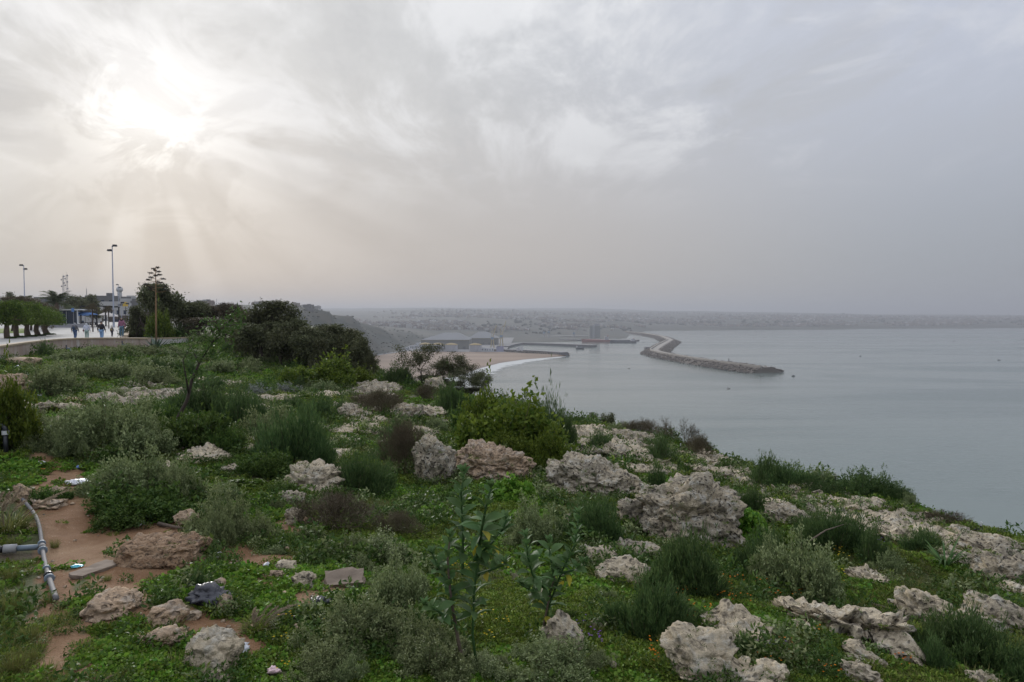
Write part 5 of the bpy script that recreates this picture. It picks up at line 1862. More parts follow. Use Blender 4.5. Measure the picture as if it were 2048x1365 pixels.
branch([(318, 1053), (350, 1060), (385, 1066)], 0.025, 'dead stick lying along the top of the cut bank')
branch([(1745, 1215), (1790, 1228), (1840, 1245)], 0.02, 'dead branch lying beside the curving rock rib')
branch([(1760, 1232), (1800, 1240), (1850, 1252)], 0.014, 'thin dead stick next to the dead branch')
branch([(1620, 1150), (1650, 1125), (1690, 1110)], 0.012, 'pale arching twig over the large saltbush', lift=0.4)
branch([(365, 905), (390, 890), (440, 870)], 0.02, 'dark fallen branch at the foot of the sapling', lift=0.08)
# ------------------------------------------------------------------ plaza, wall, promenade
def gp(px_, d):
    return np.array([(px_ - 1024) / F * d, d])


WALL_Z = CZ - 1.80
WL = [(-420, 750), (-200, 716), (-80, 700), (0, 692), (60, 683.5), (110, 678.5), (150, 676.2), (210, 675.4), (296, 676)]
wl = np.array([atz(px_, py_, WALL_Z)[:2] for px_, py_ in WL])
t_ = np.linspace(0, len(wl) - 1, 65)
wl = np.stack([np.interp(t_, np.arange(len(wl)), wl[:, k]) for k in (0, 1)], 1)
for _ in range(6):
    wl[1:-1] = 0.25 * wl[:-2] + 0.5 * wl[1:-1] + 0.25 * wl[2:]
tang = unit(np.gradient(wl, axis=0))
nrm = np.stack([-tang[:, 1], tang[:, 0]], 1)          # away from the viewer
if (nrm[40] @ wl[40]) < 0:
    nrm = -nrm

m_wall, nt, out = new_mat('stained_plaster')
tcn = nd(nt, 'ShaderNodeNewGeometry').outputs['Position']
st = nd(nt, 'ShaderNodeMapping', {'Vector': tcn, 'Scale': (2.6, 2.6, 0.22)}).outputs[0]
s1 = noise(nt, st, 1.2, 6, 0.65)
s2 = noise(nt, tcn, 0.9, 5, 0.6)
cw = mixc(nt, smooth(nt, s2, 0.35, 0.65), (0.36, 0.275, 0.225), (0.42, 0.345, 0.295))
cw = mixc(nt, mth(nt, 'MULTIPLY', smooth(nt, s1, 0.53, 0.68), 0.75), cw, (0.52, 0.50, 0.48))
cw = mixc(nt, mth(nt, 'MULTIPLY', smooth(nt, s1, 0.45, 0.33), 0.6), cw, (0.20, 0.155, 0.13))
pbsdf(nt, out, Base_Color=cw, Roughness=0.95)
M_COPE = simple('worn_stone_coping', (0.40, 0.32, 0.22), 0.9, var=0.3, scale=1.5, bump=0.3)
m_pave, nt, out = new_mat('plaza_paving')
tcn = nd(nt, 'ShaderNodeNewGeometry').outputs['Position']
bk = nd(nt, 'ShaderNodeTexBrick', {'Vector': tcn, 'Scale': 1.0, 'Mortar Size': 0.03, 'Color1': (0.38, 0.37, 0.34, 1), 'Color2': (0.33, 0.32, 0.30, 1), 'Mortar': (0.26, 0.25, 0.23, 1), 'Brick Width': 1.6, 'Row Height': 1.6})
pn = noise(nt, tcn, 0.35, 5, 0.6)
pc = mixc(nt, mth(nt, 'MULTIPLY', smooth(nt, pn, 0.45, 0.7), 0.5), bk.outputs['Color'], (0.23, 0.22, 0.20))
pbsdf(nt, out, Base_Color=pc, Roughness=0.9)


def strip_wall(name, line, nrm_, z0, z1, th, mat, parent=None):
    v, f = [], []
    for p, q, zb in zip(line, nrm_, z0):
        a, b_ = p, p + q * th
        v += [(a[0], a[1], zb), (a[0], a[1], z1), (b_[0], b_[1], z1), (b_[0], b_[1], zb)]
    for i in range(len(line) - 1):
        k = 4 * i
        for j in range(4):
            j2 = (j + 1) % 4
            f.append((k + j, k + 4 + j, k + 4 + j2, k + j2))
    n = 4 * len(line)
    f += [(3, 2, 1, 0), (n - 4, n - 3, n - 2, n - 1)]
    return mesh_obj(name, v, f, mat, parent)


zb = ground(wl[:, 0], wl[:, 1]) - 0.4
pw = empty('retaining_wall', (wl[40][0], wl[40][1], 0))
def rel(o, e):
    o.parent = e
    o.matrix_parent_inverse = Matrix.Translation(e.location).inverted()
    return o
rel(strip_wall('wall_face', wl, nrm, zb, WALL_Z - 0.12, 0.34, m_wall), pw)
k0 = 0
for k in range(8, 65, 8):                          # coping laid in lengths with open joints
    seg = wl[k0:k + 1].copy()
    sg = seg[-1] - seg[-2]
    seg[-1] = seg[-1] - sg / np.linalg.norm(sg) * 0.02
    rel(strip_wall('coping', seg - nrm[k0:k + 1] * 0.06, nrm[k0:k + 1], np.full(len(seg), WALL_Z - 0.118), WALL_Z, 0.48, M_COPE), pw)
    k0 = k
tag(pw, 'curved stained plaster wall with a stone coping holding the plaza', 'wall')
# paler wall beyond the corner
w2 = np.array([gp(303, 58.5), gp(340, 59.5), gp(380, 61), gp(425, 63)])
n2_ = np.tile(np.array([0.05, 1.0]), (4, 1))
pw2 = empty('garden_wall', (w2[1][0], w2[1][1], 0))
M_WALL2 = simple('grey_white_render', (0.44, 0.42, 0.40), 0.95, var=0.25, scale=1.2)
rel(strip_wall('wall_face', w2, n2_, ground(w2[:, 0], w2[:, 1]) - 0.5, CZ - 2.0, 0.25, M_WALL2), pw2)
rel(strip_wall('coping', w2 - n2_ * 0.05, n2_, np.full(4, CZ - 1.998), CZ - 1.9, 0.36, M_COPE), pw2)
tag(pw2, 'straight grey-white garden wall beyond the plaza corner', 'wall')

# plaza slab
edge_r = [gp(296, 56.6), gp(255, 62), gp(258, 90), gp(261, 150), gp(262, 330)]
poly = [tuple(p + q * 0.2) for p, q in zip(wl, nrm)] + [tuple(p) for p in edge_r[1:]] + [(-330, 330), (-330, wl[0][1])]
bm = bmesh.new()
vt = [bm.verts.new((p[0], p[1], PLAZA_Z)) for p in poly]
fc_ = bm.faces.new(vt)
if fc_.normal.z < 0:
    fc_.normal_flip()
ext = bmesh.ops.extrude_face_region(bm, geom=[fc_])
bmesh.ops.translate(bm, vec=(0, 0, -2.5), verts=[q for q in ext['geom'] if isinstance(q, bmesh.types.BMVert)])
bmesh.ops.recalc_face_normals(bm, faces=bm.faces)
bmesh.ops.triangulate(bm, faces=bm.faces[:])
me = bpy.data.meshes.new('plaza_pavement')
bm.to_mesh(me)
bm.free()
me.materials.append(m_pave)
plz = bpy.data.objects.new('plaza_pavement', me)
COL.objects.link(plz)
tag(plz, 'pale paved plaza and promenade', kind='structure')
# lawn strip behind the clipped trees
lw_ = mesh_obj('lawn', [(*gp(-200, 88), PLAZA_Z + 0.02), (*gp(48, 88), PLAZA_Z + 0.02), (*gp(52, 120), PLAZA_Z + 0.02), (*gp(-200, 120), PLAZA_Z + 0.02)], [(0, 1, 2, 3)], simple('bright_lawn', (0.14, 0.19, 0.03), 0.95, var=0.3, scale=0.6))
tag(lw_, 'bright strip of lawn behind the clipped trees', kind='structure')
# planter beds round the trees
for px_, d in ((15, 68), (34, 71), (56, 74), (75, 77), (92, 81)):
    fo, st_ = PROTO['B'][px_ % 2]
    e = empty('planter_weeds', (*gp(px_ + 8, d - 0.4), PLAZA_Z), px_, (1.3, 1.0, 0.5))
    link_copy(fo, e)
    link_copy(st_, e)
    tag(e, 'low weeds round the foot of a clipped plaza tree', 'weeds', 'weeds under the clipped trees')
# promenade edge wall
pe = np.array([gp(247, 60.5), gp(254, 80), gp(258.5, 130), gp(261, 250)])
ne = unit(np.stack([np.ones(4), np.zeros(4)], 1))
e = empty('promenade_wall', (pe[0][0], pe[0][1], 0))
rel(strip_wall('wall_face', pe, ne, np.full(4, PLAZA_Z - 0.6), PLAZA_Z + 0.45, 0.35, simple('ochre_render', (0.42, 0.34, 0.25), 0.95, var=0.4, scale=0.5)), e)
rel(strip_wall('coping', pe - ne * 0.05, ne, np.full(4, PLAZA_Z + 0.452), PLAZA_Z + 0.56, 0.45, M_COPE), e)
tag(e, 'low ochre wall edging the promenade beside the bushes', 'wall')

# ------------------------------------------------------------------ lamp masts
M_STEEL = simple('galvanised_steel', (0.27, 0.29, 0.34), 0.5, 0.6, var=0.1)
M_DARKM = simple('dark_metal', (0.035, 0.035, 0.04), 0.5, 0.4)
M_GLASSY = simple('lamp_glass', (0.25, 0.27, 0.30), 0.15)


def lamp(px_, d, top, label, heads=((-0.35, 0.0, -0.9), (0.35, 0.0, 0.0)), r=0.16, basez=None):
    bz = PLAZA_Z if basez is None else basez
    x = (px_ - 1024) / F * d
    e = empty('lamp_mast', (x, d, bz))
    h = CZ + ray(px_, top)[2] * d - bz
    MB().lathe([(r * 1.9, 0), (r * 1.9, 0.06), (r * 1.15, 0.07), (r * 1.15, 0.9), (r, 0.95), (r * 0.5, h)], 10).build('pole', M_STEEL, e, True)
    for hx, hy, hz in heads:
        arm = MB().tube([(0, 0, h + hz - 0.3), (hx * 0.6, hy, h + hz - 0.05), (hx, hy, h + hz)], 0.05, 6).build('bracket', M_DARKM, e)
        hd = MB().box((hx * 1.5, hy, h + hz + 0.05), (0.85, 0.5, 0.34), rz=0.3 if hx > 0 else -0.3, taper=0.8).build('floodlight', M_DARKM, e)
        MB().box((hx * 1.5, hy, h + hz - 0.15), (0.6, 0.36, 0.05), rz=0.3 if hx > 0 else -0.3).build('lens', M_GLASSY, hd)
    return tag(e, label, 'lamp')


lamp(228, 133, 492, 'tallest lamp mast with two floodlights on the promenade')
lamp(51, 165, 531, 'lamp mast with two floodlights behind the dull trees', ((-0.4, 0, 0), (0.1, 0.3, -0.9)))
lamp(239, 260, 570, 'slender distant lamp mast in front of the water tower', ((-0.3, 0, 0), (0.3, 0, -1.0)), 0.13, CZ - 2.4)
lamp(258, 190, 608, 'short dark lamp post near the yellow sign', ((-0.2, 0, 0),), 0.07)
lamp(244, 170, 606, 'short dark lamp post beside the promenade', ((0.2, 0, 0),), 0.07)

# ------------------------------------------------------------------ pipes
M_PIPE = simple('grey_plastic_pipe', (0.14, 0.135, 0.135), 0.75, var=0.3, scale=30, bump=0.2)
M_BLUE = simple('blue_grey_coupling', (0.15, 0.19, 0.23), 0.6, var=0.25, scale=40)
M_BLACKP = simple('black_plastic_pipe', (0.018, 0.020, 0.024), 0.35)
M_WHITEP = simple('white_plastic', (0.55, 0.56, 0.57), 0.5, var=0.15, scale=15)
pp = []
for q in ((30, 985), (45, 1006), (62, 1025), (75, 1045), (82, 1075), (84, 1100), (90, 1135), (98, 1165), (106, 1190), (113, 1210)):
    gg = hit(*q)
    pp.append(gg + np.array([0, 0, 0.045]))
pp = np.array(pp)
tt = np.linspace(0, len(pp) - 1, 40)
pp = np.stack([np.interp(tt, np.arange(len(pp)), pp[:, k]) for k in range(3)], 1)
for _ in range(4):
    pp[1:-1] = 0.25 * pp[:-2] + 0.5 * pp[1:-1] + 0.25 * pp[2:]
pipe = empty('water_pipe', pp[0])
rel(MB().tube(pp, 0.019, 10).build('tube', M_PIPE, None, True), pipe)
def ring(i, r, ln, mat, nm='coupling'):
    a, b_ = pp[i], pp[i + 1]
    dr = unit(b_ - a)
    return rel(MB().tube([a - dr * ln / 2, a - dr * ln * 0.42, a + dr * ln * 0.42, a + dr * ln / 2], [r * 0.85, r, r, r * 0.85], 14).build(nm, mat, None, False), pipe)
for i, r, ln, mat in ((21, 0.036, 0.04, M_BLUE), (23, 0.042, 0.035, M_BLUE), (22, 0.032, 0.08, M_PIPE), (28, 0.032, 0.04, M_BLUE), (30, 0.035, 0.04, M_BLACKP), (31, 0.038, 0.035, M_BLUE)):
    ring(i, r, ln, mat)
tag(pipe, 'bent grey water pipe with blue couplings along the dirt path', 'pipe')
b0 = pp[22]
lft = hit(-40, 1108) + np.array([0, 0, 0.03])
mid_ = b0 + (lft - b0) * 0.45
pb = empty('branch_pipe', mid_)
rel(MB().tube([lft, b0 + (lft - b0) * 0.62], 0.034, 10).build('tube', M_BLACKP, None, True), pb)
rel(MB().tube([b0 + (lft - b0) * 0.63, b0 + (lft - b0) * 0.42], 0.045, 12).build('clamp', simple('grey_clamp', (0.30, 0.30, 0.30), 0.7), None, True), pb)
rel(MB().tube([b0 + (lft - b0) * 0.41, b0 + (lft - b0) * 0.07], 0.028, 10).build('stub', M_BLUE, None, True), pb)
tag(pb, 'black side pipe joining the grey water pipe through a white clamp', 'pipe')
# standpipe with elbow
gs = hit(12, 905)
sp = empty('standpipe', gs)
d_ = gs[1]
s_ = d_ / F
MB().tube([(0, 0, -0.1), (0, 0, 40 * s_)], 4.5 * s_, 10).build('riser', M_BLACKP, sp, True)
MB().tube([(0, 0, 40 * s_), (0, 0, 46 * s_), (-3 * s_, 0, 52 * s_), (-9 * s_, 0, 54.5 * s_), (-14 * s_, 0, 52 * s_)], 5.2 * s_, 10).build('elbow', M_BLACKP, sp, True)
MB().tube([(0, 0, 36 * s_), (0, 0, 44 * s_)], 6.4 * s_, 12).build('collar', M_WHITEP, sp)
tag(sp, 'black standpipe with an elbow and white collar by the green bush', 'pipe')


def riser(px_, py_, hpx, label, d):
    x = (px_ - 1024) / F * d
    e = empty('pipe_riser', (x, d, ground(x, d)[0]))
    z0 = -0.1
    h = CZ + ray(px_, py_ - hpx)[2] * d - ground(x, d)[0]
    MB().tube([(0, 0, z0), (0, 0, h)], 0.05, 8).build('riser', M_DARKM, e, True)
    MB().tube([(0, 0, h * 0.55), (0.28, 0, h * 0.55), (0.33, 0, h * 0.2), (0.35, 0, z0)], 0.06, 8).build('elbow', M_BLUE, e, True)
    return tag(e, label, 'pipe')


riser(132, 712, 22, 'dark hydrant pipe standing against the stained wall', 51)
riser(244, 694, 12, 'small dark pipe near the corner of the stained wall', 53)
# fence stakes on the crest
def stake(px_, py_, hpx, label):
    gg = hit_land(px_, py_, py_ + 40)
    h = hpx * gg[1] / F
    e = empty('marker_stake', gg)
    MB().tube([(0, 0, -0.1), (0, 0, h * 0.7)], 0.02, 6).build('post', M_DARKM, e)
    MB().tube([(0, 0, h * 0.7), (0, 0, h)], 0.014, 6).build('tip', M_WHITEP, e)
    MB().tube([(0, 0, h * 0.35), (-h * 0.6, 0, h * 0.38)], 0.01, 5).build('arm', M_DARKM, e)
    return tag(e, label, 'stake')


stake(1670, 962, 26, 'white-tipped dark stake behind the crest shrubs')
stake(1962, 1068, 24, 'white-tipped dark stake on the crest beside the rock shelf')
stake(1361, 905, 18, 'dark stake between the bare twig bushes')

# ------------------------------------------------------------------ litter
def crumple(px_, py_, w, h, mat, label, seed, name='plastic_bag', flat=1.0):
    gg = hit(px_, py_)
    s_ = gg[1] / F
    n, f = ICO[4]
    off = seed * 3.7
    d = 1 + 0.42 * fbm(n * 1.8 + off, 3, seed) + 0.28 * np.abs(fbm(n * 4.5 + off, 3, seed + 3))
    p = n * d[:, None] * np.array([w / 2, w / 2 * 0.75, h / 2 * flat]) * s_
    p[:, 2] = np.maximum(p[:, 2], -h * 0.2 * s_)
    o = mesh_obj(name, p, f, mat, smooth_=False)
    o.location = (gg[0], gg[1] + w * s_ * 0.3, gg[2] + h * 0.22 * s_ + 0.01)
    return tag(o, label, 'litter')


M_WBAG = simple('white_film', (0.62, 0.63, 0.66), 0.35, var=0.12, scale=20)
M_KBAG = simple('black_film', (0.035, 0.036, 0.045), 0.25, var=0.3, scale=12)
M_BBAG = simple('blue_film', (0.10, 0.17, 0.42), 0.35)
M_CYAN = simple('cyan_plastic', (0.08, 0.42, 0.52), 0.4)
M_ORN = simple('orange_plastic', (0.60, 0.16, 0.03), 0.5)
M_PINK = simple('pink_paper', (0.62, 0.45, 0.46), 0.8)
M_YEL2 = simple('yellowed_paper', (0.55, 0.48, 0.26), 0.8)
crumple(150, 972, 40, 13, M_WBAG, 'long crumpled white plastic bag on the bare earth', 1)
crumple(475, 1312, 36, 24, M_WBAG, 'twisted white plastic bag near the jagged pale rock', 2)
crumple(408, 1215, 72, 40, M_KBAG, 'torn black plastic bag between ochre stones', 3)
crumple(232, 1050, 24, 14, M_BBAG, 'blue plastic bag under the dark leafy bush', 4)
crumple(275, 1052, 20, 10, M_WBAG, 'clear plastic wrapper under the dark leafy bush', 5)
crumple(437, 1118, 14, 12, M_WBAG, 'small white cup on the grass beside the bare patch', 6, 'paper_cup')
crumple(534, 1136, 12, 9, M_WBAG, 'white crumpled tissue beside the two-humped stone', 7, 'paper_scrap')
crumple(545, 1352, 22, 14, M_PINK, 'pink crumpled paper in the weeds', 8, 'paper_scrap')
crumple(36, 1052, 22, 8, M_YEL2, 'yellowed paper scrap beside the bent pipe', 9, 'paper_scrap')
crumple(36, 759, 18, 6, M_CYAN, 'cyan plastic sheet on the path below the wall', 10, 'plastic_sheet')
crumple(54, 753, 12, 5, M_WBAG, 'white scrap beside the cyan plastic sheet', 11, 'paper_scrap')
crumple(36, 738, 10, 8, M_WBAG, 'white bag below the squared rubble block', 12)
for q in ((58, 778), (66, 789), (76, 795)):
    crumple(*q, 9, 7, M_WBAG, 'white scrap lying on the earth path', int(q[0]), 'paper_scrap')['group'] = 'white scraps on the path'
crumple(66, 835, 13, 9, M_WBAG, 'white wrapper in weeds by the bright green bush', 14, 'paper_scrap')
crumple(94, 857, 18, 6, M_WBAG, 'white film under the flat outcrop', 15)
crumple(60, 893, 12, 8, M_WBAG, 'white scrap beside the standpipe', 16, 'paper_scrap')
crumple(78, 930, 16, 6, M_WBAG, 'bluish white scrap at the edge of the bare earth', 17, 'paper_scrap')
crumple(86, 943, 9, 5, M_ORN, 'orange plastic bit on the bare earth', 18, 'plastic_bit')
crumple(155, 938, 10, 6, M_BBAG, 'pale blue wrapper under the saltbush thicket', 19, 'paper_scrap')
crumple(150, 1138, 18, 5, M_CYAN, 'teal plastic scrap near the pipe couplings', 20, 'plastic_sheet')
crumple(238, 1125, 10, 8, M_WBAG, 'clear wrapper at the edge of the concrete patch', 21, 'paper_scrap')
crumple(380, 1180, 14, 12, M_WBAG, 'white leaflet standing in the grass above the black bag', 22, 'paper_scrap')
crumple(1752, 1253, 10, 7, M_WBAG, 'white scrap beside the curving rock rib', 23, 'paper_scrap')
crumple(388, 971, 12, 4, M_WBAG, 'thin white scrap in the creeper carpet', 24, 'paper_scrap')
crumple(640, 1212, 34, 14, M_KBAG, 'dark grey plastic film beside the concrete slab', 25)
crumple(1012, 1078, 10, 5, M_WBAG, 'white scrap among the tall plants', 26, 'paper_scrap')
crumple(588, 1246, 20, 12, M_KBAG, 'black plastic lump beside a small stone', 27)
# plastic bottle
gb = hit(402, 1068)
bt = empty('plastic_bottle', gb + np.array([0, 0, 0.04]))
bt.rotation_euler = (R(75), 0, R(35))
M_PET = simple('dusty_pet', (0.30, 0.36, 0.40), 0.2)
MB().lathe([(0.026, 0), (0.033, 0.01), (0.033, 0.13), (0.030, 0.14), (0.033, 0.15), (0.031, 0.17), (0.014, 0.205), (0.013, 0.222)], 14).build('bottle_body', M_PET, bt, True)
MB().lathe([(0.016, 0.223), (0.016, 0.238)], 12).build('cap', M_BBAG, bt)
tag(bt, 'dusty clear plastic bottle lying against the saltbush', 'bottle')

# ------------------------------------------------------------------ people
def skinned(name, pts, edges, rad, mat, parent, root=0, sub=1):
    me = bpy.data.meshes.new(name)
    me.from_pydata([tuple(p) for p in pts], edges, [])
    ob = bpy.data.objects.new(name, me)
    COL.objects.link(ob)
    sk = ob.modifiers.new('skin', 'SKIN')
    sk.use_smooth_shade = True
    for i, v in enumerate(me.skin_vertices[0].data):
        r_ = rad[i]
        v.radius = (r_, r_) if not hasattr(r_, '__len__') else r_
        v.use_root = (i == root)
    ss = ob.modifiers.new('sub', 'SUBSURF')
    ss.levels = ss.render_levels = sub
    dg = bpy.context.evaluated_depsgraph_get()
    m2 = bpy.data.meshes.new_from_object(ob.evaluated_get(dg))
    ob.modifiers.clear()
    ob.data = m2
    m2.name = name
    m2.materials.clear()
    m2.materials.append(mat)
    m2.polygons.foreach_set('use_smooth', np.ones(len(m2.polygons), bool))
    ob.parent = parent
    return ob


M_SKIN = simple('skin', (0.38, 0.23, 0.16), 0.6, var=0.08)
M_HAIR = simple('black_hair', (0.012, 0.011, 0.011), 0.5)
M_SHOE = simple('pale_shoe', (0.50, 0.47, 0.44), 0.7)
M_SHOED = simple('dark_shoe', (0.05, 0.05, 0.055), 0.7)


def person(px_, d, height, yaw, label, top, legs, shoe, head, bag=None, stride=0.12, arm=0.05, base=None, long_top=0.0):
    """standing or walking figure 1.70 tall before scaling, facing -Y at yaw 0"""
    x = (px_ - 1024) / F * d
    e = empty('person', (x, d, PLAZA_Z if base is None else base), yaw, height / 1.70)
    s_ = stride
    P_ = {'pel': (0, 0, 0.93), 'wst': (0, 0.0, 1.06), 'chs': (0, 0.01, 1.28), 'nck': (0, 0, 1.44), 'hd0': (0, -0.01, 1.52), 'hd1': (0, -0.02, 1.60), 'hd2': (0, -0.01, 1.66)}
    for sd2, sg in (('l', 1), ('r', -1)):
        st2 = s_ * sg
        P_['hip' + sd2] = (0.09 * sg, 0, 0.90)
        P_['kne' + sd2] = (0.10 * sg, -0.05 - st2 * 0.5, 0.50)
        P_['ank' + sd2] = (0.10 * sg, 0.02 - st2, 0.09)
        P_['toe' + sd2] = (0.11 * sg, -0.13 - st2, 0.035)
        P_['sho' + sd2] = (0.17 * sg, 0.01, 1.39)
        P_['elb' + sd2] = ((0.19 + arm) * sg, 0.04 + st2 * 0.5, 1.12)
        P_['wri' + sd2] = ((0.18 + arm * 1.4) * sg, -0.04 + st2 * 0.9, 0.90)
        pw_ = np.array(P_['wri' + sd2])
        P_['plm' + sd2] = tuple(pw_ + np.array([0.0, -0.01, -0.07]))
        for fi in range(4):
            P_['f%da' % fi + sd2] = tuple(pw_ + np.array([0.005 * sg, -0.035 + 0.022 * fi, -0.115]))
            P_['f%db' % fi + sd2] = tuple(pw_ + np.array([-0.012 * sg, -0.037 + 0.022 * fi, -0.155 - (0.012 if fi in (1, 2) else 0)]))
        P_['tha' + sd2] = tuple(pw_ + np.array([-0.02 * sg, -0.055, -0.07]))
        P_['thb' + sd2] = tuple(pw_ + np.array([-0.03 * sg, -0.065, -0.11]))
    names = list(P_)
    ix = {n_: i for i, n_ in enumerate(names)}
    E = [('pel', 'wst'), ('wst', 'chs'), ('chs', 'nck'), ('nck', 'hd0'), ('hd0', 'hd1'), ('hd1', 'hd2')]
    for q in 'lr':
        E += [('pel', 'hip' + q), ('hip' + q, 'kne' + q), ('kne' + q, 'ank' + q), ('ank' + q, 'toe' + q), ('chs', 'sho' + q), ('sho' + q, 'elb' + q), ('elb' + q, 'wri' + q), ('wri' + q, 'plm' + q)]
        for fi in range(4):
            E += [('plm' + q, 'f%da' % fi + q), ('f%da' % fi + q, 'f%db' % fi + q)]
        E += [('plm' + q, 'tha' + q), ('tha' + q, 'thb' + q)]
    def rad_body(n_):
        for key, r_ in (('pel', (0.13, 0.10)), ('wst', (0.12, 0.09)), ('chs', (0.14, 0.10)), ('nck', 0.055), ('hd0', (0.068, 0.075)), ('hd1', (0.078, 0.09)), ('hd2', (0.06, 0.07)), ('hip', 0.085), ('kne', 0.055), ('ank', 0.038), ('toe', 0.03),
                        ('sho', 0.055), ('elb', 0.038), ('wri', 0.026), ('plm', (0.018, 0.034)), ('th', 0.010), ('f', 0.0085)):
            if n_.startswith(key):
                return r_
    skinned('body', [P_[n_] for n_ in names], [(ix[a], ix[b_]) for a, b_ in E], [rad_body(n_) for n_ in names], M_SKIN, e, ix['pel'])
    # face: nose, eyes, ears as small relief on the head
    fm = MB()
    fm.box((0, -0.115, 1.565), (0.022, 0.03, 0.04), taper=0.6)
    fm.build('nose', M_SKIN, e)
    for sg in (1, -1):
        MB().box((0.03 * sg, -0.102, 1.59), (0.022, 0.012, 0.010)).build('eye', M_HAIR, e)
    MB().box((0, -0.10, 1.525), (0.04, 0.012, 0.008)).build('mouth', simple('lips', (0.32, 0.14, 0.12), 0.5), e)
    # jacket
    tn = ['pel', 'wst', 'chs', 'nck'] + [a + q for q in 'lr' for a in ('sho', 'elb', 'wri')]
    tp = [P_[n_] for n_ in tn]
    tp[0] = (0, 0, 0.90 - long_top)
    tp[3] = (0, 0, 1.42)
    ti = {n_: i for i, n_ in enumerate(tn)}
    te = [('pel', 'wst'), ('wst', 'chs'), ('chs', 'nck')] + [(a + q, b_ + q) for q in 'lr' for a, b_ in (('sho', 'elb'), ('elb', 'wri'))] + [('chs', 'shol'), ('chs', 'shor')]
    tr_ = [(0.185, 0.145), (0.165, 0.13), (0.175, 0.135), 0.085] + [0.085, 0.066, 0.046] * 2
    skinned('jacket', tp, [(ti[a], ti[b_]) for a, b_ in te], tr_, top, e)
    # trousers
    ln_ = ['pel'] + [a + q for q in 'lr' for a in ('hip', 'kne', 'ank')]
    li = {n_: i for i, n_ in enumerate(ln_)}
    le = [('pel', 'hipl'), ('pel', 'hipr')] + [(a + q, b_ + q) for q in 'lr' for a, b_ in (('hip', 'kne'), ('kne', 'ank'))]
    skinned('trousers', [P_[n_] for n_ in ln_], [(li[a], li[b_]) for a, b_ in le], [(0.15, 0.125)] + [0.108, 0.082, 0.066] * 2, legs, e)
    for q in 'lr':
        a, t2 = np.array(P_['ank' + q]), np.array(P_['toe' + q])
        skinned('shoe', [a + np.array([0, 0.03, -0.04]), (a + t2) / 2 + np.array([0, 0, -0.02]), t2], [(0, 1), (1, 2)], [0.052, 0.056, 0.042], shoe, e)
    kind, hm = head
    if kind == 'hair':
        skinned('hair', [(0, 0.02, 1.56), (0, 0.01, 1.64), (0, 0.0, 1.69)], [(0, 1), (1, 2)], [(0.082, 0.075), (0.092, 0.09), (0.06, 0.06)], hm, e)
    else:
        skinned('headscarf', [(0, 0.0, 1.36), (0, 0.012, 1.47), (0, 0.018, 1.58), (0, 0.012, 1.665)], [(0, 1), (1, 2), (2, 3)], [(0.15, 0.125), (0.10, 0.095), (0.098, 0.098), (0.07, 0.07)], hm, e)
    if bag:
        bk, bmaterial = bag
        if bk == 'backpack':
            skinned('backpack', [(0, 0.17, 0.98), (0, 0.19, 1.15), (0, 0.17, 1.33)], [(0, 1), (1, 2)], [(0.13, 0.08), (0.15, 0.09), (0.11, 0.06)], bmaterial, e)
        else:
            skinned('shoulder_bag', [(0.24, 0.06, 1.06), (0.26, 0.07, 0.96), (0.26, 0.06, 0.86)], [(0, 1), (1, 2)], [(0.10, 0.06), (0.13, 0.07), (0.11, 0.06)], bmaterial, e)
            MB().tube([(0.24, 0.06, 1.08), (0.14, 0.02, 1.40), (-0.06, 0.02, 1.42)], 0.012, 5).build('bag_strap', bmaterial, e)
    return tag(e, label, 'person')


def cloth(n_, c):
    return simple(n_, c, 0.9, var=0.15, scale=12)


person(150, 62, 1.66, math.pi, 'person in a grey scarf with dark backpack and blue jeans walking away', cloth('grey_jumper', (0.13, 0.13, 0.14)), cloth('navy_jeans', (0.06, 0.10, 0.20)), M_SHOED, ('scarf', cloth('grey_scarf', (0.30, 0.31, 0.34))), ('backpack', cloth('navy_pack', (0.03, 0.05, 0.09))), 0.14)
person(173.5, 62, 1.64, math.pi + 0.3, 'person in a white top and pale green trousers with a dark red bag', cloth('white_top', (0.50, 0.52, 0.60)), cloth('mint_trousers', (0.26, 0.36, 0.32)), M_SHOE, ('scarf', cloth('white_scarf', (0.48, 0.50, 0.52))), ('shoulder', cloth('maroon_bag', (0.13, 0.03, 0.04))), 0.08, long_top=0.05)
person(203, 60, 1.78, math.pi, 'person in a black jacket and light blue jeans seen from behind', cloth('black_jacket', (0.014, 0.014, 0.018)), cloth('light_jeans', (0.20, 0.32, 0.50)), M_SHOED, ('hair', M_HAIR), None, 0.10, 0.06)
person(224, 74, 1.12, math.pi, 'child in a grey jacket with a yellow collar walking away', cloth('grey_jacket', (0.12, 0.12, 0.13)), cloth('dark_trousers', (0.045, 0.045, 0.06)), M_SHOED, ('hair', M_HAIR), ('backpack', cloth('ochre_pack', (0.30, 0.22, 0.06))), 0.08)
person(243.5, 56.6, 1.64, 0.25, 'person in a black headscarf, pink cardigan and jeans standing on the coping', cloth('pink_cardigan', (0.30, 0.13, 0.20)), cloth('blue_jeans', (0.12, 0.20, 0.27)), M_SHOE, ('scarf', cloth('black_scarf', (0.012, 0.012, 0.015))), ('shoulder', cloth('brown_bag', (0.19, 0.07, 0.05))), 0.03, 0.04, base=WALL_Z + 0.0, long_top=0.08)

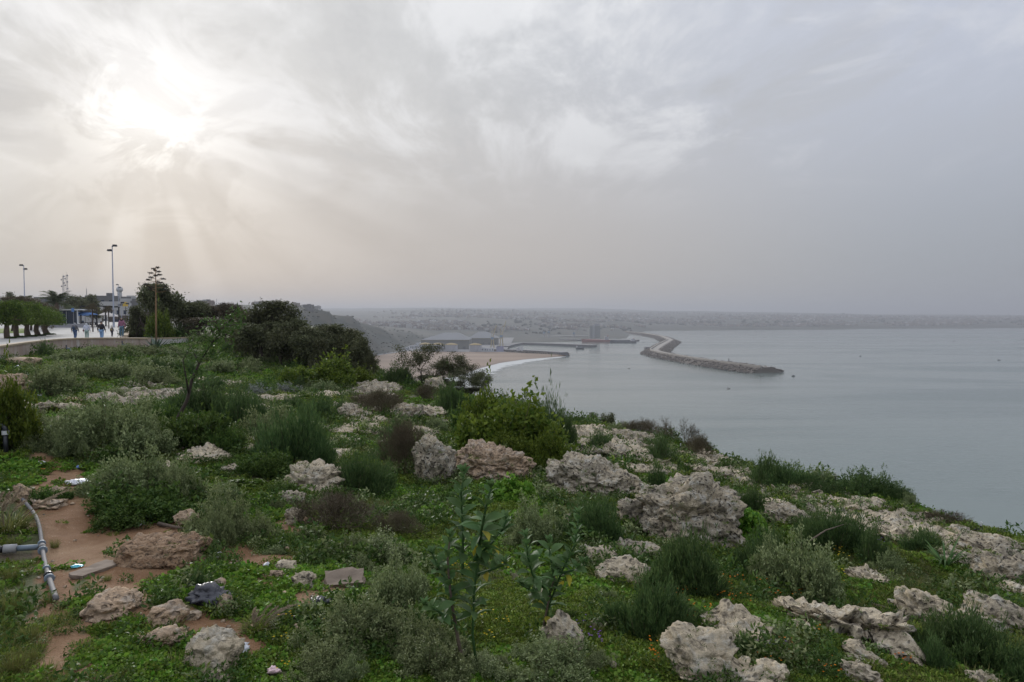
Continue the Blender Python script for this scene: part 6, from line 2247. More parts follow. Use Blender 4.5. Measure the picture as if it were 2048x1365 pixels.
# ------------------------------------------------------------------ café corner
M_WHITE = simple('white_paint', (0.66, 0.67, 0.68), 0.6, var=0.1, scale=2)
M_NAVY = simple('navy_glass', (0.03, 0.045, 0.075), 0.25)
M_BLUEF = simple('blue_canvas', (0.07, 0.16, 0.36), 0.8)
M_CREAM = simple('cream_canvas', (0.56, 0.52, 0.48), 0.85)
M_GREYC = simple('grey_block', (0.27, 0.27, 0.29), 0.9, var=0.2, scale=1)
M_NET = simple('dark_green_net', (0.035, 0.055, 0.05), 0.9)
M_SIGN = simple('sign_blue', (0.10, 0.20, 0.45), 0.6)
Z0 = PLAZA_Z


def at(px_, d, z=0.0):
    return ((px_ - 1024) / F * d, d, Z0 + z)


def place(e, px_, d, z=0.0):
    e.location = at(px_, d, z)
    return e


k = 133 / F
kiosk = empty('café_pavilion'.replace('é', 'e'), at(140, 134))
MB().box((-1.4, 2.2, 3.45), (7.2, 5.0, 0.22)).build('roof', M_WHITE, kiosk)
for xx_ in (1.55, -4.7):
    for yy_ in (0.0, 4.5):
        MB().box((xx_, yy_, 1.67), (0.16, 0.16, 3.34)).build('post', M_WHITE, kiosk)
MB().box((-1.6, 0.3, 1.65), (6.0, 0.06, 3.2)).build('glass_front', M_NAVY, kiosk)
for xx_ in (-3.6, -2.2, -0.8, 0.6):
    MB().box((xx_, 0.24, 1.6), (0.06, 0.05, 3.0)).build('mullion', M_WHITE, kiosk)
tag(kiosk, 'white-framed café pavilion with dark glass behind the clipped trees', 'pavilion')
pl = MB().box((0, 0, 0.36), (9.5, 0.4, 0.7)).build('planter_wall', M_GREYC)
pl.location = at(122, 131)
tag(pl, 'low grey block wall in front of the café pavilion', 'wall')


def parasol(px_, d, w, h, mat, label, name='parasol'):
    e = empty(name, at(px_, d))
    MB().tube([(0, 0, 0), (0, 0, h)], 0.05, 6).build('pole', M_DARKM, e)
    vs = [(0, 0, h + 0.25)]
    n = 8
    for j in range(n):
        a = 2 * math.pi * (j + 0.5) / n
        vs.append((math.cos(a) * w / 2, math.sin(a) * w / 2, h - 0.45))
    vs2 = [(x, y, z - 0.12) for x, y, z in vs[1:]]
    fs = [(0, 1 + j, 1 + (j + 1) % n) for j in range(n)]
    fs += [(1 + j, n + 1 + j, n + 1 + (j + 1) % n, 1 + (j + 1) % n) for j in range(n)]
    MB().add(vs + vs2, fs).build('canopy', mat, e)
    MB().lathe([(0.4, 0), (0.4, 0.08), (0.08, 0.1)], 10).build('base', M_GREYC, e)
    return tag(e, label, 'parasol')


parasol(171, 137, 4.4, 3.0, M_BLUEF, 'blue canvas parasol beside the café pavilion')
parasol(160, 141, 3.6, 2.8, M_BLUEF, 'second blue parasol half behind the first')
parasol(214, 150, 3.2, 2.9, M_CREAM, 'cream parasol beyond the pergola')
parasol(226, 158, 2.6, 2.6, M_CREAM, 'grey-cream parasol beside the tallest lamp mast')
pg = empty('pergola', at(190, 140))
for px_, dd in ((175, -2), (206, -2), (177, 6), (205, 6)):
    q = (px_ - 190) / F * 140
    MB().box((q, dd, 2.0), (0.18, 0.18, 4.0)).build('post', M_DARKM, pg)
MB().box((0, -2, 4.09), (3.6, 0.2, 0.16)).build('beam', M_DARKM, pg)
MB().box((0, 6, 4.09), (3.6, 0.2, 0.16)).build('beam', M_DARKM, pg)
for q in (-1.2, -0.4, 0.4, 1.2):
    MB().box((q, 2, 4.22), (0.08, 8.6, 0.09)).build('rafter', M_DARKM, pg)
MB().box((0.2, 2, 4.30), (3.2, 8.0, 0.04)).build('shade_net', M_NET, pg)
tag(pg, 'dark pergola with green shade net beside the blue parasol', 'pergola')
for px_, d in ((160, 134), (168, 133), (178, 135), (186, 134), (196, 135)):      # café tables and chairs under the canopies
    e = empty('cafe_table', at(px_, d))
    MB().lathe([(0.4, 0.72), (0.4, 0.75)], 10).build('top', M_WHITE, e)
    MB().tube([(0, 0, 0), (0, 0, 0.72)], 0.04, 6).build('leg', M_DARKM, e)
    tag(e, 'small round café table under the canopies', 'table', 'café tables')
    for sx_ in (-0.65, 0.65):
        c = empty('cafe_chair', at(px_ + sx_ * F / d, d + 0.1), 0.3 * sx_)
        MB().box((0, 0, 0.45), (0.42, 0.42, 0.05)).build('seat', M_DARKM, c)
        MB().box((0, 0.2, 0.72), (0.42, 0.04, 0.48)).build('backrest', M_DARKM, c)
        for lx in (-0.18, 0.18):
            for ly in (-0.18, 0.18):
                MB().tube([(lx, ly, 0), (lx, ly, 0.43)], 0.02, 5).build('leg', M_DARKM, c)
        tag(c, 'dark café chair at a round table', 'chair', 'café chairs')
sg = empty('sign_post', at(147, 131))
MB().tube([(0, 0, 0), (0, 0, 3.0)], 0.05, 6).build('post', M_DARKM, sg)
MB().box((0, -0.06, 3.35), (0.5, 0.06, 0.7)).build('panel', M_SIGN, sg)
tag(sg, 'small blue sign on a dark post before the café pavilion', 'sign')
sg = empty('yellow_sign', at(252, 230))
MB().tube([(0, 0, 0), (0, 0, 5.4)], 0.08, 6).build('post', M_DARKM, sg)
MB().add([(-0.9, -0.1, 5.4), (0.9, -0.1, 5.4), (0.7, -0.1, 6.6), (0.2, -0.1, 6.9), (-0.2, -0.1, 6.9), (-0.7, -0.1, 6.6), (-0.9, 0.1, 5.4), (0.9, 0.1, 5.4), (0.7, 0.1, 6.6), (0.2, 0.1, 6.9), (-0.2, 0.1, 6.9), (-0.7, 0.1, 6.6)],
         [(0, 1, 2, 3, 4, 5), (11, 10, 9, 8, 7, 6), (0, 6, 7, 1), (1, 7, 8, 2), (2, 8, 9, 3), (3, 9, 10, 4), (4, 10, 11, 5), (5, 11, 6, 0)]).build('panel', simple('yellow_panel', (0.52, 0.36, 0.06), 0.7), sg)
tag(sg, 'round-topped yellow sign on a tall post by the promenade', 'sign')
# plaza bollard-like tree in pot and thin young tree post
for px_, d in ((186, 96), (218, 120)):
    e = empty('young_tree', at(px_, d))
    MB().tube([(0, 0, 0), (0, 0, 3.2)], 0.09, 7).build('trunk', M_BARK_D, e)
    fo = PROTO['D'][0][0]
    o = link_copy(fo, e)
    o.name = 'crown'
    o.location = (0, 0, 2.6)
    o.scale = (1.6, 1.6, 2.2)
    tag(e, 'thin young plaza tree with bare twigs', 'tree', 'young plaza trees')
# ------------------------------------------------------------------ beach and surf
M_SAND, nt, out = new_mat('beach_sand')
pos = nd(nt, 'ShaderNodeNewGeometry').outputs['Position']
mp = nd(nt, 'ShaderNodeMapping', {'Vector': pos, 'Rotation': (0, 0, R(35)), 'Scale': (0.25, 1.0, 1.0)}).outputs[0]
a1 = noise(nt, mp, 0.012, 5, 0.6)
sc_ = mixc(nt, smooth(nt, a1, 0.4, 0.62), (0.20, 0.138, 0.092), (0.27, 0.19, 0.13))
wt_ = nd(nt, 'ShaderNodeSeparateXYZ', {0: pos}).outputs['Z']
sc_ = mixc(nt, smooth(nt, wt_, 0.9, 0.15), sc_, (0.15, 0.105, 0.082))
pbsdf(nt, out, Base_Color=sc_, Roughness=0.9)


def dens(pts, n):
    p = np.array(pts, float)
    s_ = np.concatenate([[0], np.cumsum(np.linalg.norm(np.diff(p, axis=0), axis=1))])
    t = np.linspace(0, s_[-1], n)
    return np.stack([np.interp(t, s_, p[:, k]) for k in range(p.shape[1])], 1)


NB = 60
water_px = dens([(640, 800), (760, 786), (860, 770), (925, 757), (960, 742), (1000, 729), (1050, 720.5), (1132, 713)], NB)
back_px = dens([(640, 722), (700, 716), (760, 711), (820, 703), (850, 700.5), (900, 701), (1000, 704), (1060, 707.5), (1132, 711)], NB)
wl_ = np.array([atz(*q, 0.0) for q in water_px])
bl_ = np.array([atz(*q, 3.5) for q in back_px])
rows_ = []
for t in np.linspace(-0.08, 1, 12):
    p = wl_ + (bl_ - wl_) * t
    p[:, 2] = -0.6 + 4.6 * np.clip((t + 0.08) / 1.08, 0, 1) ** 0.9
    rows_.append(p)
bv = np.concatenate(rows_)
ii = np.arange(12 * NB).reshape(12, NB)
bf = np.stack([ii[:-1, :-1], ii[:-1, 1:], ii[1:, 1:], ii[1:, :-1]], -1).reshape(-1, 4)
beach = mesh_obj('beach', bv, bf, M_SAND, smooth_=True)
tag(beach, 'pinkish sand beach curving to the jetty', kind='structure')
# surf: broad foam sheet along the waterline, thinning out seaward
m_foam, nt, out = new_mat('surf_foam')
pos = nd(nt, 'ShaderNodeNewGeometry').outputs['Position']
fo_ = nd(nt, 'ShaderNodeAttribute', attribute_name='foam').outputs['Fac']
fn_ = noise(nt, nd(nt, 'ShaderNodeMapping', {'Vector': pos, 'Rotation': (0, 0, R(30)), 'Scale': (0.4, 1, 1)}).outputs[0], 0.035, 6, 0.62, 0.8)
msk = smooth(nt, mth(nt, 'SUBTRACT', fo_, mth(nt, 'MULTIPLY', fn_, 1.15)), -0.06, 0.10)
bf_ = nd(nt, 'ShaderNodeBsdfPrincipled', {'Base Color': (0.50, 0.51, 0.49, 1), 'Roughness': 0.9})
mx = nd(nt, 'ShaderNodeMixShader', {0: msk, 1: nd(nt, 'ShaderNodeBsdfTransparent').outputs[0], 2: bf_.outputs[0]})
nt.links.new(mx.outputs[0], out.inputs['Surface'])
rows_, fa_ = [], []
off_px = np.interp(np.arange(NB), [0, NB * 0.45, NB * 0.6, NB * 0.75, NB - 1], [34, 30, 26, 13, 2.0])
for t in np.linspace(-0.25, 1, 9):
    q = water_px.copy()
    q[:, 1] += off_px * t * 0.8
    q[:, 0] += off_px * t * 1.2
    rows_.append(np.array([atz(*s_, 0.25) for s_ in q]))
    fa_.append(np.full(NB, 0.95 - 0.75 * max(t, 0) ** 1.1))
ii = np.arange(9 * NB).reshape(9, NB)
sf_ = np.stack([ii[:-1, :-1], ii[:-1, 1:], ii[1:, 1:], ii[1:, :-1]], -1).reshape(-1, 4)
surf = mesh_obj('surf', np.concatenate(rows_), sf_, m_foam, attr={'foam': np.concatenate(fa_)})
tag(surf, 'white surf washing along the beach', kind='stuff')

# ------------------------------------------------------------------ breakwater, jetties, quays
M_RIP = simple('armour_rock', (0.105, 0.085, 0.065), 0.95, var=0.5, scale=0.15)
M_QROAD = simple('pale_crest_road', (0.32, 0.29, 0.25), 0.95, var=0.15, scale=0.05)
M_QUAY = simple('dark_quay_wall', (0.085, 0.085, 0.09), 0.9, var=0.3, scale=0.05)
M_QTOP = simple('quay_deck', (0.20, 0.195, 0.19), 0.95, var=0.25, scale=0.03)


def frame_of(path):
    tg = unit(np.gradient(path, axis=0))
    return np.stack([-tg[:, 1], tg[:, 0], np.zeros(len(path))], 1)


def prism(path, prof, name, mat, parent, z0=0.0):
    """sweep a cross-section (offset, height) along a ground path"""
    nn = frame_of(path)
    k = len(prof)
    v, f = [], []
    for p, q in zip(path, nn):
        for o_, h in prof:
            v.append((p[0] + q[0] * o_, p[1] + q[1] * o_, z0 + h))
    for i in range(len(path) - 1):
        for j in range(k):
            j2 = (j + 1) % k
            f.append((i * k + j, (i + 1) * k + j, (i + 1) * k + j2, i * k + j2))
    f.append(tuple(reversed(range(k))))
    f.append(tuple((len(path) - 1) * k + j for j in range(k)))
    return mesh_obj(name, v, f, mat, parent)


def riprap(path, w0, w1, h, n, seed, parent, size=(2.5, 5.0)):
    rng = np.random.default_rng(seed)
    nn = frame_of(path)
    n0, f0 = ICO[2]
    V_, F_ = [], []
    for i in range(n):
        t = rng.uniform(0, len(path) - 1.001)
        a = int(t)
        p = path[a] + (path[a + 1] - path[a]) * (t - a)
        q = nn[a]
        sgn = 1 if rng.random() < 0.5 else -1
        u = rng.random()
        o_ = sgn * (w1 + (w0 - w1) * u)
        z = h * (1 - u)
        s_ = rng.uniform(*size)
        dd = 1 + 0.25 * vnoise(n0 * 1.3 + i, i)
        vv = n0 * dd[:, None] * s_ * 0.5 * np.array([1.1, 1.1, 0.8])
        V_.append(vv + np.array([p[0] + q[0] * o_, p[1] + q[1] * o_, z + s_ * 0.1]))
        F_.append(f0 + i * len(n0))
    return tag(mesh_obj('armour_stone', np.concatenate(V_), np.concatenate(F_), M_RIP, parent), kind='stuff')


def path_of(px, z=0.0, n=40, sm=2):
    p = np.array([atz(*q, z) for q in px])
    p = dens(p, n)
    for _ in range(sm):
        p[1:-1] = 0.25 * p[:-2] + 0.5 * p[1:-1] + 0.25 * p[2:]
    return p


bw = empty('breakwater', (0, 0, 0))
bp_ = path_of([(1255, 667), (1290, 670.5), (1325, 677), (1342, 685), (1322, 697), (1308, 708), (1325, 713.5), (1400, 727), (1480, 739), (1534, 746)], 0, 90, 2)
prism(bp_, [(-38, -3), (-13, 9.5), (13, 9.5), (38, -3)], 'core', M_RIP, bw)
prism(bp_, [(-8, 9.51), (-8, 10.1), (8, 10.1), (8, 9.51)], 'crest_road', M_QROAD, bw)
nn_ = frame_of(bp_)
prism(bp_ - nn_ * 12.0, [(-1.5, 7), (-1.5, 12.5), (1.5, 12.5), (1.5, 7)], 'wave_wall', M_QROAD, bw)
riprap(bp_, 39, 14, 9.0, 3400, 3, bw, (2.0, 4.2))
rngb = np.random.default_rng(9)
head = bp_[-6:]
riprap(head, 42, 2, 11.0, 420, 8, bw, (2.5, 4.5))
tag(bw, 'long bent rubble breakwater with a pale crest road reaching into the sea', 'breakwater')
bc = empty('beacon', bp_[-5] + np.array([0, 0, 9.0]))
MB().lathe([(1.8, 0), (1.5, 1.2), (1.0, 1.4), (0.8, 7), (1.3, 7.2), (1.3, 7.6)], 10).build('tower', M_DARKM, bc)
MB().lathe([(0.7, 7.6), (0.7, 9), (0.1, 10)], 8).build('lantern', M_GREYC, bc)
tag(bc, 'dark beacon on the head of the long breakwater', 'beacon')


def quay(name, px, half, h, label, mat=M_QUAY, n=24, sm=1, rip=0):
    e = empty(name, (0, 0, 0))
    p = path_of(px, 0, n, sm)
    prism(p, [(-half, -3), (-half, h), (half, h), (half, -3)], 'quay_wall', mat, e)
    prism(p, [(-half * 0.93, h + 0.01), (-half * 0.93, h + 0.25), (half * 0.93, h + 0.25), (half * 0.93, h + 0.01)], 'deck', M_QTOP, e)
    if rip:
        riprap(p, half + 7, half, h * 0.8, rip, int(px[0][0]), e, (2.0, 4.5))
    tag(e, label, 'quay')
    return p


quay('spur_jetty', [(1290, 698.5), (1308, 698.5)], 14, 6, 'short dark spur jetty inside the breakwater bend')
quay('south_jetty', [(985, 705), (1040, 706.5), (1085, 709), (1128, 712.3)], 13, 9.0, 'rubble jetty closing the end of the beach', rip=500)
quay('middle_mole', [(1006, 697), (1022, 692), (1040, 689.5), (1100, 691), (1187, 694.5)], 18, 6.5, 'long dark mole across the harbour mouth', n=30, sm=2)
quay('cargo_quay', [(1120, 681.5), (1200, 682), (1276, 683)], 30, 5.5, 'dark cargo quay below the silo')
quay('back_quay', [(1020, 676), (1100, 675), (1180, 674)], 40, 6.0, 'low back quay with sheds behind the mole')
# port apron on the south side
ap = mesh_obj('port_apron', [tuple(atz(812, 703, 4.2)), tuple(atz(1010, 704.5, 4.2)), tuple(atz(1022, 688, 4.2)), tuple(atz(1030, 672, 4.2)), tuple(atz(850, 672, 4.2)), tuple(atz(800, 690, 4.2))], [(0, 1, 2, 3, 4, 5)], M_QTOP)
tag(ap, 'paved port apron behind the beach', kind='structure')

# ------------------------------------------------------------------ port buildings
M_SHEDW = simple('shed_wall', (0.14, 0.14, 0.125), 0.9, var=0.12, scale=0.03)
M_SHEDR = simple('shed_roof', (0.19, 0.195, 0.20), 0.7, var=0.12, scale=0.02)
M_TANK = simple('white_tank', (0.34, 0.34, 0.36), 0.7, var=0.08, scale=0.05)
M_TROOF = simple('yellow_tank_roof', (0.30, 0.22, 0.09), 0.8)
M_CRANE = simple('crane_yellow', (0.34, 0.27, 0.14), 0.7)
M_CRANEB = simple('crane_blue', (0.14, 0.22, 0.32), 0.7)
M_HULLR = simple('red_hull', (0.24, 0.085, 0.07), 0.7)
M_HULLD = simple('dark_hull', (0.04, 0.045, 0.055), 0.7)


def shed(px0, px1, py, z, hw, hr, depth, label, rid=(0.45, 0.75)):
    a, b_ = atz(px0, py, z), atz(px1, py, z)
    w = b_[0] - a[0]
    e = empty('port_shed', ((a[0] + b_[0]) / 2, a[1], z))
    MB().box((0, depth / 2, hw / 2), (w, depth, hw)).build('wall', M_SHEDW, e)
    x0, x1 = -w / 2 - 1.5, w / 2 + 1.5
    r0, r1 = -w / 2 + w * rid[0], -w / 2 + w * rid[1]
    MB().add([(x0, -1.5, hw + 0.02), (x1, -1.5, hw + 0.02), (x1, depth + 1.5, hw + 0.02), (x0, depth + 1.5, hw + 0.02), (r0, depth / 2, hr), (r1, depth / 2, hr)],
             [(0, 1, 5, 4), (1, 2, 5), (2, 3, 4, 5), (3, 0, 4), (3, 2, 1, 0)]).build('roof', M_SHEDR, e)
    MB().box((0, -0.9, hw - 1.0), (w + 2, 1.6, 1.6)).build('conveyor_gallery', simple('gallery_olive', (0.20, 0.18, 0.10), 0.8), e)
    for k in range(5):
        MB().box((-w * 0.4 + k * w * 0.2, -0.15, 4), (w * 0.06, 0.3, 8)).build('door', M_QUAY, e)
    return tag(e, label, 'shed')


shed(842, 938, 699, 4.2, 27, 46, 130, 'largest hip-roofed storage shed beside the beach')
shed(938, 996, 690, 4.2, 22, 42, 110, 'second hip-roofed storage shed next to the cranes', (0.3, 0.6))


def tank(px_, py, r, h, label='round white storage tank with a yellowish roof by the beach', group='white storage tanks'):
    p = atz(px_, py, 4.2)
    e = empty('storage_tank', p)
    MB().lathe([(r, 0), (r, h)], 24).build('shell', M_TANK, e, False)
    MB().lathe([(r * 1.03, h + 0.02), (r * 1.03, h + 0.8), (r * 0.5, h + 4.0), (1.0, h + 5.2)], 24).build('roof', M_TROOF, e)
    MB().tube([(r * 0.2, -r - 0.8, 0), (r * 0.75, -r * 0.72, h)], 0.7, 5).build('stair', M_GREYC, e)
    return tag(e, label, 'tank', group)


for px_, py in ((851, 701.5), (876, 702), (903, 702.5), (951, 703)):
    tank(px_, py, 17, 17)
M_OFF = simple('pale_office', (0.50, 0.51, 0.53), 0.8, var=0.1, scale=0.1)


def flat_building(px_, py, z, w, dp, h, mat, label, group=None, name='building', win=0, rz=0.0, d=None, nrow=2):
    p = atz(px_, py, z) if d is None else np.array([(px_ - 1024) / F * d, d, z])
    e = empty(name, p, rz)
    MB().box((0, dp / 2, h / 2), (w, dp, h)).build('wall', mat, e)
    pr = MB()
    for a in ((0, 0.15, h + 0.4, w + 0.3, 0.35), (0, dp - 0.15, h + 0.4, w + 0.3, 0.35)):
        pr.box((a[0], a[1], a[2]), (a[3], a[4], 0.78))
    pr.box((-w / 2 + 0.15, dp / 2, h + 0.4), (0.35, dp - 0.7, 0.78))
    pr.box((w / 2 - 0.15, dp / 2, h + 0.4), (0.35, dp - 0.7, 0.78))
    pr.build('roof_parapet', mat, e)
    MB().box((w * 0.2, dp * 0.6, h + 1.2), (w * 0.28, dp * 0.3, 2.3)).build('stair_head', mat, e)
    if win:
        for r_ in range(nrow):
            for c in range(win):
                MB().box((-w / 2 + w * (c + 0.5) / win, -0.05, h * (r_ + 0.55) / nrow), (w / win * 0.38, 0.16, h / nrow * 0.42)).build('window', M_NAVY, e)
    return tag(e, label, 'building', group)


M_PURP = simple('mauve_block', (0.26, 0.26, 0.36), 0.85)
flat_building(1000, 703.5, 4.2, 20, 14, 12, M_PURP, 'mauve block building at the foot of the south jetty')
flat_building(1037, 702, 9.3, 10, 8, 7, M_OFF, 'white harbour office on the south jetty', win=3)
flat_building(1044, 702, 9.3, 5, 8, 10, M_OFF, 'white lookout tower on the south jetty')
for q in ((826, 698, 18), (833, 696, 14), (838, 692, 20), (815, 701, 10), (965, 703, 24), (980, 703.5, 20)):
    flat_building(q[0], q[1], 4.2, q[2], 12, 8, M_OFF, 'low pale harbour block beside the storage tanks', 'low harbour blocks', win=3, nrow=1)
# silo
p = atz(1190, 677, 4)
e = empty('grain_silo', p)
MB().box((0, 20, 26), (46, 30, 52)).build('silo_block', simple('silo_concrete', (0.19, 0.195, 0.19), 0.9, var=0.1, scale=0.05), e)
for k in (-8, -3.5):
    MB().box((k, 4.5, 30), (2.8, 0.9, 60)).build('pale_stripe', M_TANK, e)
MB().box((10, 20, 57), (20, 20, 9)).build('headhouse', M_GREYC, e)
tag(e, 'tall grey grain silo with two pale vertical stripes', 'silo')


def crane(px_, py, z, h, lean, label, mat=M_CRANE, group=None):
    p = atz(px_, py, z)
    e = empty('harbour_crane', p)
    for sx_ in (-5, 5):
        for sy_ in (-5, 5):
            MB().tube([(sx_, sy_, 0), (sx_ * 0.5, sy_ * 0.5, h * 0.34)], 1.5, 5).build('leg', mat, e)
    MB().box((0, 0, h * 0.34 + 0.9), (9, 9, 1.7)).build('platform', mat, e)
    MB().box((-lean * 0.06, 0, h * 0.34 + 5.3), (8, 6, 7)).build('cab', M_CRANEB, e)
    jb = MB()
    a, b_ = np.array([0, 0, h * 0.40]), np.array([lean, 0, h])
    for oy in (-1.6, 1.6):
        jb.tube([a + [0, oy, 0], b_ + [0, oy * 0.3, 0]], 1.3, 5)
    for t in np.linspace(0.1, 0.9, 8):
        c = a + (b_ - a) * t
        jb.tube([c + [0, -1.5, 0], c + [0.6, 1.5, 2.5]], 0.35, 4)
    jb.build('jib', mat, e)
    MB().tube([(-lean * 0.18, 0, h * 0.44), (-lean * 0.10, 0, h * 0.72), tuple(a + (b_ - a) * 0.75)], 1.0, 5).build('tie', mat, e)
    MB().tube([tuple(b_), (b_[0], 0, h * 0.55)], 0.25, 4).build('cable', M_DARKM, e)
    return tag(e, label, 'crane', group)


crane(985, 696, 4.2, 68, 12, 'yellow harbour crane with its jib raised beside the sheds')
crane(1003, 694, 4.2, 80, 14, 'taller yellow harbour crane next to the first one')
for px_, py, hh_, lean in ((1098, 676, 55, 18), (1088, 675, 45, -12), (1148, 676, 40, 14)):
    crane(px_, py, 6.3, hh_, lean, 'hazy grey harbour crane on the back quay', M_GREYC, 'hazy cranes on the back quay')


def ship(px_, py, L, B_, Hh, hull, label, rz=0.0, sup=True, name='cargo_ship'):
    p = atz(px_, py, 0)
    e = empty(name, p, rz)
    pts = [(-L / 2, 0.35), (-L / 2 * 0.96, 0.5), (L * 0.30, 0.5), (L * 0.42, 0.32), (L / 2, 0.0)]
    out_ = [(x, w * B_) for x, w in pts] + [(x, -w * B_) for x, w in reversed(pts[:-1])]
    n = len(out_)
    v = [(x * 0.97, y * 0.8, -0.6) for x, y in out_] + [(x, y, Hh + (Hh * 0.35 if x > L * 0.35 else 0)) for x, y in out_]
    f = [tuple(reversed(range(n))), tuple(range(n, 2 * n))] + [(j, (j + 1) % n, n + (j + 1) % n, n + j) for j in range(n)]
    MB().add(v, f).build('hull', hull, e)
    if sup:
        MB().box((-L * 0.36, 0, Hh + Hh * 0.7), (L * 0.14, B_ * 0.8, Hh * 1.4)).build('superstructure', M_TANK, e)
        MB().tube([(-L * 0.40, 0, Hh * 2.4), (-L * 0.40, 0, Hh * 3.0)], B_ * 0.12, 8).build('funnel', M_HULLR, e)
        MB().tube([(L * 0.2, 0, Hh), (L * 0.2, 0, Hh * 2.4)], L * 0.006, 5).build('mast', M_GREYC, e)
    return tag(e, label, 'ship' if L > 20 else 'boat')


ship(1192, 685, 110, 17, 9, M_HULLR, 'red-hulled cargo ship moored under the silo', R(178))
ship(1246, 686, 100, 15, 6, M_HULLD, 'dark-hulled ship moored beyond the red one', R(181))
ship(1160, 698.5, 26, 7, 4, M_HULLD, 'dark trawler alongside the long mole', R(3))
for px_, py, lb in ((1587, 753, 'small dark fishing boat just off the breakwater head'), (1721, 713, 'tiny dark boat out beyond the breakwater'), (1998, 721, 'small dark boat in the open bay'),
                    (1908, 683, 'faint boat near the far shore'), (1727, 676, 'faint speck of a boat off the far coast'), (1530, 675.5, 'pale speck of a boat in the outer harbour'), (1287, 686, 'tiny boat entering the harbour')):
    d_ = atz(px_, py, 0)[1]
    L_ = 6.0 if px_ in (1587, 1998) else 5.0
    e = ship(px_, py, L_ + d_ / 1200, 1.9 + d_ / 4000, 0.9, M_HULLD, lb, R(random.uniform(-30, 30)), False, 'fishing_boat')
    MB().box((-0.8, 0, 1.5), (1.4, 1.2, 1.2)).build('wheelhouse', M_HULLD, e)
# gulls over the water
M_GULL = simple('gull_grey', (0.20, 0.19, 0.18), 0.8)


def gull(px_, py, d, label, yaw, flap):
    p = atd(px_, py, d)
    e = empty('gull', p, yaw)
    skinned('body', [(-0.28, 0, 0), (-0.12, 0, 0.01), (0.08, 0, 0.02), (0.20, 0, 0.05), (0.27, 0, 0.05)], [(0, 1), (1, 2), (2, 3), (3, 4)], [(0.03, 0.012), 0.055, 0.065, 0.04, 0.02], M_GULL, e)
    for sg in (1, -1):
        MB().add([(0.10, 0.04 * sg, 0.04), (-0.08, 0.04 * sg, 0.03), (0.14, 0.32 * sg, 0.04 + flap), (-0.06, 0.32 * sg, 0.03 + flap), (-0.05, 0.62 * sg, 0.02 + flap * 0.6), (0.08, 0.32 * sg, 0.055 + flap), (0.02, 0.04 * sg, 0.065)],
                 [(0, 1, 3, 2), (2, 3, 4), (0, 2, 5, 6), (6, 5, 3, 1), (5, 2, 4), (5, 4, 3)]).build('wing', M_GULL, e)
    MB().tube([(0.27, 0, 0.05), (0.33, 0, 0.035)], [0.012, 0.003], 5).build('beak', M_TROOF, e)
    return tag(e, label, 'gull')


gull(1457, 779, 95, 'gull gliding over the water with raised wings', R(15), 0.16)
gull(1258, 738, 120, 'gull gliding low before the breakwater bend', R(200), 0.08)

# ------------------------------------------------------------------ town
HC = {'w': ('whitewashed', (0.38, 0.375, 0.365)), 'c': ('cream', (0.24, 0.21, 0.175)), 'p': ('pinkish', (0.19, 0.145, 0.12)), 'g': ('grey', (0.145, 0.143, 0.142)), 'b': ('brown', (0.11, 0.09, 0.075))}
HM = {k_: simple('render_' + v_[0], v_[1], 0.9, var=0.15, scale=0.2) for k_, v_ in HC.items()}


def house_mesh(w, dp, h, rng):
    m = MB()
    m.box((0, 0, h / 2 - 1.5), (w, dp, h + 3))
    m.box((0, -dp / 2 + 0.15, h + 0.4), (w, 0.3, 0.8))
    m.box((0, dp / 2 - 0.15, h + 0.4), (w, 0.3, 0.8))
    m.box((w * rng.uniform(-0.25, 0.25), dp * rng.uniform(-0.2, 0.2), h + 1.3), (w * 0.35, dp * 0.35, 2.6))
    return m


HPROTO = {}
for k_ in HM:
    HPROTO[k_] = []
    for s_ in range(3):
        rr_ = random.Random(s_ * 5 + ord(k_))
        h_ = rr_.uniform(6, 11)
        o = house_mesh(rr_.uniform(9, 16), rr_.uniform(9, 14), h_, rr_).build('house', HM[k_])
        wn = MB()
        for r_ in range(int(h_ // 3)):
            for c in range(3):
                wn.box((-3.2 + 3.2 * c, -7.2 + 0.0, 1.6 + 3 * r_), (1.1, 0.4, 1.3))
        COL.objects.unlink(o)
        HPROTO[k_].append(o)
rng = random.Random(21)
rg = np.random.default_rng(21)
pxs = rg.uniform(560, 2150, 16000)
shs = np.interp(pxs, [560, 640, 700, 760, 820, 900, 1010, 1130, 1230, 1300, 1500, 1750, 2048, 2150], [1500, 1650, 2100, 2700, 3000, 3300, 3400, 3600, 3900, 4850, 5060, 5480, 5900, 6050])
ds = shs * np.exp(np.abs(rg.normal(size=16000) * 0.32) + 0.01)
xs_ = (pxs - 1024) / F * ds
pn_ = vnoise(np.stack([xs_ / 420, ds / 420, xs_ * 0], 1), 61) + 0.7 * vnoise(np.stack([xs_ / 150, ds / 150, xs_ * 0], 1), 62)
okc = (ds < 10500) & (pn_ > 0.08)                    # quarters with open ground between them
cand = list(zip(pxs[okc], ds[okc], xs_[okc]))[:6200]
zz = far_z(np.array([c[2] for c in cand]), np.array([c[1] for c in cand]))
cand = [(c, z) for c, z in zip(cand, zz) if z > 8]
cand.sort(key=lambda q: q[0][1])
big, rest = cand[:300], cand[300:]
LBH = {'w': 'small whitewashed flat-roofed house in the hazy far town', 'c': 'small cream flat-roofed house in the hazy far town', 'p': 'small pinkish flat-roofed house in the hazy far town', 'g': 'small grey flat-roofed house in the hazy far town', 'b': 'small brown unfinished house in the hazy far town'}
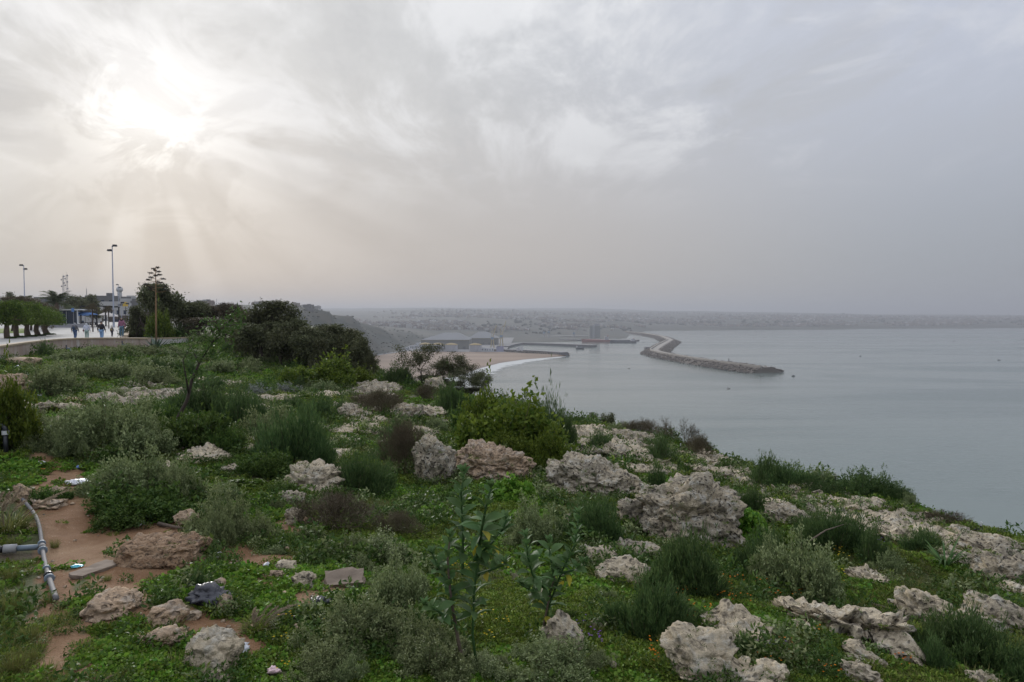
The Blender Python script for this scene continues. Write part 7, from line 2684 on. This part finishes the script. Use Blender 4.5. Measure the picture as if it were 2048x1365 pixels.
for (px_, d_, x_), z in big:
    k_ = rng.choice('wwccppgb')
    o = link_copy(rng.choice(HPROTO[k_]))
    o.location = (x_, d_, z)
    o.rotation_euler = (0, 0, rng.uniform(-0.5, 0.5))
    s_ = rng.uniform(0.8, 1.35)
    o.scale = (s_ * rng.uniform(0.8, 1.5), s_, s_ * rng.uniform(0.8, 1.3))
    tag(o, LBH[k_], 'house', HC[k_][0] + ' houses of the far town')
TV, TF, TM = [], [], []
kk_ = list(HM)
for (px_, d_, x_), z in rest:
    m = house_mesh(rng.uniform(10, 24), rng.uniform(9, 18), rng.uniform(5, 13), rng)
    v = np.array(m.v)
    a = rng.uniform(-0.5, 0.5)
    c, s_ = math.cos(a), math.sin(a)
    v = np.stack([v[:, 0] * c - v[:, 1] * s_ + x_, v[:, 0] * s_ + v[:, 1] * c + d_, v[:, 2] + z], 1)
    TF.append(np.array(m.f) + sum(map(len, TV[-1:])) * 0)
    TV.append(v)
    TM.append(np.full(len(m.f), kk_.index(rng.choice('wcccppgggbb'))))
o_ = 0
for i in range(len(TV)):
    TF[i] = TF[i] + o_
    o_ += len(TV[i])
town = mesh_obj('far_town', np.concatenate(TV), np.concatenate(TF), mats=[HM[q] for q in kk_], mat_idx=np.concatenate(TM))
tag(town, 'dense hazy mass of houses on the far hills', kind='stuff')
# dark groves and scrub: one mass
rng = np.random.default_rng(5)
WV, WF = [], []
n0, f0 = ICO[2]
cnt = 0
M_WOOD = simple('far_grove', (0.030, 0.037, 0.024), 1.0, var=0.4, scale=0.08)
def blob(x_, d_, s_, seed, flat=0.7):
    global cnt
    z = far_z(np.array([x_]), np.array([d_]))[0]
    if z < 4:
        return
    dd = 1 + 0.45 * fbm(n0 * 1.7 + seed * 1.3, 2, seed)
    WV.append(n0 * dd[:, None] * np.array([s_, s_, s_ * flat]) + np.array([x_, d_, z + s_ * 0.25]))
    WF.append(f0 + cnt)
    cnt += len(n0)
for i in range(700):
    px_ = rng.uniform(560, 2100)
    d_ = np.interp(px_, [560, 700, 820, 1010, 1230, 1300, 1500, 2048], [1450, 1900, 2500, 3000, 3500, 4700, 4950, 5800]) * math.exp(abs(rng.normal() * 0.25))
    x_ = (px_ - 1024) / F * d_
    if vnoise(np.array([[x_ / 600.0, d_ / 600.0, 0]]), 66)[0] < 0.05:
        continue
    blob(x_, d_, rng.uniform(6, 16) * (d_ / 4000) ** 0.5, i)
for i in range(620):
    px_ = rng.uniform(560, 860)
    d_ = rng.uniform(1150, 2600)
    blob((px_ - 1024) / F * d_, d_, rng.uniform(1.5, 4.0), 1000 + i, 0.4)
wood = mesh_obj('far_scrub', np.concatenate(WV), np.concatenate(WF), M_WOOD, smooth_=True)
tag(wood, 'dark groves and scrub on the slopes round the bay', kind='stuff')

# crest town on the headland and the quarter behind the plaza
rng = random.Random(3)
for i in range(34):
    px_ = rng.uniform(395, 640)
    d_ = rng.uniform(1380, 1750) if px_ > 480 else rng.uniform(700, 1500)
    x_ = (px_ - 1024) / F * d_
    z = far_z(np.array([x_]), np.array([d_]))[0]
    k_ = rng.choice('wcpgg')
    o = link_copy(rng.choice(HPROTO[k_]))
    o.location = (x_, d_, z)
    o.rotation_euler = (0, 0, rng.uniform(-0.4, 0.4))
    o.scale = (rng.uniform(0.9, 2.0), 1, rng.uniform(0.5, 0.9))
    tag(o, 'low %s house on the headland crest behind the dark trees' % HC[k_][0], 'house', HC[k_][0] + ' houses on the headland crest')
M_WIN = M_NAVY
NEAR = [(195, 300, 12, 7, 'w', 'white house below the maroon-roofed building'), (222, 330, 14, 9, 'w', 'white block house behind the tallest lamp mast'), (207, 360, 11, 12, 'g', 'grey three-storey house behind the café quarter'),
        (237, 300, 9, 7, 'w', 'white house beside the slender lamp mast'), (252, 320, 12, 8, 'g', 'grey house behind the yellow sign'), (270, 340, 16, 8, 'w', 'bluish white house beside the dark grove'), (283, 380, 12, 9, 'p', 'pinkish house beside the dark grove'),
        (186, 420, 16, 10, 'p', 'pinkish house with a terrace behind the café'), (262, 460, 18, 9, 'c', 'cream house below the water tower'), (228, 520, 18, 10, 'g', 'grey house on the rise under the water tower'),
        (150, 210, 8, 5, 'w', 'small white kiosk house behind the café roof'), (137, 240, 12, 6, 'b', 'brown brick house behind the large palm'), (246, 620, 22, 9, 'w', 'white house on the skyline by the water tower'), (205, 640, 24, 8, 'w', 'long white house on the skyline'),
        (272, 250, 18, 4.5, 'b', 'long brown wall-like building beyond the promenade'), (160, 700, 20, 9, 'g', 'grey house on the skyline behind the greyish trees'), (95, 600, 22, 9, 'g', 'grey house on the skyline behind the palms'), (20, 560, 24, 9, 'c', 'cream house on the skyline behind the lamp mast')]
for px_, d_, w_, h_, k_, lb in NEAR:
    x_ = (px_ - 1024) / F * d_
    z = far_z(np.array([x_]), np.array([float(d_)]))[0]
    flat_building(px_, 0, z - 1.0, w_, w_ * 0.8, h_ + 1.0, HM[k_], lb, None, 'town_house', 3, rng.uniform(-0.3, 0.3), d_)
# maroon-roofed block
x_ = (193 - 1024) / F * 400
z = far_z(np.array([x_]), np.array([400.0]))[0]
e = empty('red_roof_building', (x_, 400, z))
MB().box((0, 4, 4.5), (14, 8, 9)).build('wall', HM['w'], e)
MB().add([(-7.5, -0.5, 9.02), (7.5, -0.5, 9.02), (7.5, 8.5, 9.02), (-7.5, 8.5, 9.02), (-7.5, 4, 11), (7.5, 4, 11)], [(0, 1, 5, 4), (2, 3, 4, 5), (1, 2, 5), (3, 0, 4), (3, 2, 1, 0)]).build('roof', simple('maroon_roof', (0.19, 0.06, 0.06), 0.8), e)
for k in range(4):
    MB().box((-5 + 3.3 * k, -0.05, 5.5), (1.4, 0.2, 1.6)).build('window', M_NAVY, e)
tag(e, 'white building with a maroon roof behind the café quarter', 'building')
# water tower and round tank
x_ = (241 - 1024) / F * 800
z = far_z(np.array([x_]), np.array([800.0]))[0]
e = empty('water_tower', (x_, 800, z))
M_WT = simple('pale_tower_concrete', (0.48, 0.48, 0.48), 0.85, var=0.1, scale=0.2)
top_ = CZ + ray(241, 573)[2] * 800 - z
MB().lathe([(2.7, 0), (2.3, top_ - 7), (2.3, top_ - 6.5)], 18).build('shaft', M_WT, e, True)
MB().lathe([(2.35, top_ - 6.48), (3.5, top_ - 5.2), (3.6, top_ - 3.6), (3.1, top_ - 1.6), (1.8, top_ - 0.4), (0.3, top_)], 20).build('reservoir', M_WT, e, True)
tag(e, 'mushroom-shaped pale water tower on the skyline', 'water tower')
x_ = (282 - 1024) / F * 700
z = far_z(np.array([x_]), np.array([700.0]))[0]
e = empty('water_reservoir', (x_, 700, z))
hh_ = CZ + ray(282, 592)[2] * 700 - z
MB().lathe([(2.7, 0), (2.7, hh_ - 1.2)], 18).build('drum', M_WT, e, True)
MB().lathe([(2.75, hh_ - 1.18), (2.3, hh_ - 0.4), (0.3, hh_)], 18).build('dome', M_WT, e, True)
tag(e, 'round pale reservoir on the skyline near the water tower', 'reservoir')


def mast(px_, d_, top, label, w=0.9, dishes=4):
    x_ = (px_ - 1024) / F * d_
    z = far_z(np.array([x_]), np.array([float(d_)]))[0]
    h = CZ + ray(px_, top)[2] * d_ - z
    e = empty('antenna_mast', (x_, d_, z))
    m = MB()
    for a in range(3):
        an = a * 2.094
        m.tube([(math.cos(an) * w, math.sin(an) * w, 0), (math.cos(an) * w * 0.5, math.sin(an) * w * 0.5, h)], 0.11, 4)
    nb = int(h / 2.2)
    for k in range(nb):
        a0, a1 = k * 2.094, (k + 1) * 2.094
        r0, r1 = w * (1 - 0.5 * k / nb), w * (1 - 0.5 * (k + 1) / nb)
        m.tube([(math.cos(a0) * r0, math.sin(a0) * r0, h * k / nb), (math.cos(a1) * r1, math.sin(a1) * r1, h * (k + 1) / nb)], 0.07, 3)
    m.build('lattice', M_GREYC, e)
    for k in range(dishes):
        MB().tube([(0.6 * (-1) ** k, -0.5, h * (0.98 - 0.09 * k)), (1.2 * (-1) ** k, -0.8, h * (0.98 - 0.09 * k) + 0.1)], [0.55, 0.6], 8).build('antenna', M_GREYC, e)
    MB().tube([(0, 0, h), (0, 0, h + 2.0)], 0.06, 4).build('rod', M_GREYC, e)
    return tag(e, label, 'antenna mast')


mast(129, 520, 552, 'lattice antenna mast behind the palm, with dishes on one side')
mast(136, 540, 550, 'second lattice antenna mast close beside the first', 1.1, 5)
mast(175, 760, 578, 'thin bare antenna mast above the greyish trees', 0.4, 0)
mast(434, 1300, 598, 'thin faint antenna mast on the headland', 0.5, 0)
mast(522, 1500, 594, 'antenna mast on the headland behind the domed tree', 1.2, 2)
mast(404, 1250, 602, 'short faint antenna mast on the headland', 0.5, 1)
x_ = (575 - 1024) / F * 1480
z = far_z(np.array([x_]), np.array([1480.0]))[0]
e = empty('minaret', (x_, 1480, z))
hm_ = CZ + ray(575, 603)[2] * 1480 - z
MB().box((0, 0, hm_ * 0.38), (4.6, 4.6, hm_ * 0.8 + 2)).build('tower', HM['c'], e)
MB().box((0, 0, hm_ * 0.87), (2.6, 2.6, hm_ * 0.15)).build('lantern', HM['c'], e)
MB().lathe([(1.4, hm_ * 0.946), (1.2, hm_ * 0.97), (0.1, hm_ * 1.03)], 8).build('cupola', HM['c'], e)
tag(e, 'square minaret on the headland crest', 'minaret')
# parked cars on the beach road below the headland
CARC = [simple('car_%s' % n_, c, 0.4) for n_, c in (('white', (0.6, 0.6, 0.6)), ('grey', (0.2, 0.2, 0.22)), ('blue', (0.10, 0.14, 0.25)), ('red', (0.3, 0.05, 0.05)))]
def car_proto(mat):
    e = empty('parked_car')
    MB().box((0, 0, 0.62), (4.2, 1.75, 0.7), taper=0.94).build('body', mat, e)
    MB().box((-0.15, 0, 1.22), (2.3, 1.5, 0.5), taper=0.75).build('cabin', M_NAVY, e)
    for sx_ in (-1.3, 1.3):
        for sy_ in (-0.85, 0.85):
            MB().tube([(sx_, sy_ - 0.1, 0.32), (sx_, sy_ + 0.1, 0.32)], 0.32, 8).build('wheel', M_DARKM, e)
    return e
rp = path_of([(700, 719), (740, 713), (765, 709), (795, 704.5), (815, 700)], 4.0, 40, 1)
road = prism(rp, [(-7, 0), (-7, 0.5), (7, 0.5), (7, 0)], 'beach_road', M_QTOP, None, 4.0)
tag(road, 'grey road at the foot of the headland behind the beach', kind='structure')
rng = random.Random(8)
for i in range(22):
    t = rng.uniform(1, 38)
    a = int(t)
    p = rp[a] + (rp[a + 1] - rp[a]) * (t - a)
    mt_ = rng.choice(CARC)
    c = car_proto(mt_)
    dr = rp[a + 1] - rp[a]
    c.location = (p[0] + rng.uniform(-4.5, 4.5), p[1] + rng.uniform(-4.5, 4.5), 4.52)
    c.rotation_euler = (0, 0, math.atan2(dr[1], dr[0]))
    tag(c, '%s car parked on the beach road below the headland' % mt_.name.split('_')[1].split('.')[0], 'car', mt_.name.split('_')[1] + ' cars on the beach road')
# ------------------------------------------------------------------ labels: say beside which landmark each repeat stands
MARKS = [('the plaza wall', 120, 712), ('the plaza wall corner', 290, 700), ('the wide karst outcrop', 285, 800), ('the long cracked slab', 130, 830), ('the earth path', 62, 780), ('the standpipe', 14, 905),
         ('the leaning sapling', 335, 885), ('the wide saltbush thicket', 200, 920), ('the cut earth bank', 320, 1135), ('the bent grey pipe', 80, 1080), ('the concrete patch', 190, 1140), ('the rounded ochre boulder', 220, 1240),
         ('the black plastic bag', 408, 1215), ('the jagged pale rock', 420, 1345), ('the concrete slab', 690, 1180), ('the two-humped stone', 570, 1140), ('the white-faced boulder', 630, 985), ('the wide dried shrub', 680, 1065),
         ('the squarish grey boulder', 868, 965), ('the rust-stained boulder', 990, 962), ('the broad grey ledge', 1180, 992), ('the largest boulder', 1380, 1095), ('the ivy patch', 1490, 1085), ('the big dark clump of trees', 600, 715),
         ('the dense yellow-green bush', 665, 775), ('the cliff-edge trees', 870, 795), ('the grey and pinkish boulder pair', 835, 840), ('the brown-grey crest rock', 1275, 890), ('the bare twig bushes', 1350, 895), ('the rock pavement on the crest', 1770, 1095),
         ('the squill', 1890, 1130), ('the dark pitted boulder', 2010, 1170), ('the smooth grey hump', 2000, 1265), ('the curving rock rib', 1860, 1255), ('the long diagonal slab', 1660, 1290), ('the large saltbush with the arching twig', 1605, 1205),
         ('the big pale front rock', 1410, 1365), ('the mossy rock bench', 1240, 1125), ('the tallest broad-leaved plant', 935, 1355), ('the second broad-leaved plant', 1080, 1305), ('the pale upright rock', 1125, 1310), ('the agave', 312, 695),
         ('the white-tipped crest stake', 1670, 965), ('the pale crest rock', 1420, 932), ('the fountain grass', 515, 1262), ('the creeper carpet', 1000, 1010), ('the brownish trees', 440, 690)]
MP_ = [(n_, hit(a, b_)) for n_, a, b_ in MARKS]
BASE = {'grey-green saltbush mound growing among rocks and weeds': 'grey-green saltbush', 'dark green feathery shrub growing among limestone rocks': 'dark feathery shrub', 'low dark green leafy bush among the weeds': 'dark leafy bush',
        'brown dried-out twiggy shrub among green weeds': 'brown dried shrub', 'bright green round-leaved creeper mound': 'round-leaved creeper mound', 'yellow-green grass tuft beside the dirt path': 'yellow-green grass tuft',
        'small silvery-leaved shrub between outcrops': 'silvery shrub', 'leafless grey twig bush on the crest against the sea': None, 'dense yellow-green bush on the rocky slope': 'yellow-green bush',
        'flat grey pitted limestone outcrop level with the surrounding weeds': 'flat grey outcrop', 'flat pale limestone outcrop showing through green weeds': 'flat pale outcrop', 'flat ochre stone sunk in the bare earth beside weeds': 'flat ochre stone',
        'small grey pitted limestone boulder sitting among green shrubs': 'small grey boulder', 'small pale limestone boulder lying among low green herbs': 'small pale stone', 'loose ochre stone lying on the bare brown earth': 'loose ochre stone',
        'little stone chip strewn on the bare brown earth': 'little stone chip on bare earth'}
bpy.context.view_layer.update()
items = {}
for o in list(COL.objects):
    if o.parent is None and o.get('label') in BASE and BASE[o['label']]:
        p = np.array(o.matrix_world.translation)
        dd = [(np.hypot(*(q[:2] - p[:2])) / max(p[1], 2.0), n_) for n_, q in MP_]
        n_ = min(dd)[1]
        items.setdefault((BASE[o['label']], n_), []).append(o)
for (b_, n_), obs in items.items():
    # within one spot, tell the biggest apart by its size
    def size(o):
        s_ = o.scale
        if o.type == 'MESH':
            return o.dimensions.x
        return s_[0]
    obs.sort(key=size, reverse=True)
    for i, o in enumerate(obs):
        adj = ''
        if len(obs) > 1:
            adj = 'largest ' if i == 0 else 'smallest ' if i == len(obs) - 1 else 'middle-sized ' if len(obs) == 3 else ''
            if 'little' in b_:
                adj = ''
        o['label'] = (adj + b_ + ' beside ' + n_).replace('smallest small', 'smallest').replace('largest small', 'larger').replace('middle-sized small', 'middle-sized')
